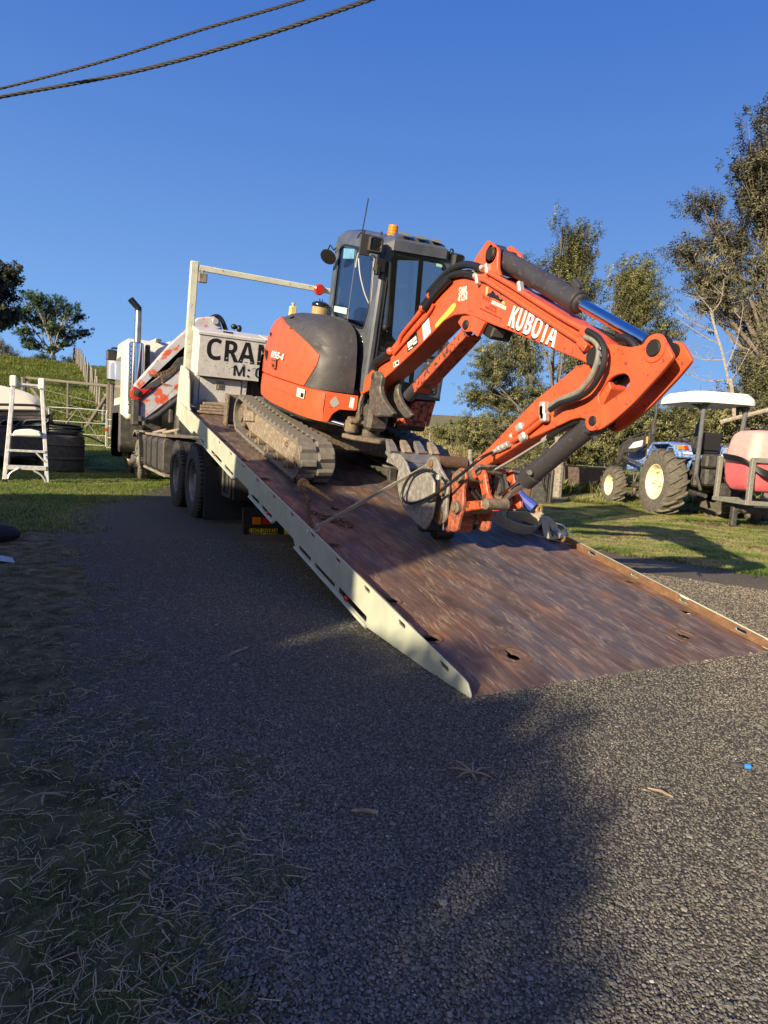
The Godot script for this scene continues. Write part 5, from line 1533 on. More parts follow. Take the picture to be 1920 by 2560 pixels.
func headboard(tr: Node3D, Y: Transform3D):
	var b := Mb.new()
	# left end post and its flared foot
	b.box(Vector3(0.075, 1.13, -8.47), Vector3(0.115, 2.12, 0.10), 0.012)
	b.box(Vector3(2.42, 1.13, -8.47), Vector3(0.115, 2.12, 0.10), 0.012)
	var hb := part(tr, "headboard", b, "truck_cream", Y)
	hb.set_meta("label", "tall cream goalpost at the head of the tray")
	b = Mb.new()
	b.box(Vector3(1.25, 2.105, -8.47), Vector3(2.22, 0.088, 0.09), 0.01)
	part(hb, "cross_beam", b, "truck_cream")
	b = Mb.new()
	b.extx(soft(pv([-8.62, -0.2, -8.64, 0.05, -8.60, 0.4, -8.52, 0.62, -8.42, 0.62, -8.0, 0.6, -7.83, 0.45, -7.78, 0.3, -7.72, 0.1, -7.6, 0.066, -8.3, 0.05, -8.3, -0.2]), 0.03), -0.022, 0.018, 0.008)
	b.extx(soft(pv([-8.62, -0.2, -8.64, 0.05, -8.60, 0.4, -8.52, 0.62, -8.42, 0.62, -8.0, 0.6, -7.83, 0.45, -7.78, 0.3, -7.72, 0.1, -7.6, 0.066, -8.3, 0.05, -8.3, -0.2]), 0.03), 2.482, 2.522, 0.008)
	part(hb, "end_gusset", b, "truck_cream")
	b = Mb.new()
	b.box(Vector3(0.2, 1.97, -8.43), Vector3(0.13, 0.15, 0.1), 0.015)
	b.cyl(Vector3(0.2, 2.0, -8.43), Vector3(0.2, 2.08, -8.43), 0.02, 10)
	part(hb, "work_lamp", b, "dusty_plastic")
	b = Mb.new()
	b.cyl(Vector3(2.08, 2.1, -8.43), Vector3(2.08, 2.1, -8.36), 0.09, 22, 0.02)
	part(hb, "rear_lamp", b, "red_lens")
	b = Mb.new()
	b.ball(Vector3(0.0, -0.02, -8.1), Vector3(0.01, 0.03, 0.03), 8, 6)
	part(hb, "blue_tag", b, "blue_handle")
	# signwritten locker across the head of the tray, two lids
	b = Mb.new()
	b.extx(pv([-8.38, 0.56, -7.9, 0.56, -7.89, 1.16, -7.9, 1.19, -8.38, 1.19]), 0.11, 2.39, 0.01)
	var bx := part(tr, "crane_locker", b, "box_white", Y)
	bx.set_meta("label", "white signwritten steel locker below the goalpost")
	for e in [[0.09, 1.12], [1.135, 2.41]]:
		b = Mb.new()
		b.extx(soft(pv([-8.40, 1.18, -7.885, 1.16, -7.875, 1.165, -7.875, 1.205, -7.90, 1.22, -8.40, 1.25]), 0.006), e[0], e[1], 0.008)
		var lid := part(bx, "lid", b, "box_white")
		b = Mb.new()
		b.box(Vector3((e[0] + e[1]) / 2 - 0.05, 1.24, -8.0), Vector3(0.16, 0.02, 0.03), 0.005)
		part(bx, "lid_handle", b, "pin_black")
	var tb := Transform3D(Basis(), Vector3(0, 0, -7.893))
	text(bx, "sign_lettering", "CRANE", 0.31, 0.006, "ink", tb.translated(Vector3(0.23 + 0.63, 0.965, 0)), true, 1.0, "Droid Sans", 1.26)
	text(bx, "sign_lettering", "M: 04", 0.155, 0.006, "ink", tb.translated(Vector3(0.95, 0.69, 0)), false, 1.0, "Droid Sans", 0.60)
	# scuffs through the lettering
	b = Mb.new()
	for k in 26:
		var p := Vector3(rng.randf_range(0.5, 1.25), rng.randf_range(0.74, 0.88), -7.888)
		b.box(p, Vector3(rng.randf_range(0.01, 0.06), rng.randf_range(0.004, 0.016), 0.002), 0.0, Basis(Vector3(0, 0, 1), rng.randf_range(-0.5, 0.2)))
	part(bx, "scuff", b, "box_white").set_meta("kind", "stuff")
	# lower cabinet with its locked door
	b = Mb.new()
	b.box(Vector3(0.52, 0.31, -8.2), Vector3(0.82, 0.49, 0.36), 0.01)
	var cb := part(tr, "lower_cabinet", b, "box_white", Y)
	b = Mb.new()
	b.extz(rrect(0.19, 0.10, 0.83, 0.52, 0.02), -8.02, -8.008, 0.003)
	var door := part(cb, "door", b, "box_white")
	b = Mb.new()
	b.extz(rrect(0.18, 0.09, 0.84, 0.53, 0.024), -8.02, -8.014, 0.0, [rrect(0.188, 0.098, 0.832, 0.522, 0.02)])
	part(cb, "door_seal", b, "pin_black")
	b = Mb.new()
	b.box(Vector3(0.50, 0.42, -8.004), Vector3(0.13, 0.13, 0.012), 0.01)
	b.box(Vector3(0.50, 0.40, -7.998), Vector3(0.07, 0.07, 0.012), 0.01)
	part(cb, "lock", b, "steel")
	b = Mb.new()
	b.extz(soft(pv([0.24, 0.06, 0.34, 0.06, 0.31, 0.19, 0.27, 0.19]), 0.01), -8.006, -7.998, 0.002)
	part(cb, "hinge", b, "steel")
	b = Mb.new()
	b.box(Vector3(1.6, 0.31, -8.3), Vector3(1.3, 0.49, 0.1), 0.01)
	b.tube([Vector3(1.05, 0.1, -8.15), Vector3(1.05, 0.5, -8.15)], 0.02, 8)
	b.tube([Vector3(1.25, 0.5, -8.2), Vector3(1.4, 0.25, -8.0)], 0.014, 8)
	part(tr, "winch_bay", b, "dusty_black", Y)
	b = Mb.new()
	b.box(Vector3(1.62, 0.16, -8.0), Vector3(0.3, 0.2, 0.2), 0.03)
	part(tr, "winch_drum", b, "red_lens", Y)
	# timber stacked at the foot of the cabinet
	for k in 4:
		b = Mb.new()
		b.box(Vector3(0.56 + 0.02 * (k % 2), 0.03 + k * 0.04, -7.82 - 0.03 * k), Vector3(0.86 - 0.05 * k, 0.036, 0.16), 0.006)
		part(tr, "plank", b, "timber", Y)

func chassis(tr: Node3D, W: Transform3D):
	var b := Mb.new()
	b.box(Vector3(0.82, 0.82, -9.8), Vector3(0.1, 0.26, 11.4), 0.01)
	b.box(Vector3(1.68, 0.82, -9.8), Vector3(0.1, 0.26, 11.4), 0.01)
	for z in [-5.2, -6.9, -8.3, -9.9, -11.6, -13.4, -15.2]: b.box(Vector3(1.25, 0.8, z), Vector3(0.8, 0.2, 0.12), 0.01)
	b.box(Vector3(1.25, 0.75, -6.3), Vector3(1.6, 0.5, 1.6), 0.03)
	part(tr, "chassis_rails", b, "dusty_black", W)
	# drive axles, twin tyres each side, and the two steering axles
	for z in [-6.95, -8.3]:
		wheel(tr, "wheel", Vector3(-0.06, 0.52, z), 0.52, 0.27, "tyre", "rim_grey", true, W)
		wheel(tr, "wheel", Vector3(0.26, 0.52, z), 0.52, 0.27, "tyre", "rim_grey", true, W)
		wheel(tr, "wheel", Vector3(0, 0, 0), 0.52, 0.27, "tyre", "rim_grey", true, W * Transform3D(Basis(Vector3.UP, PI), Vector3(2.56, 0.52, z)))
		b = Mb.new(); b.cyl(Vector3(0.3, 0.52, z), Vector3(2.2, 0.52, z), 0.1, 16)
		part(tr, "axle", b, "dusty_black", W)
	for z in [-13.75, -15.75]:
		wheel(tr, "wheel", Vector3(0.0, 0.46, z), 0.5, 0.26, "tyre_dusty", "rim_cream" if z < -15 else "rim_grey", false, W)
		wheel(tr, "wheel", Vector3.ZERO, 0.5, 0.26, "tyre_dusty", "rim_grey", false, W * Transform3D(Basis(Vector3.UP, PI), Vector3(2.5, 0.46, z)))
	# mud flap and dark box behind the drive wheels
	b = Mb.new()
	b.box(Vector3(0.33, 0.42, -6.2), Vector3(0.72, 0.72, 0.02), 0.006)
	part(tr, "mud_flap", b, "black_plastic", W)
	b = Mb.new()
	b.box(Vector3(0.45, 0.62, -5.85), Vector3(0.5, 0.5, 0.5), 0.02)
	var tb := part(tr, "tool_box", b, "black_plastic", W)
	b = Mb.new()
	b.extx(rrect(-6.07, 0.40, -5.63, 0.84, 0.02), 0.17, 0.2, 0.008, [rrect(-6.02, 0.45, -5.68, 0.79, 0.02)])
	b.tube([Vector3(0.18, 0.48, -5.78), Vector3(0.18, 0.76, -5.78)], 0.02, 8)
	part(tb, "box_frame", b, "dusty_black")
	# mudguard, fuel tank and battery box between the axles
	b = Mb.new()
	var arc := []
	for k in 10:
		var a := PI * (0.04 + 0.80 * k / 9.0)
		arc.append(Vector3(0, 0.5 + sin(a) * 0.66, -13.75 + cos(a) * 0.72))
	for k in 9:
		var p: Vector3 = arc[k]; var q: Vector3 = arc[k + 1]
		b.quad(p + Vector3(-0.05, 0, 0), p + Vector3(0.45, 0, 0), q + Vector3(0.45, 0, 0), q + Vector3(-0.05, 0, 0))
		b.quad(p + Vector3(-0.05, 0, 0), q + Vector3(-0.05, 0, 0), q + Vector3(-0.05, -0.05, 0), p + Vector3(-0.05, -0.05, 0))
	b.box(Vector3(0.2, 1.13, -12.9), Vector3(0.5, 0.05, 0.9), 0.015)
	b.box(Vector3(0.2, 0.83, -13.05), Vector3(0.48, 0.56, 0.04), 0.015, Basis(Vector3.RIGHT, -0.18))
	part(tr, "mudguard", b, "dusty_plastic", W, 45)
	b = Mb.new()
	b.extz(rrect(-0.02, 0.42, 0.62, 1.06, 0.09), -12.4, -9.75, 0.02)
	var tank := part(tr, "fuel_tank", b, "dusty_black", W)
	for z in [-11.9, -11.2, -10.4]:
		b = Mb.new()
		b.extz(rrect(-0.035, 0.405, 0.635, 1.075, 0.1), z - 0.04, z + 0.04, 0.004, [rrect(-0.021, 0.419, 0.62, 1.06, 0.09)])
		part(tank, "tank_strap", b, "pin_black")
	b = Mb.new()
	b.box(Vector3(0.3, 0.38, -11.1), Vector3(0.6, 0.05, 2.9), 0.01)
	b.box(Vector3(0.35, 1.1, -11.0), Vector3(0.7, 0.05, 2.7), 0.01)
	part(tank, "tank_step", b, "dusty_plastic")
	b = Mb.new()
	b.tube(spl([Vector3(0.1, 1.13, -11.8), Vector3(0.25, 1.2, -11.2), Vector3(0.12, 1.15, -10.6), Vector3(0.3, 1.22, -10.1), Vector3(0.2, 1.16, -9.8)], 5), 0.03, 8)
	b.tube(spl([Vector3(0.3, 1.13, -11.6), Vector3(0.12, 1.17, -11.0), Vector3(0.3, 1.17, -10.4)], 5), 0.022, 8)
	part(tr, "coiled_sling", b, "timber", W)
	b = Mb.new()
	b.tube(spl([Vector3(0.55, 1.2, -9.6), Vector3(0.4, 1.3, -9.4), Vector3(0.42, 1.65, -9.3), Vector3(0.6, 1.9, -9.3)], 5), 0.035, 8)
	part(tr, "air_hose", b, "hose_grey", W)
	b = Mb.new()
	b.extz(soft(pv([0.45, 1.3, 0.85, 1.34, 0.85, 1.46, 0.75, 1.5]), 0.01), -9.6, -9.3, 0.01)
	part(tr, "red_guard", b, "red_lens", W)
	# tail bar with lamps and the overtaking sign
	var zt := -5.25
	b = Mb.new()
	b.extz(pv([0.252, 0.329, 1.181, 0.289, 1.201, -0.051, 0.268, -0.039]), zt - 0.06, zt - 0.006, 0.006)
	var tail := part(tr, "tail_bar", b, "black_plastic", W)
	b = Mb.new()
	b.extz(pv([0.335, 0.081, 0.7, 0.077, 0.695, -0.034, 0.343, -0.028]), zt - 0.006, zt + 0.002, 0.001)
	var sg := part(tail, "warning_sign", b, "sign_yellow")
	var s0 := Vector3(0.52, 0.051, -5.25); var s1 := Vector3(0.522, -0.001, -5.25)
	text(tail, "sign_lettering", "DO NOT OVERTAKE", 0.062, 0.003, "ink", Transform3D(Basis(), s0 + Vector3(0, 0, 0.003)), true, 0.62)
	text(tail, "sign_lettering", "TURNING VEHICLE", 0.062, 0.003, "ink", Transform3D(Basis(), s1 + Vector3(0, 0, 0.003)), true, 0.62)
	b = Mb.new()
	for p in [Vector3(0.356, 0.02, -5.25), Vector3(0.678, 0.016, -5.25), Vector3(0.523, -0.016, -5.25)]: b.cyl(p + Vector3(0, 0, 0.001), p + Vector3(0, 0, 0.006), 0.008, 8)
	part(tail, "rivet", b, "ink")
	b = Mb.new()
	var lm := pv([0.371, 0.22, 0.479, 0.217, 0.478, 0.129, 0.375, 0.131])
	b.extz(lm, zt - 0.006, zt + 0.012, 0.004)
	for k in 4:
		for j in 4:
			var p := Vector3(0.384, 0.205, -5.25) + Vector3(k * 0.026, -j * 0.021, 0.017)
			b.box(p, Vector3(0.015, 0.012, 0.006), 0.003)
	part(tail, "indicator", b, "amber")
	b = Mb.new()
	b.extz(pv([0.494, 0.217, 0.618, 0.214, 0.62, 0.126, 0.495, 0.129]), zt - 0.006, zt + 0.01, 0.004)
	part(tail, "stop_lamp", b, "red_lens")
	b = Mb.new()
	b.extz(pv([0.789, 0.077, 0.931, 0.061, 0.936, -0.03, 0.788, -0.022]), zt - 0.006, zt + 0.003, 0.001)
	part(tail, "warning_sign", b, "sign_yellow")

func truck_cab(tr: Node3D, W: Transform3D):
	var b := Mb.new()
	# side outline (z, y), pushed across; back wall at z -13.25
	var side := soft(pv([-13.25, 1.35, -13.25, 3.0, -13.45, 3.2, -15.1, 3.28, -15.75, 2.5, -15.9, 1.75, -15.85, 1.2, -14.7, 1.2, -14.5, 1.45]), 0.12)
	b.extx(side, -0.34, 2.3, 0.09)
	var cab := part(tr, "cab", b, "truck_white", W, 45)
	cab.set_meta("label", "white tilt cab of the truck")
	for k in 6:
		b = Mb.new()
		b.box(Vector3(0.35 + k * 0.36, 3.245, -14.0), Vector3(0.16, 0.06, 1.5), 0.028, Basis(Vector3.RIGHT, 0.05))
		part(cab, "roof_rib", b, "truck_white")
	b = Mb.new()
	b.extx(soft(pv([-14.15, 1.9, -14.15, 2.85, -15.2, 2.85, -15.6, 2.2, -15.65, 1.9]), 0.06), -0.348, -0.338)
	part(cab, "side_window", b, "glass")
	b = Mb.new()
	b.extx(soft(pv([-14.35, 0.55, -14.35, 1.5, -15.95, 1.5, -16.05, 0.9, -15.95, 0.4, -16.3, 0.45, -16.35, 1.2, -16.2, 1.75, -14.2, 1.75, -14.15, 0.75]), 0.08), -0.36, 0.3, 0.04)
	part(cab, "front_guard", b, "dusty_black", Transform3D(), 40)
	b = Mb.new()
	b.box(Vector3(1.25, 2.35, -13.235), Vector3(0.9, 0.5, 0.02), 0.01)
	part(cab, "rear_window", b, "glass")
	b = Mb.new()
	b.box(Vector3(0.25, 1.6, -13.2), Vector3(0.42, 0.9, 0.12), 0.03)
	b.box(Vector3(1.25, 1.7, -13.15), Vector3(1.3, 0.7, 0.12), 0.03)
	part(tr, "air_box", b, "dusty_black", W)
	# exhaust stack in its perforated bright shield
	var ep := Vector3(-0.144, 2.292, -13)
	var ex := ep.x
	b = Mb.new()
	b.cyl(Vector3(ex, 1.5, -12.98), Vector3(ex, 3.06, -12.98), 0.155, 24, 0.02)
	var sh := part(tr, "exhaust_shield", b, "chrome", W)
	b = Mb.new()
	for k in 14:
		for j in 2:
			var a := 2.5 + j * 0.35
			var p := Vector3(ex + cos(a) * 0.152, 1.65 + k * 0.1 + j * 0.05, -12.98 + sin(a) * 0.152)
			b.cyl(p, p + Vector3(cos(a), 0, sin(a)) * 0.006, 0.017, 8)
	part(sh, "perforation", b, "void").set_meta("kind", "stuff")
	b = Mb.new()
	b.cyl(Vector3(ex + 0.02, 2.9, -12.98), Vector3(ex + 0.02, 3.78, -12.98), 0.07, 20, 0.004)
	part(tr, "exhaust_stack", b, surf("stack", lin(0.42, 0.36, 0.28), 0.28, 0.9, 0.2, 1.0), W)
	b = Mb.new()
	b.tube([Vector3(ex + 0.02, 3.74, -12.98), Vector3(ex + 0.02, 3.8, -12.98), Vector3(ex - 0.10, 3.93, -13.02), Vector3(ex - 0.14, 3.98, -13.03)], [0.072, 0.072, 0.072, 0.07], 16)
	part(tr, "exhaust_tip", b, "gloss_black", W)
	b = Mb.new()
	b.box(Vector3(ex + 0.24, 2.4, -13.05), Vector3(0.1, 1.3, 0.14), 0.02)
	b.tube(spl([Vector3(ex + 0.3, 2.4, -13.0), Vector3(ex + 0.42, 2.1, -12.9), Vector3(ex + 0.5, 1.8, -12.95)], 5), 0.03, 8)
	part(tr, "air_intake", b, "dusty_black", W)
	# door mirrors on their arms
	b = Mb.new()
	b.box(Vector3(-0.429, 2.967, -15.6), Vector3(0.28, 0.3, 0.12), 0.05)
	b.box(Vector3(-0.428, 2.62, -15.6), Vector3(0.26, 0.55, 0.12), 0.05)
	b.tube(spl([Vector3(-0.437, 3.057, -15.6), Vector3(-0.423, 3.156, -15.6), Vector3(-0.224, 3.164, -15.6), Vector3(-0.101, 3.212, -15.6)], 4), 0.025, 8)
	b.tube(spl([Vector3(-0.375, 3.016, -15.6), Vector3(-0.254, 3.112, -15.6), Vector3(-0.117, 3.226, -15.6)], 4), 0.035, 8)
	b.tube(spl([Vector3(-0.461, 2.404, -15.6), Vector3(-0.437, 2.276, -15.6), Vector3(-0.267, 2.26, -15.6), Vector3(-0.174, 2.253, -15.6)], 4), 0.025, 8)
	b.tube([Vector3(-0.433, 2.879, -15.6), Vector3(-0.431, 2.782, -15.6)], 0.03, 8)
	b.box(Vector3(-0.218, 2.871, -15.6), Vector3(0.18, 0.2, 0.1), 0.03)
	var mi := part(tr, "door_mirror", b, "black_plastic", W)
	b = Mb.new()
	b.box(Vector3(-0.434, 2.614, -15.53), Vector3(0.2, 0.47, 0.01), 0.004)
	part(mi, "mirror_glass", b, "lens")

func crane(tr: Node3D, W: Transform3D):
	# folded knuckle boom lying across behind the cab
	var z := -12.35
	var b := Mb.new()
	b.extz(soft(pv([-0.253, 2.113, 0.437, 3.029, 0.781, 3.397, 0.994, 3.662, 1.357, 3.743, 1.475, 3.675, 1.539, 3.486, 1.369, 3.435, 0.98, 3.243, 0.244, 2.268, -0.12, 1.984, -0.235, 1.891]), 0.03), z - 0.14, z + 0.14, 0.03)
	var up := part(tr, "crane_upper_boom", b, "crane_patchy", W)
	up.set_meta("label", "grey crane arm with worn orange patches")
	b = Mb.new()
	b.extz(soft(pv([-0.154, 1.761, 0.67, 2.549, 0.995, 2.796, 1.275, 2.885, 1.288, 2.517, 0.821, 2.129, -0.104, 1.323, -0.142, 1.376]), 0.03), z - 0.13, z + 0.13, 0.03)
	part(tr, "crane_lower_boom", b, "crane_patchy", W)
	b = Mb.new()
	b.extz(soft(pv([-0.322, 1.965, -0.278, 2.073, -0.147, 2.023, 0.037, 2.026, 0.141, 2.119, 0.091, 1.99, -0.142, 1.817, -0.205, 1.729, -0.299, 1.831]), 0.02), z - 0.17, z + 0.17, 0.02)
	part(tr, "crane_knuckle", b, "red_lens", W)
	b = Mb.new()
	var kp := Vector3(-0.209, 1.937, -12.2)
	b.cyl(kp - Vector3(0, 0, 0.3), kp + Vector3(0, 0, 0.05), 0.075, 20, 0.01)
	b.cyl(kp + Vector3(0, 0, 0.04), kp + Vector3(0, 0, 0.07), 0.035, 12, 0.006)
	b.extz(soft(pv([-0.225, 2.015, -0.069, 2.044, 0.296, 2.301, 0.609, 2.751, 0.799, 2.829, 0.803, 2.69, 0.458, 2.317, 0.116, 2.034, -0.092, 1.904, -0.222, 1.865]), 0.02), z + 0.05, z + 0.15, 0.01)
	part(tr, "crane_link", b, "dusty_black", W)
	b = Mb.new()
	var hp := Vector3(1.373, 3.627, -12.2)
	b.cyl(hp, hp + Vector3(0, 0, 0.04), 0.07, 20, 0.008)
	part(tr, "crane_pin", b, "zinc", W)
	b = Mb.new()
	b.tube(spl([Vector3(1.291, 3.698, -12.3), Vector3(1.431, 3.761, -12.3), Vector3(1.549, 3.679, -12.3), Vector3(1.644, 3.466, -12.3)], 5), 0.05, 10)
	b.ball(Vector3(1.739, 3.541, -12), Vector3(0.07, 0.06, 0.07))
	b.ball(Vector3(1.855, 3.515, -12), Vector3(0.06, 0.08, 0.06))
	part(tr, "crane_hose", b, "hose", W)
	b = Mb.new()
	b.tube([Vector3(-0.011, 1.33, -12.25), Vector3(0.249, 1.516, -12.25), Vector3(0.806, 2.039, -12.25)], 0.06, 14)
	b.tube([Vector3(-0.122, 1.35, -12.1), Vector3(-0.125, 1.459, -12.1)], 0.05, 10)
	part(tr, "crane_ram", b, "cyl_black", W)
	b = Mb.new()
	b.box(Vector3(1.1, 1.35, -12.35), Vector3(1.0, 0.9, 0.6), 0.05)
	b.box(Vector3(1.25, 2.3, -12.35), Vector3(0.5, 1.6, 0.5), 0.05)
	b.box(Vector3(-0.219, 1.521, -12.3), Vector3(0.16, 0.55, 0.3), 0.03)
	part(tr, "crane_base", b, "dusty_black", W)

# ---------------------------------------------------------------- chains, straps and everything round the truck
func chain(parent: Node3D, called: String, pts: Array, link: float, thick: float, mat: String):
	var b := Mb.new()
	var ring := []
	for k in 12:
		var a := TAU * k / 12
		ring.append(Vector3(cos(a) * link * 0.36, 0, sin(a) * link * 0.62))
	ring.append(ring[0])
	b.tube(ring, thick, 6, false)
	var m := b.mesh(60)
	var l := 0.0
	for i in pts.size() - 1: l += pts[i].distance_to(pts[i + 1])
	var n := int(l / (link * 0.95))
	var p := resample(pts, n + 1)
	for k in n:
		var a: Vector3 = p[k]; var c: Vector3 = p[k + 1]
		var z := (c - a).normalized()
		var x := z.cross(Vector3.UP).normalized()
		var y := z.cross(x)
		var bas := Basis(x, y, z) if k % 2 else Basis(y, -x, z)
		var o := MeshInstance3D.new()
		o.name = called; o.mesh = m; o.material_override = M[mat]
		o.transform = Transform3D(bas * Basis(Vector3(0, 0, 1), 0.6), (a + c) / 2)
		parent.add_child(o, true)

func ribbon(b: Mb, pts: Array, w: float, side: Vector3, t := 0.004):
	for i in pts.size() - 1:
		var a: Vector3 = pts[i]; var c: Vector3 = pts[i + 1]
		var n := (c - a).cross(side).normalized() * t
		var s := side * w * 0.5
		b.quad(a - s + n, c - s + n, c + s + n, a + s + n)
		b.quad(a + s - n, c + s - n, c - s - n, a - s - n)
		b.quad(a - s - n, c - s - n, c - s + n, a - s + n)
		b.quad(a + s + n, c + s + n, c + s - n, a + s - n)

func lashings():
	var R := Basis(Vector3.RIGHT, TILT)
	# things below lie on the tray; x across, y off the deck, z minus the distance up it
	var t := thing("load_binder_chain", "rusty chain with a yellow ratchet binder running from the near track to the tray edge", "chain", R * Vector3(0.45, 0, -3.9), R)
	var at := Transform3D(Basis(), -Vector3(0.45, 0, -3.9))
	var mv := func(a: Array) -> Array:
		var o := []
		for p in a: o.append(at * p)
		return o
	chain(t, "chain_link", mv.call(spl([Vector3(0.50, 0.30, -4.32), Vector3(0.44, 0.22, -4.15), Vector3(0.40, 0.13, -3.85)], 6)), 0.05, 0.006, "rust")
	chain(t, "chain_link", mv.call(spl([Vector3(0.45, 0.34, -4.45), Vector3(0.50, 0.30, -4.32), Vector3(0.46, 0.26, -4.40), Vector3(0.42, 0.33, -4.42)], 5)), 0.045, 0.006, "rusty_edge")
	chain(t, "chain_link", mv.call(spl([Vector3(0.27, 0.06, -3.2), Vector3(0.18, 0.06, -2.95), Vector3(0.10, 0.06, -2.7), Vector3(0.045, 0.04, -2.48)], 6)), 0.05, 0.006, "rust")
	chain(t, "chain_link", mv.call(spl([Vector3(0.20, 0.012, -3.0), Vector3(0.30, 0.012, -2.85), Vector3(0.37, 0.012, -2.72), Vector3(0.47, 0.012, -2.64), Vector3(0.42, 0.012, -2.55), Vector3(0.33, 0.016, -2.68), Vector3(0.24, 0.016, -2.82), Vector3(0.36, 0.02, -2.78), Vector3(0.45, 0.02, -2.7)], 6)), 0.05, 0.006, "rust")
	var b := Mb.new()
	b.cyl(Vector3(0.40, 0.13, -3.85), Vector3(0.36, 0.11, -3.65), 0.016, 10)
	b.cyl(Vector3(0.365, 0.12, -3.68), Vector3(0.29, 0.08, -3.32), 0.024, 12)
	b.cyl(Vector3(0.28, 0.08, -3.3), Vector3(0.265, 0.06, -3.18), 0.014, 10)
	for p in [Vector3(0.405, 0.13, -3.86), Vector3(0.262, 0.06, -3.17)]: b.ball(p, Vector3(0.03, 0.022, 0.035), 10, 6)
	part(t, "binder_screw", b, "rust", at)
	b = Mb.new()
	b.lathe(pv([0.02, -0.03, 0.055, -0.028, 0.06, 0.0, 0.055, 0.028, 0.02, 0.03]), Vector3(0.33, 0.11, -3.52), Vector3(0.1, 0.2, 1), 16)
	b.tube([Vector3(0.33, 0.12, -3.5), Vector3(0.42, 0.09, -3.36), Vector3(0.53, 0.04, -3.2)], [0.03, 0.024, 0.012], 8)
	part(t, "binder_handle", b, surf("binder_yellow", lin(0.42, 0.25, 0.04), 0.6, 0.0, 0.2, 3.0, "heavy", lin(0.14, 0.08, 0.04)), at)
	# chain between the end post and the dozer blade
	t = thing("headboard_chain", "rusty chain hanging between the goalpost foot and the excavator blade", "chain", R * Vector3(0.3, 0, -7.4), R)
	at = Transform3D(Basis(), -Vector3(0.3, 0, -7.4))
	chain(t, "chain_link", mv.call(spl([Vector3(0.02, 0.1, -7.62), Vector3(0.12, 0.15, -7.45), Vector3(0.26, 0.27, -7.15), Vector3(0.36, 0.4, -6.9)], 6)), 0.05, 0.006, "rust")
	chain(t, "chain_link", mv.call(spl([Vector3(0.02, 0.08, -7.6), Vector3(0.14, 0.13, -7.4), Vector3(0.28, 0.22, -7.1), Vector3(0.37, 0.34, -6.88)], 6)), 0.05, 0.006, "rust")
	chain(t, "chain_link", mv.call(spl([Vector3(0.19, 0.2, -7.3), Vector3(0.2, 0.1, -7.25), Vector3(0.2, 0.02, -7.2), Vector3(0.3, 0.014, -7.05), Vector3(0.22, 0.014, -7.1), Vector3(0.34, 0.014, -7.0)], 6)), 0.05, 0.006, "rusty_edge")
	# webbing strap from the tray edge to the bucket
	t = thing("tie_down_strap", "taut grey webbing strap from the tray edge up to the bucket", "strap", R * Vector3(0.3, 0, -2.6), R)
	at = Transform3D(Basis(), -Vector3(0.3, 0, -2.6))
	b = Mb.new()
	var s0 := Vector3(0.05, 0.03, -2.45)
	var s1: Vector3 = Vector3(-0.32, 0.613, 2.673) + Vector3(1.28, 0, -5.05)
	ribbon(b, [s0, s0.lerp(s1, 0.25), s0.lerp(s1, 0.5), s0.lerp(s1, 0.75), s1], 0.05, Vector3(0.35, 0.9, 0.2).normalized(), 0.003)
	part(t, "strap_band", b, surf("webbing_grey", lin(0.3, 0.28, 0.22), 0.9, 0.0, 0.2, 6.0), at)
	b = Mb.new()
	ribbon(b, [s0.lerp(s1, 0.28), s0.lerp(s1, 0.5)], 0.058, Vector3(0.35, 0.9, 0.2).normalized(), 0.006)
	part(t, "wear_sleeve", b, "rope_webbing", at)
	b = Mb.new()
	b.tube(spl([s0 + Vector3(0.06, 0.03, -0.06), s0, Vector3(0.0, 0.05, -2.42), Vector3(-0.02, 0.0, -2.40)], 4), 0.006, 6)
	b.tube(spl([s0 + Vector3(0.08, 0.03, -0.04), s0 + Vector3(0.03, -0.01, 0.02), Vector3(0.02, 0.05, -2.38)], 4), 0.006, 6)
	part(t, "strap_hook", b, "steel", at)
	# far strap: blue sleeve, ratchet and slack lying on the deck
	t = thing("slack_strap", "tan webbing heap with a blue sleeve by the far tray edge", "strap", R * Vector3(2.25, 0, -2.5), R)
	at = Transform3D(Basis(), -Vector3(2.25, 0, -2.5))
	b = Mb.new()
	ribbon(b, spl([Vector3(2.02, 0.08, -2.62), Vector3(1.98, 0.09, -2.5), Vector3(2.1, 0.06, -2.36), Vector3(2.3, 0.05, -2.35), Vector3(2.4, 0.1, -2.45), Vector3(2.3, 0.12, -2.55), Vector3(2.12, 0.11, -2.6)], 5), 0.11, Vector3(0.1, 0.9, 0.4).normalized(), 0.006)
	ribbon(b, spl([Vector3(2.44, 0.17, -2.52), Vector3(2.40, 0.14, -2.36), Vector3(2.36, 0.03, -2.22), Vector3(2.42, 0.03, -2.16), Vector3(2.48, 0.1, -2.3), Vector3(2.45, 0.16, -2.42)], 5), 0.07, Vector3(0.9, 0.3, 0.3).normalized(), 0.005)
	ribbon(b, spl([Vector3(2.1, 0.03, -2.55), Vector3(2.3, 0.012, -2.3), Vector3(2.45, 0.02, -2.05)], 4), 0.08, Vector3(0.6, 0.0, 0.8).normalized(), 0.004)
	part(t, "webbing", b, "rope_webbing", at)
	b = Mb.new()
	b.tube([Vector3(2.30, 0.32, -2.78), Vector3(2.36, 0.26, -2.68), Vector3(2.43, 0.2, -2.58)], [0.055, 0.05, 0.06], 10)
	part(t, "blue_sleeve", b, "blue_strap", at)
	b = Mb.new()
	for k in 12:
		var p := Vector3(2.28 + rng.randf_range(-0.03, 0.06), 0.33 + rng.randf_range(-0.05, 0.05), -2.8 + rng.randf_range(-0.05, 0.05))
		b.tube(spl([p, p + Vector3(rng.randf_range(-0.06, 0.08), rng.randf_range(-0.06, 0.05), 0.03), p + Vector3(rng.randf_range(-0.1, 0.1), rng.randf_range(-0.12, 0.0), 0.06)], 3), 0.006, 5)
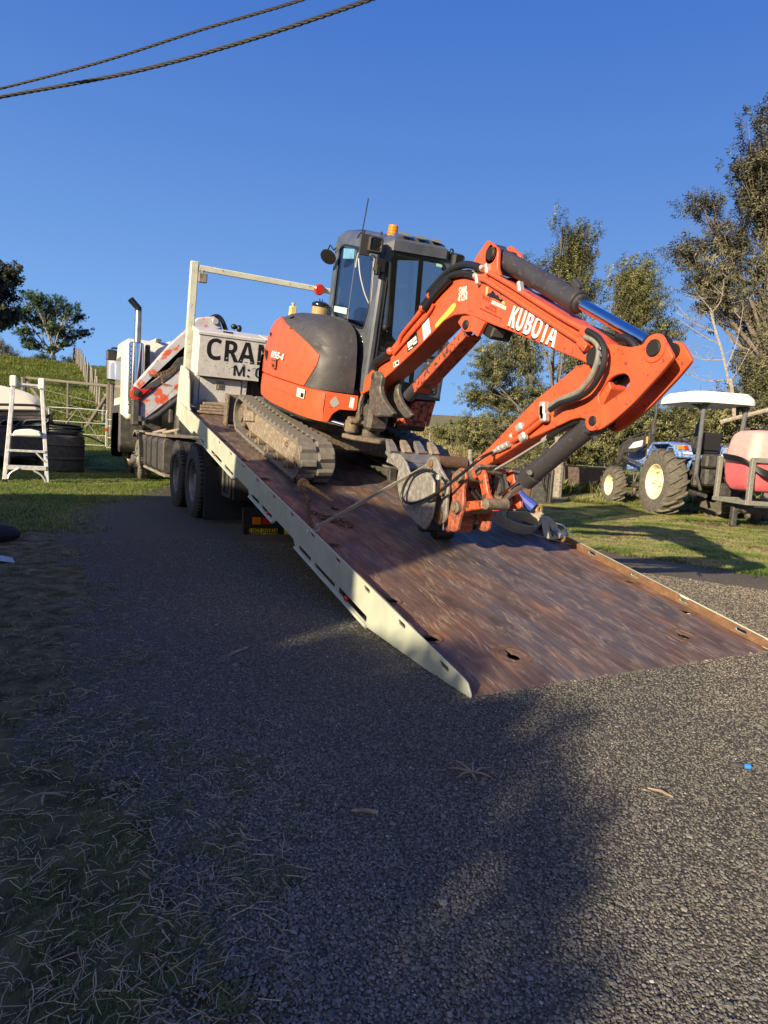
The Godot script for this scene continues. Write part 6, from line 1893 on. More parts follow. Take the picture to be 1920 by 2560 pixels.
	part(t, "frayed_rope", b, surf("tan_rope", lin(0.5, 0.36, 0.16), 0.9, 0.0, 0.2, 6.0), at)
	b = Mb.new()
	b.lathe(pv([0.018, -0.012, 0.045, -0.012, 0.045, 0.012, 0.018, 0.012, 0.018, -0.012]), Vector3(2.49, 0.19, -2.57), Vector3(0.2, 0.3, 1), 16)
	part(t, "eye", b, surf("tan_leather", lin(0.45, 0.28, 0.12), 0.7), at)
	b = Mb.new()
	b.tube(spl([Vector3(2.5, 0.12, -2.35), Vector3(2.56, 0.12, -2.25), Vector3(2.53, 0.06, -2.15)], 4), 0.012, 6)
	b.box(Vector3(2.47, 0.06, -2.2), Vector3(0.09, 0.05, 0.12), 0.01)
	part(t, "ratchet", b, "steel", at)
	t = thing("hanging_strap_end", "folded tan strap end hanging beside the bucket cylinder", "strap", R * Vector3(2.05, 0, -2.6), R)
	b = Mb.new()
	b.box(Vector3(0, 0.2, 0), Vector3(0.09, 0.3, 0.03), 0.01, Basis(Vector3(0, 0, 1), -0.05))
	b.box(Vector3(0.015, 0.19, 0.025), Vector3(0.07, 0.28, 0.012), 0.005, Basis(Vector3(0, 0, 1), 0.04))
	part(t, "strap_fold", b, "rope_webbing")

# ---------------------------------------------------------------- tractor with front loader; forward is -z
const TRACTOR_AT := Vector3(11.39, 0, -7.57)

func tractor_frame() -> Basis: return Basis(Vector3(0.929, 0, 0.370), Vector3.UP, Vector3(-0.370, 0, 0.929))

func ag_wheel(p: Node3D, c: Vector3, r: float, w: float, rim_r: float, n: int, flip: bool):
	# c is the middle of the outer face, the wheel runs inwards along +x (or -x when flipped)
	var X := Transform3D(Basis(Vector3.UP, PI if flip else 0.0), c)
	var b := Mb.new()
	b.lathe(pv([rim_r, 0.05, rim_r * 1.05, 0.01, r * 0.78, -0.01, r * 0.90, 0.02, r * 0.945, 0.07, r * 0.95, w * 0.5, r * 0.945, w - 0.07, r * 0.9, w - 0.02, r * 0.78, w + 0.01, rim_r, w - 0.05]), Vector3.ZERO, Vector3.RIGHT, 44)
	var wh := part(p, "wheel", b, "tractor_tyre", X, 35)
	wh.set_meta("label", "chevron lugged tractor tyre on a cream rim")
	b = Mb.new()
	var l := w * 0.60
	var ang := 0.62
	var h := r * 0.055
	var q := r * 0.045
	var rings := []
	for k in 5:
		var t := k / 4.0
		var x := -0.012 + l * t
		var a := t * 0.22
		var rr := r * 0.945 - (0.05 * (1 - smoothstep(0.0, 0.3, t)) * r) 
		var ring := []
		for e in [[-1.0, 0.0], [-0.6, 1.0], [0.6, 1.0], [1.0, 0.0]]:
			var aa: float = a + e[0] * q / r
			var rad: float = rr - 0.01 + (h + 0.01 + (r * 0.945 - rr) * 0.3) * e[1]
			ring.append(Vector3(x, sin(aa) * rad, cos(aa) * rad))
		rings.append(ring)
	b.loft(rings, true, true)
	var m := b.mesh(30)
	for k in n:
		for side in 2:
			var o := MeshInstance3D.new()
			o.name = "tread_lug"; o.mesh = m; o.material_override = M["tractor_tyre"]
			var a := TAU * (k + 0.5 * side) / n
			o.transform = Transform3D(Basis(Vector3.RIGHT, -a), Vector3.ZERO) if side == 0 else Transform3D(Basis(Vector3.RIGHT, -a) * Basis(Vector3(0, 0, 1), PI) * Basis(Vector3.RIGHT, PI * 0.0), Vector3(w, 0, 0)) * Transform3D(Basis(Vector3.RIGHT, -0.44), Vector3.ZERO)
			wh.add_child(o, true)
	b = Mb.new()
	b.lathe(pv([rim_r * 1.02, 0.055, rim_r * 1.03, 0.03, rim_r * 0.99, 0.025, rim_r * 0.95, 0.05, rim_r * 0.90, 0.12, rim_r * 0.86, 0.2, rim_r * 0.8, 0.215, rim_r * 0.3, 0.2, rim_r * 0.28, 0.17, rim_r * 0.24, 0.13, 0.0, 0.12]), Vector3.ZERO, Vector3.RIGHT, 36)
	part(wh, "rim", b, "rim_cream", Transform3D(), 35)
	for k in 6:
		b = Mb.new()
		var a := TAU * k / 6
		b.box(Vector3(0.15, sin(a) * rim_r * 0.72, cos(a) * rim_r * 0.72), Vector3(0.09, rim_r * 0.22, rim_r * 0.16), 0.012, Basis(Vector3.RIGHT, -a))
		part(wh, "rim_lug", b, "rim_cream")

func tractor():
	var t := thing("tractor", "dusty blue tractor with a white sun canopy and front loader arms", "tractor", TRACTOR_AT, tractor_frame())
	ag_wheel(t, Vector3(-0.9, 0.75, 0.02), 0.77, 0.44, 0.40, 17, false)
	ag_wheel(t, Vector3(0.98, 0.75, 0.02), 0.77, 0.44, 0.40, 17, true)
	ag_wheel(t, Vector3(-0.85, 0.5, -2.42), 0.53, 0.30, 0.27, 16, false)
	ag_wheel(t, Vector3(0.95, 0.5, -2.42), 0.53, 0.30, 0.27, 16, true)
	var b := Mb.new()
	b.box(Vector3(0.04, 0.75, 0.0), Vector3(0.9, 0.36, 0.4), 0.06)
	b.box(Vector3(0.04, 0.8, -1.0), Vector3(0.42, 0.5, 2.2), 0.05)
	b.box(Vector3(0.04, 0.55, -2.42), Vector3(1.2, 0.16, 0.2), 0.03)
	b.box(Vector3(0.04, 1.0, 0.35), Vector3(0.5, 0.6, 0.35), 0.05)
	part(t, "transmission", b, "dusty_black")
	b = Mb.new()
	b.extx(soft(pv([-0.9, 1.0, -0.9, 1.6, -2.6, 1.45, -2.75, 1.3, -2.7, 0.9]), 0.08), -0.25, 0.33, 0.05)
	part(t, "bonnet", b, "tractor_blue")
	# fenders over the rear wheels
	for s in 2:
		var x0 := -0.74 if s == 0 else 0.42
		b = Mb.new()
		var pr := pv([-0.80, 1.16, -0.68, 1.50, -0.52, 1.66, 0.20, 1.68, 0.42, 1.62, 0.60, 1.36, 0.57, 1.33, 0.38, 1.57, 0.18, 1.63, -0.50, 1.61, -0.64, 1.47, -0.76, 1.15])
		b.extx(pr, x0, x0 + 0.42, 0.012)
		var f := part(t, "fender", b, "tractor_blue")
		b = Mb.new()
		b.extx(soft(pv([-0.5, 1.55, 0.34, 1.55, 0.55, 1.30, 0.30, 0.85, -0.3, 1.0]), 0.03), -0.34 if s == 0 else 0.42, -0.32 if s == 0 else 0.44, 0.004)
		part(f, "fender_side", b, "tractor_blue")
		b = Mb.new()
		b.ext(rrect(-0.13, -0.055, 0.02, 0.055, 0.01), Transform3D(Basis(Vector3.RIGHT, -0.75), Vector3(x0 + 0.2, 1.55, 0.48)), 0.0, 0.03, 0.006)
		part(f, "indicator", b, "amber")
		b = Mb.new()
		b.ext(rrect(0.02, -0.055, 0.12, 0.055, 0.01), Transform3D(Basis(Vector3.RIGHT, -0.75), Vector3(x0 + 0.2, 1.55, 0.48)), 0.0, 0.03, 0.006)
		part(f, "stop_lamp", b, "red_lens")
		b = Mb.new()
		b.ext(rrect(-0.02, -0.025, 0.2, 0.03, 0.01), Transform3D(Basis(Vector3.RIGHT, -0.75), Vector3(x0 + 0.18, 1.44, 0.575)), -0.005, 0.006, 0.002)
		part(f, "plate_sticker", b, "print_white")
	# roll bar, canopy
	b = Mb.new()
	for s in 2:
		var lo := Vector3(-0.298, 1.662, 0.7) if s == 0 else Vector3(0.647, 1.857, 0.7)
		var hi := Vector3(-0.293, 2.514, 0.7) if s == 0 else Vector3(0.699, 2.546, 0.7)
		b.tube([lo - Vector3(0, 0.7, 0), lo, hi, hi + Vector3(0.0, 0.1, 0)], 0.05, 10)
		b.tube(spl([lo.lerp(hi, 0.65), hi + Vector3(0.05 if s == 0 else -0.05, 0.02, 0), hi + Vector3(0.3 if s == 0 else -0.3, 0.1, 0)], 4), 0.045, 8)
		b.tube(spl([hi + Vector3(0, -0.3, 0), hi + Vector3(0, -0.05, -0.12), hi + Vector3(0, 0.07, -0.5)], 4), 0.045, 8)
	part(t, "roll_bar", b, surf("rops_grey", lin(0.085, 0.09, 0.1), 0.5))
	b = Mb.new()
	var lo2 := []; var rings := []
	for e in [[0.0, 1.0, 2.60], [0.03, 1.0, 2.67], [0.09, 0.97, 2.74], [0.3, 0.85, 2.79], [0.6, 0.5, 2.81]]:
		var rr := rrect(-0.74, -0.55, 0.82, 1.02, 0.3, 6)
		var ring := []
		for p in rr:
			var c := Vector2(0.04, 0.23)
			var q: Vector2 = c + (p - c) * e[1]
			ring.append(Vector3(q.x, e[2] + (0.0 if e[1] < 0.9 else -0.06 * (q - c).length_squared()), q.y))
		ring.reverse()
		rings.append(ring)
	b.loft(rings, true, true)
	part(t, "sun_canopy", b, "canopy_white", Transform3D(), 40)
	b = Mb.new()
	b.lathe(pv([0.17, -0.012, 0.19, 0.0, 0.17, 0.012, 0.15, 0.0, 0.17, -0.012]), Vector3(0.0, 1.78, -0.5), Vector3(0, 1, 0.35), 24)
	b.tube([Vector3(0.0, 1.4, -0.75), Vector3(0.0, 1.77, -0.51)], 0.025, 8)
	part(t, "steering_wheel", b, "pin_black")
	b = Mb.new()
	b.box(Vector3(0.08, 1.5, 0.25), Vector3(0.5, 0.14, 0.45), 0.05)
	b.box(Vector3(0.08, 1.72, 0.5), Vector3(0.48, 0.42, 0.1), 0.05, Basis(Vector3.RIGHT, 0.15))
	part(t, "seat", b, "black_plastic")
	b = Mb.new()
	b.box(Vector3(0.12, 1.3, 0.75), Vector3(0.62, 0.3, 0.25), 0.04)
	b.box(Vector3(0.1, 1.0, 0.62), Vector3(0.4, 0.5, 0.3), 0.05)
	for x in [-0.3, 0.42]:
		b.tube([Vector3(x, 1.25, 0.55), Vector3(x, 0.65, 0.95)], 0.035, 8)
		b.tube([Vector3(x, 0.62, 0.3), Vector3(x * 1.1, 0.55, 1.2)], 0.045, 8)
	b.tube([Vector3(0.08, 1.0, 0.6), Vector3(0.08, 0.95, 1.2)], 0.04, 8)
	part(t, "rear_linkage", b, "dusty_black")
	b = Mb.new()
	b.tube(spl([Vector3(0.15, 1.45, 0.85), Vector3(0.2, 1.3, 0.95), Vector3(0.3, 1.15, 0.92), Vector3(0.25, 0.85, 1.0)], 4), 0.015, 6)
	part(t, "white_hose", b, "print_white")
	# loader: mast, arms, rams
	b = Mb.new()
	for x in [-0.55, 0.6]:
		b.box(Vector3(x, 1.1, -0.95), Vector3(0.1, 0.9, 0.18), 0.02)
		b.extx(soft(pv([-0.98, 1.3, -0.85, 1.85, -0.82, 1.85, -0.86, 2.2, -0.93, 2.2, -1.08, 1.35]), 0.02), x - 0.05, x + 0.05, 0.012)
		b.tube(spl([Vector3(x, 2.15, -0.88), Vector3(x, 2.4, -0.84), Vector3(x, 2.55, -0.87)], 4), 0.035, 8)
		b.extx(soft(pv([-0.9, 1.72, -0.95, 1.85, -1.7, 1.78, -2.4, 1.62, -2.65, 1.1, -2.5, 1.06, -2.25, 1.38, -1.6, 1.4, -1.0, 1.62]), 0.03), x - 0.06, x + 0.04, 0.015)
		b.tube([Vector3(x, 1.05, -1.0), Vector3(x, 1.28, -2.3)], 0.04, 8)
		b.tube([Vector3(x, 1.95, -1.0), Vector3(x, 1.72, -2.45)], 0.022, 8)
	var ld := part(t, "loader_arms", b, "dusty_black")
	b = Mb.new()
	for e in [[1.72, -1.03], [1.42, -0.92]]: b.box(Vector3(-0.61, e[0], e[1]), Vector3(0.012, 0.17, 0.085), 0.003)
	part(ld, "yellow_sticker", b, surf("decal_yellow", lin(0.62, 0.35, 0.03), 0.5))
	b = Mb.new()
	b.extx(soft(pv([-1.25, 1.57, -1.22, 1.72, -1.7, 1.66, -1.95, 1.5, -1.6, 1.52]), 0.01), -0.615, -0.609)
	part(ld, "white_sticker", b, "print_white")
	b = Mb.new()
	b.ball(Vector3(-0.42, 0.98, -1.25), Vector3(0.16, 0.16, 0.16), 16, 10)
	part(t, "air_cleaner", b, surf("dull_green", lin(0.06, 0.16, 0.11), 0.6))

func sprayer():
	var bas := tractor_frame()
	var o := Vector3(0.5, 0, 1.9)
	var t := thing("spray_tank", "pink plastic spray tank in a grey frame behind the tractor", "tank", TRACTOR_AT + bas * o, bas)
	var b := Mb.new()
	var lo := []; var hi := []
	for e in [[0.74, 0.74, 0.62], [0.78, 0.84, 0.78], [0.9, 0.93, 0.92], [1.1, 0.98, 0.98], [1.30, 1.0, 1.0]]: lo.append(tank_ring(e[0], e[1], e[2]))
	for e in [[1.30, 1.0, 1.0], [1.5, 0.98, 0.97], [1.75, 0.93, 0.9], [1.88, 0.87, 0.82], [1.95, 0.76, 0.66], [1.97, 0.6, 0.45]]: hi.append(tank_ring(e[0], e[1], e[2]))
	b.loft(hi, true, true)
	var tk := part(t, "tank_top", b, "tank_pink", Transform3D(), 45)
	tk.set_meta("label", "sun bleached upper half of the tank")
	b = Mb.new()
	b.loft(lo, true, true)
	b.box(Vector3(0.5, 0.66, 0.1), Vector3(0.4, 0.2, 0.5), 0.05)
	part(t, "tank_bottom", b, "tank_red", Transform3D(), 45)
	b = Mb.new()
	b.cyl(Vector3(0.1, 1.95, 0), Vector3(0.1, 2.02, 0), 0.16, 20, 0.01)
	part(tk, "tank_lid", b, "pin_black")
	text(tk, "embossed_lettering", "SIL", 0.12, 0.008, "tank_pink", Transform3D(Basis(Vector3.RIGHT, -0.1), Vector3(0.16, 1.48, 0.487)), true, 1.1)
	b = Mb.new()
	for x in [-0.72, 0.72]:
		for z in [-0.52, 0.52]:
			b.box(Vector3(x * 0.98, 0.95, z), Vector3(0.09, 0.9, 0.09), 0.01)
	for z in [-0.54, 0.54]:
		b.box(Vector3(0, 1.37, z), Vector3(1.5, 0.1, 0.06), 0.01)
		b.box(Vector3(0, 0.53, z), Vector3(1.5, 0.09, 0.08), 0.01)
	for x in [-0.74, 0.74]:
		b.box(Vector3(x, 0.53, 0), Vector3(0.08, 0.09, 1.1), 0.01)
	b.box(Vector3(-0.25, 0.95, 0.56), Vector3(0.1, 0.9, 0.08), 0.012)
	b.box(Vector3(0.1, 1.33, 0.58), Vector3(0.06, 0.2, 0.05), 0.012)
	b.cyl(Vector3(-0.25, 0.86, 0.61), Vector3(-0.25, 0.98, 0.61), 0.035, 12)
	part(t, "tank_frame", b, "grey_frame")
	b = Mb.new()
	b.box(Vector3(-0.1, 0.4, 0.0), Vector3(0.9, 0.22, 0.4), 0.05)
	b.box(Vector3(-0.5, 0.7, -0.62), Vector3(0.3, 0.3, 0.2), 0.04)
	for x in [-0.55, 0.5]: b.box(Vector3(x, 0.25, -0.1), Vector3(0.12, 0.5, 0.12), 0.02)
	part(t, "pump", b, "dusty_black")
	# hose laid in bights round the front of the frame
	for k in 5:
		b = Mb.new()
		var d := k * 0.022
		b.tube(spl([Vector3(-0.86 + d * 0.3, 1.46 - d, -0.2), Vector3(-0.84 + d, 1.40 - d * 1.2, 0.35), Vector3(-0.55, 1.20 - d * 1.3, 0.62 + d * 0.3), Vector3(-0.1, 1.10 - d * 1.2, 0.66 + d * 0.4), Vector3(0.4, 1.10 - d, 0.66), Vector3(0.8, 1.2 - d, 0.5)], 6), 0.016, 8)
		part(t, "spray_hose", b, "hose")
	b = Mb.new()
	b.tube(spl([Vector3(-0.1, 1.99, 0.0), Vector3(0.1, 1.975, 0.25), Vector3(0.22, 1.85, 0.44), Vector3(0.26, 1.6, 0.5), Vector3(0.27, 1.42, 0.52)], 6), 0.014, 8)
	part(t, "tank_strap", b, "pin_black")
	# worn tyre lying by the tank
	for e in [[Vector3(12.86, 0, -6.667), 0.30, 1.2], [Vector3(11.928, 0, -6.373), 0.27, 0.3]]:
		var ty := thing("old_tyre", "bare black tyre lying under the right half of the spray tank" if e[1] > 0.28 else "dark tyre standing under the middle of the spray tank", "tyre", e[0])
		b = Mb.new()
		b.lathe(pv([0.2, -0.08, 0.3, -0.1, 0.36, -0.07, 0.37, 0.0, 0.36, 0.07, 0.3, 0.1, 0.2, 0.08, 0.22, 0.0, 0.2, -0.08]), Vector3(0, 0.13 if e[1] > 0.28 else 0.32, 0), Vector3(0.15, 1, 0.2) if e[1] > 0.28 else Vector3(0.7, 0.3, 0.6), 30)
		part(ty, "tyre_body", b, "tractor_tyre")
		b = Mb.new()
		b.lathe(pv([0.372, -0.05, 0.385, -0.03, 0.385, 0.03, 0.372, 0.05]), Vector3(0, 0.13 if e[1] > 0.28 else 0.32, 0), Vector3(0.15, 1, 0.2) if e[1] > 0.28 else Vector3(0.7, 0.3, 0.6), 12)
		part(ty, "tread_band", b, "tractor_tyre", Transform3D(), 10)

func tank_ring(y: float, kx: float, kz: float) -> Array:
	var o := []
	for p in rrect(-0.72, -0.50, 0.72, 0.50, 0.22, 5):
		o.append(Vector3(p.x * kx, y, p.y * kz))
	o.reverse()
	return o

func yard_things():
	# long rusty steel bin with a strap over it
	var c0 := Vector3(12.798, 0, -12.979); var c1 := c0 + Vector3(2.3, 0, -0.95)
	var ax := (c1 - c0).normalized()
	var t := thing("steel_bin", "rusty black steel trough with blue paint remains beside the tractor", "trough", (c0 + c1) / 2, Basis(ax, Vector3.UP, ax.cross(Vector3.UP)))
	var b := Mb.new()
	b.loft([bin_ring(0.0, 1.05, 0.36), bin_ring(0.12, 1.12, 0.46), bin_ring(0.8, 1.28, 0.55), bin_ring(0.8, 1.24, 0.51), bin_ring(0.15, 1.08, 0.42)], true, true)
	part(t, "bin_shell", b, surf("bin_paint", lin(0.055, 0.052, 0.055), 0.65, 0.2, 0.35, 0.9, "heavy", lin(0.13, 0.08, 0.06)), Transform3D(Basis(), Vector3(0, 0.06, 0)))
	b = Mb.new()
	b.box(Vector3(0, 0.87, 0.54), Vector3(2.56, 0.05, 0.05), 0.01)
	b.box(Vector3(0, 0.87, -0.54), Vector3(2.56, 0.05, 0.05), 0.01)
	b.box(Vector3(0.05, 0.45, 0.53), Vector3(0.04, 0.8, 0.05), 0.01, Basis(Vector3.RIGHT, -0.14))
	part(t, "bin_rim", b, "rust")
	b = Mb.new()
	ribbon(b, [Vector3(0.35, 0.9, -0.5), Vector3(0.35, 0.91, 0.58), Vector3(0.33, 0.2, 0.5), Vector3(0.2, 0.03, 0.55), Vector3(-0.4, 0.02, 0.6)], 0.07, Vector3.RIGHT, 0.004)
	part(t, "bin_strap", b, surf("green_web", lin(0.16, 0.19, 0.11), 0.9))
	# black loader attachment standing behind the bucket cylinder
	c0 = Vector3(8.683, 0, -9.887)
	t = thing("loader_attachment", "black steel loader attachment with hoses standing on the grass behind the arm", "attachment", c0, Basis(Vector3.UP, -0.5))
	b = Mb.new()
	b.extz(soft(pv([-0.55, 0.0, 0.42, 0.0, 0.46, 0.2, 0.4, 0.75, -0.6, 0.8, -1.0, 0.7, -1.0, 0.1]), 0.05), -0.1, 0.1, 0.02)
	b.box(Vector3(-0.5, 0.75, 0.05), Vector3(1.3, 0.09, 0.3), 0.02)
	part(t, "back_plate", b, "dusty_black")
	b = Mb.new()
	b.cyl(Vector3(0.45, 0.03, 0.1), Vector3(0.45, 0.85, 0.1), 0.05, 14)
	b.box(Vector3(0.33, 0.4, 0.12), Vector3(0.05, 0.8, 0.06), 0.01)
	part(t, "upright_ram", b, "dark_iron")
	b = Mb.new()
	b.tube(spl([Vector3(-0.6, 0.75, 0.2), Vector3(-0.35, 1.0, 0.2), Vector3(-0.2, 0.85, 0.25), Vector3(-0.3, 0.7, 0.25)], 5), 0.014, 6)
	b.tube(spl([Vector3(0.3, 0.85, 0.15), Vector3(0.2, 0.6, 0.2), Vector3(0.28, 0.35, 0.2)], 5), 0.014, 6)
	part(t, "attachment_hose", b, "hose")
	b = Mb.new()
	b.box(Vector3(-0.85, 0.62, 0.16), Vector3(0.14, 0.14, 0.03), 0.01)
	part(t, "yellow_tag", b, "sign_yellow")
	b = Mb.new()
	b.box(Vector3(-0.1, 0.35, 0.115), Vector3(0.14, 0.6, 0.03), 0.02, Basis(Vector3(0, 0, 1), -0.12))
	part(t, "rust_patch", b, "rust")
	t = thing("scrap_plate", "thin rusty plate lying on the dirt by the small tractor wheel", "plate", Vector3(12.129, 0, -11.153), Basis(Vector3.UP, 0.6))
	b = Mb.new(); b.box(Vector3(0, 0.04, 0), Vector3(0.7, 0.012, 0.16), 0.003, Basis(Vector3(0, 0, 1), -0.08))
	part(t, "plate_sheet", b, "rust")
	# small things dropped on the gravel
	t = thing("screwdriver", "dark stick with a bright blue end lying on the sunlit gravel", "tool", Vector3(0.665, 0, 0.98), Basis(Vector3.UP, -0.55))
	b = Mb.new(); b.cyl(Vector3(-0.05, 0.012, 0), Vector3(0.0, 0.012, 0), 0.011, 10); b.cyl(Vector3(0.0, 0.012, 0), Vector3(0.005, 0.012, 0), 0.006, 8)
	part(t, "shaft", b, "dusty_black")
	b = Mb.new(); b.cyl(Vector3(0.008, 0.012, 0), Vector3(0.035, 0.012, 0), 0.011, 10, 0.004)
	part(t, "handle", b, "blue_handle")
	t = thing("foil_scrap", "crumpled white foil wrapper on the dark grass at the left edge", "litter", Vector3(-2.218, 0, -3.868))
	b = Mb.new()
	b.loft([[Vector3(-0.1, 0.01, -0.04), Vector3(-0.1, 0.03, 0.05)], [Vector3(-0.02, 0.05, -0.05), Vector3(0.0, 0.02, 0.06)], [Vector3(0.07, 0.03, -0.03), Vector3(0.09, 0.0, 0.05)]], false, false)
	part(t, "foil", b, "zinc")
	var lf := 0
	for e in [[Vector3(-0.444, 0, 0.613), "tan", "dry tan leaf cluster on the gravel below the tray corner"], [Vector3(-1.899, 0, 0.224), "pale", "pale bark flake among the straw at lower left"], [Vector3(-0.904, 0, 0.735), "grey", "grey twig on the shaded gravel in front of the tray"], [Vector3(-0.848, 0, -1.054), "straw", "long straw stalk beside the streaks of sunlight"], [Vector3(0.136, 0, 0.955), "tan2", "brown leaf curl on the sunlit gravel at right"]]:
		t = thing("leaf_litter", e[2], "debris", e[0], Basis(Vector3.UP, lf * 1.3))
		b = Mb.new()
		lf += 1
		for k in (7 if lf == 1 else 3):
			var a := k * 0.9 + lf
			var d := Vector3(cos(a), 0.1, sin(a))
			if lf >= 3: d = Vector3(1, 0.02, 0.06 * k)
			var l := 0.09 if lf != 4 else 0.28
			b.tube([Vector3(0, 0.008 + k * 0.002, k * 0.004), d * l * 0.5 + Vector3(0, 0.014, 0), d * l + Vector3(0, 0.006, 0)], [0.003, 0.005 if lf != 4 else 0.003, 0.001], 5)
		part(t, "stalk", b, "timber")

func bin_ring(y: float, hx: float, hz: float) -> Array:
	return [Vector3(-hx, y, hz), Vector3(hx, y, hz), Vector3(hx, y, -hz), Vector3(-hx, y, -hz)]

func left_things():
	# aluminium step ladder standing open
	var g0 := Vector3(-2.623, 0, -12.078); var g1 := Vector3(-1.858, 0, -11.454)
	g0.z = -11.75; g1.z = -11.75
	var zf := -11.75
	var t := thing("step_ladder", "white aluminium step ladder standing open on the grass", "ladder", Vector3(-2.2, 0, zf))
	var o := Transform3D(Basis(), Vector3(2.2, 0, -zf))
	var lt := Vector3(-2.462, 1.929, -12.15); var rt := Vector3(-1.978, 1.923, -12.15)
	var lb := Vector3(-2.592, 0.028, -11.75); var rb := Vector3(-1.863, -0.015, -11.75)
	for e in [[lb, lt], [rb, rt]]:
		var b := Mb.new()
		bar(b, e[0], e[1], 0.07, 0.035)
		part(t, "stile", b, "alu", o)
		b = Mb.new()
		bar(b, Vector3(e[0].x, 0.02, -12.9), e[1] + Vector3(0, -0.1, -0.1), 0.045, 0.03)
		part(t, "rear_stile", b, "alu", o)
		b = Mb.new()
		b.box(e[1] + Vector3(0, 0.02, 0), Vector3(0.12, 0.22, 0.14), 0.025)
		part(t, "end_cap", b, "print_white", o)
		b = Mb.new()
		b.box(e[0] + Vector3(0, 0.02, 0), Vector3(0.08, 0.05, 0.07), 0.01)
		part(t, "foot", b, "pin_black", o)
	for y in [0.92, 0.62, 0.30]:
		var k0: Vector3 = lb.lerp(lt, (y - lb.y) / (lt.y - lb.y)); var k1: Vector3 = rb.lerp(rt, (y - rb.y) / (rt.y - rb.y))
		var b := Mb.new()
		bar(b, k0, k1, 0.045 if y > 0.4 else 0.085, 0.09)
		part(t, "step", b, "alu", o)
	var b := Mb.new()
	bar(b, lt + Vector3(0, -0.02, 0), rt + Vector3(0, -0.02, 0), 0.04, 0.04)
	bar(b, lt + Vector3(0, -0.06, -0.1), rt + Vector3(0, -0.06, -0.1), 0.03, 0.03)
	part(t, "top_rail", b, "alu", o)
	b = Mb.new()
	b.extz(soft(pv([-2.46, 0.938, -2.433, 1.004, -2.319, 1.033, -2.167, 1.05, -2.002, 1.017, -1.969, 0.936, -1.982, 0.909, -2.451, 0.895]), 0.03), -12.15, -11.85, 0.02)
	part(t, "bucket_shelf", b, "print_white", o)
	b = Mb.new()
	b.tube(spl([lb + Vector3(0.06, 0.06, 0), lb + Vector3(0.1, 0.16, 0), lb + Vector3(0.24, 0.26, 0)], 4), 0.018, 6)
	b.tube(spl([rb + Vector3(-0.03, 0.06, 0), rb + Vector3(-0.1, 0.18, 0), rb + Vector3(-0.24, 0.27, 0)], 4), 0.018, 6)
	b.tube([rb + Vector3(-0.02, 0.42, 0), rb + Vector3(-0.2, 0.62, 0)], 0.018, 6)
	part(t, "brace", b, "alu", o)
	# pale vehicle with black bars, mostly out of the picture
	var z := -16.0
	t = thing("parked_ute", "pale rounded vehicle nose with black bars behind the ladder", "car", Vector3(-4.2, 0, z))
	o = Transform3D(Basis(), Vector3(4.2, 0, -z))
	b = Mb.new()
	b.extz(soft(pv([-3.938, 1.649, -3.768, 1.865, -3.294, 1.962, -2.85, 1.975, -2.555, 1.931, -2.231, 1.844, -2.054, 1.728, -1.982, 1.589, -1.968, 1.323, -3.941, 1.173]), 0.1), -18.6, -15.1, 0.12)
	var body := part(t, "ute_body", b, "ute_white", o, 45)
	b = Mb.new()
	b.extz(soft(pv([-3.941, 1.185, -1.956, 1.338, -1.754, 1.42, -1.746, 1.152, -1.822, 0.985, -1.912, 0.332, -3.946, 0.236]), 0.05), -18.4, -15.0, 0.05)
	part(t, "ute_lower_body", b, "dusty_black", o)
	b = Mb.new()
	b.tube(spl([Vector3(-3.275, 1.495, -14.95), Vector3(-2.386, 1.555, -14.95), Vector3(-2.063, 1.556, -14.95), Vector3(-1.987, 1.478, -14.95), Vector3(-1.979, 1.295, -14.95)], 4), 0.03, 8)
	b.tube([Vector3(-3.275, 1.369, -14.95), Vector3(-2.015, 1.437, -14.95)], 0.022, 8)
	part(t, "bull_bar", b, "pin_black", o)
	b = Mb.new()
	for e in [[pv([-2.838, 1.127, -2.771, 1.184, -2.408, 1.205, -2.499, 1.074, -2.838, 1.024]), 0], [pv([-2.408, 1.106, -2.316, 1.217, -1.825, 1.28, -1.848, 1.199, -1.989, 1.096, -2.384, 1.056]), 0]]:
		b.extz(soft(e[0], 0.03), -15.02, -14.93, 0.01, [b.inset(soft(e[0], 0.03), 0.03)])
	part(t, "lamp_bezel", b, surf("trim_grey", lin(0.14, 0.15, 0.16), 0.5), o)
	b = Mb.new()
	for x in [-5.2, -3.2]: b.cyl(Vector3(x, 0.4, -15.3), Vector3(x + 0.25, 0.4, -15.3), 0.4, 24, 0.04)
	part(t, "ute_tyre", b, "tyre", o)
	# black drum with a coil of poly pipe on its lid
	var dc := Vector3(-1.567, 0.227, -15.4)
	dc.y = 0.0
	t = thing("black_drum", "dark plastic drum standing on the shaded grass behind the ladder", "drum", dc)
	b = Mb.new()
	b.lathe(pv([0, 0, 0.5, 0, 0.54, 0.05, 0.54, 0.3, 0.56, 0.32, 0.56, 0.36, 0.54, 0.38, 0.54, 0.64, 0.56, 0.66, 0.54, 0.7, 0.53, 0.86, 0.5, 0.9, 0, 0.9]), Vector3.ZERO, Vector3.UP, 28)
	part(t, "drum_shell", b, "dusty_black")
	t = thing("pipe_coil", "coil of black poly pipe lying on the drum lid", "hose", dc + Vector3(0.02, 0.9, 0))
	for k in 6:
		b = Mb.new()
		var ring := []
		for j in 31:
			var a := TAU * j / 30
			var rr := 0.45 + 0.03 * sin(k * 2.1) + 0.02 * sin(a * 2 + k)
			ring.append(Vector3(cos(a) * rr, 0.04 + k * 0.045 + 0.03 * sin(a + k), sin(a) * rr))
		b.tube(ring, 0.022, 8)
		part(t, "pipe_turn", b, "hose")
	b = Mb.new()
	b.tube(spl([Vector3(0.3, 0.05, 0.35), Vector3(0.6, 0.0, 0.3), Vector3(0.95, -0.16, 0.3)], 5), 0.022, 8)
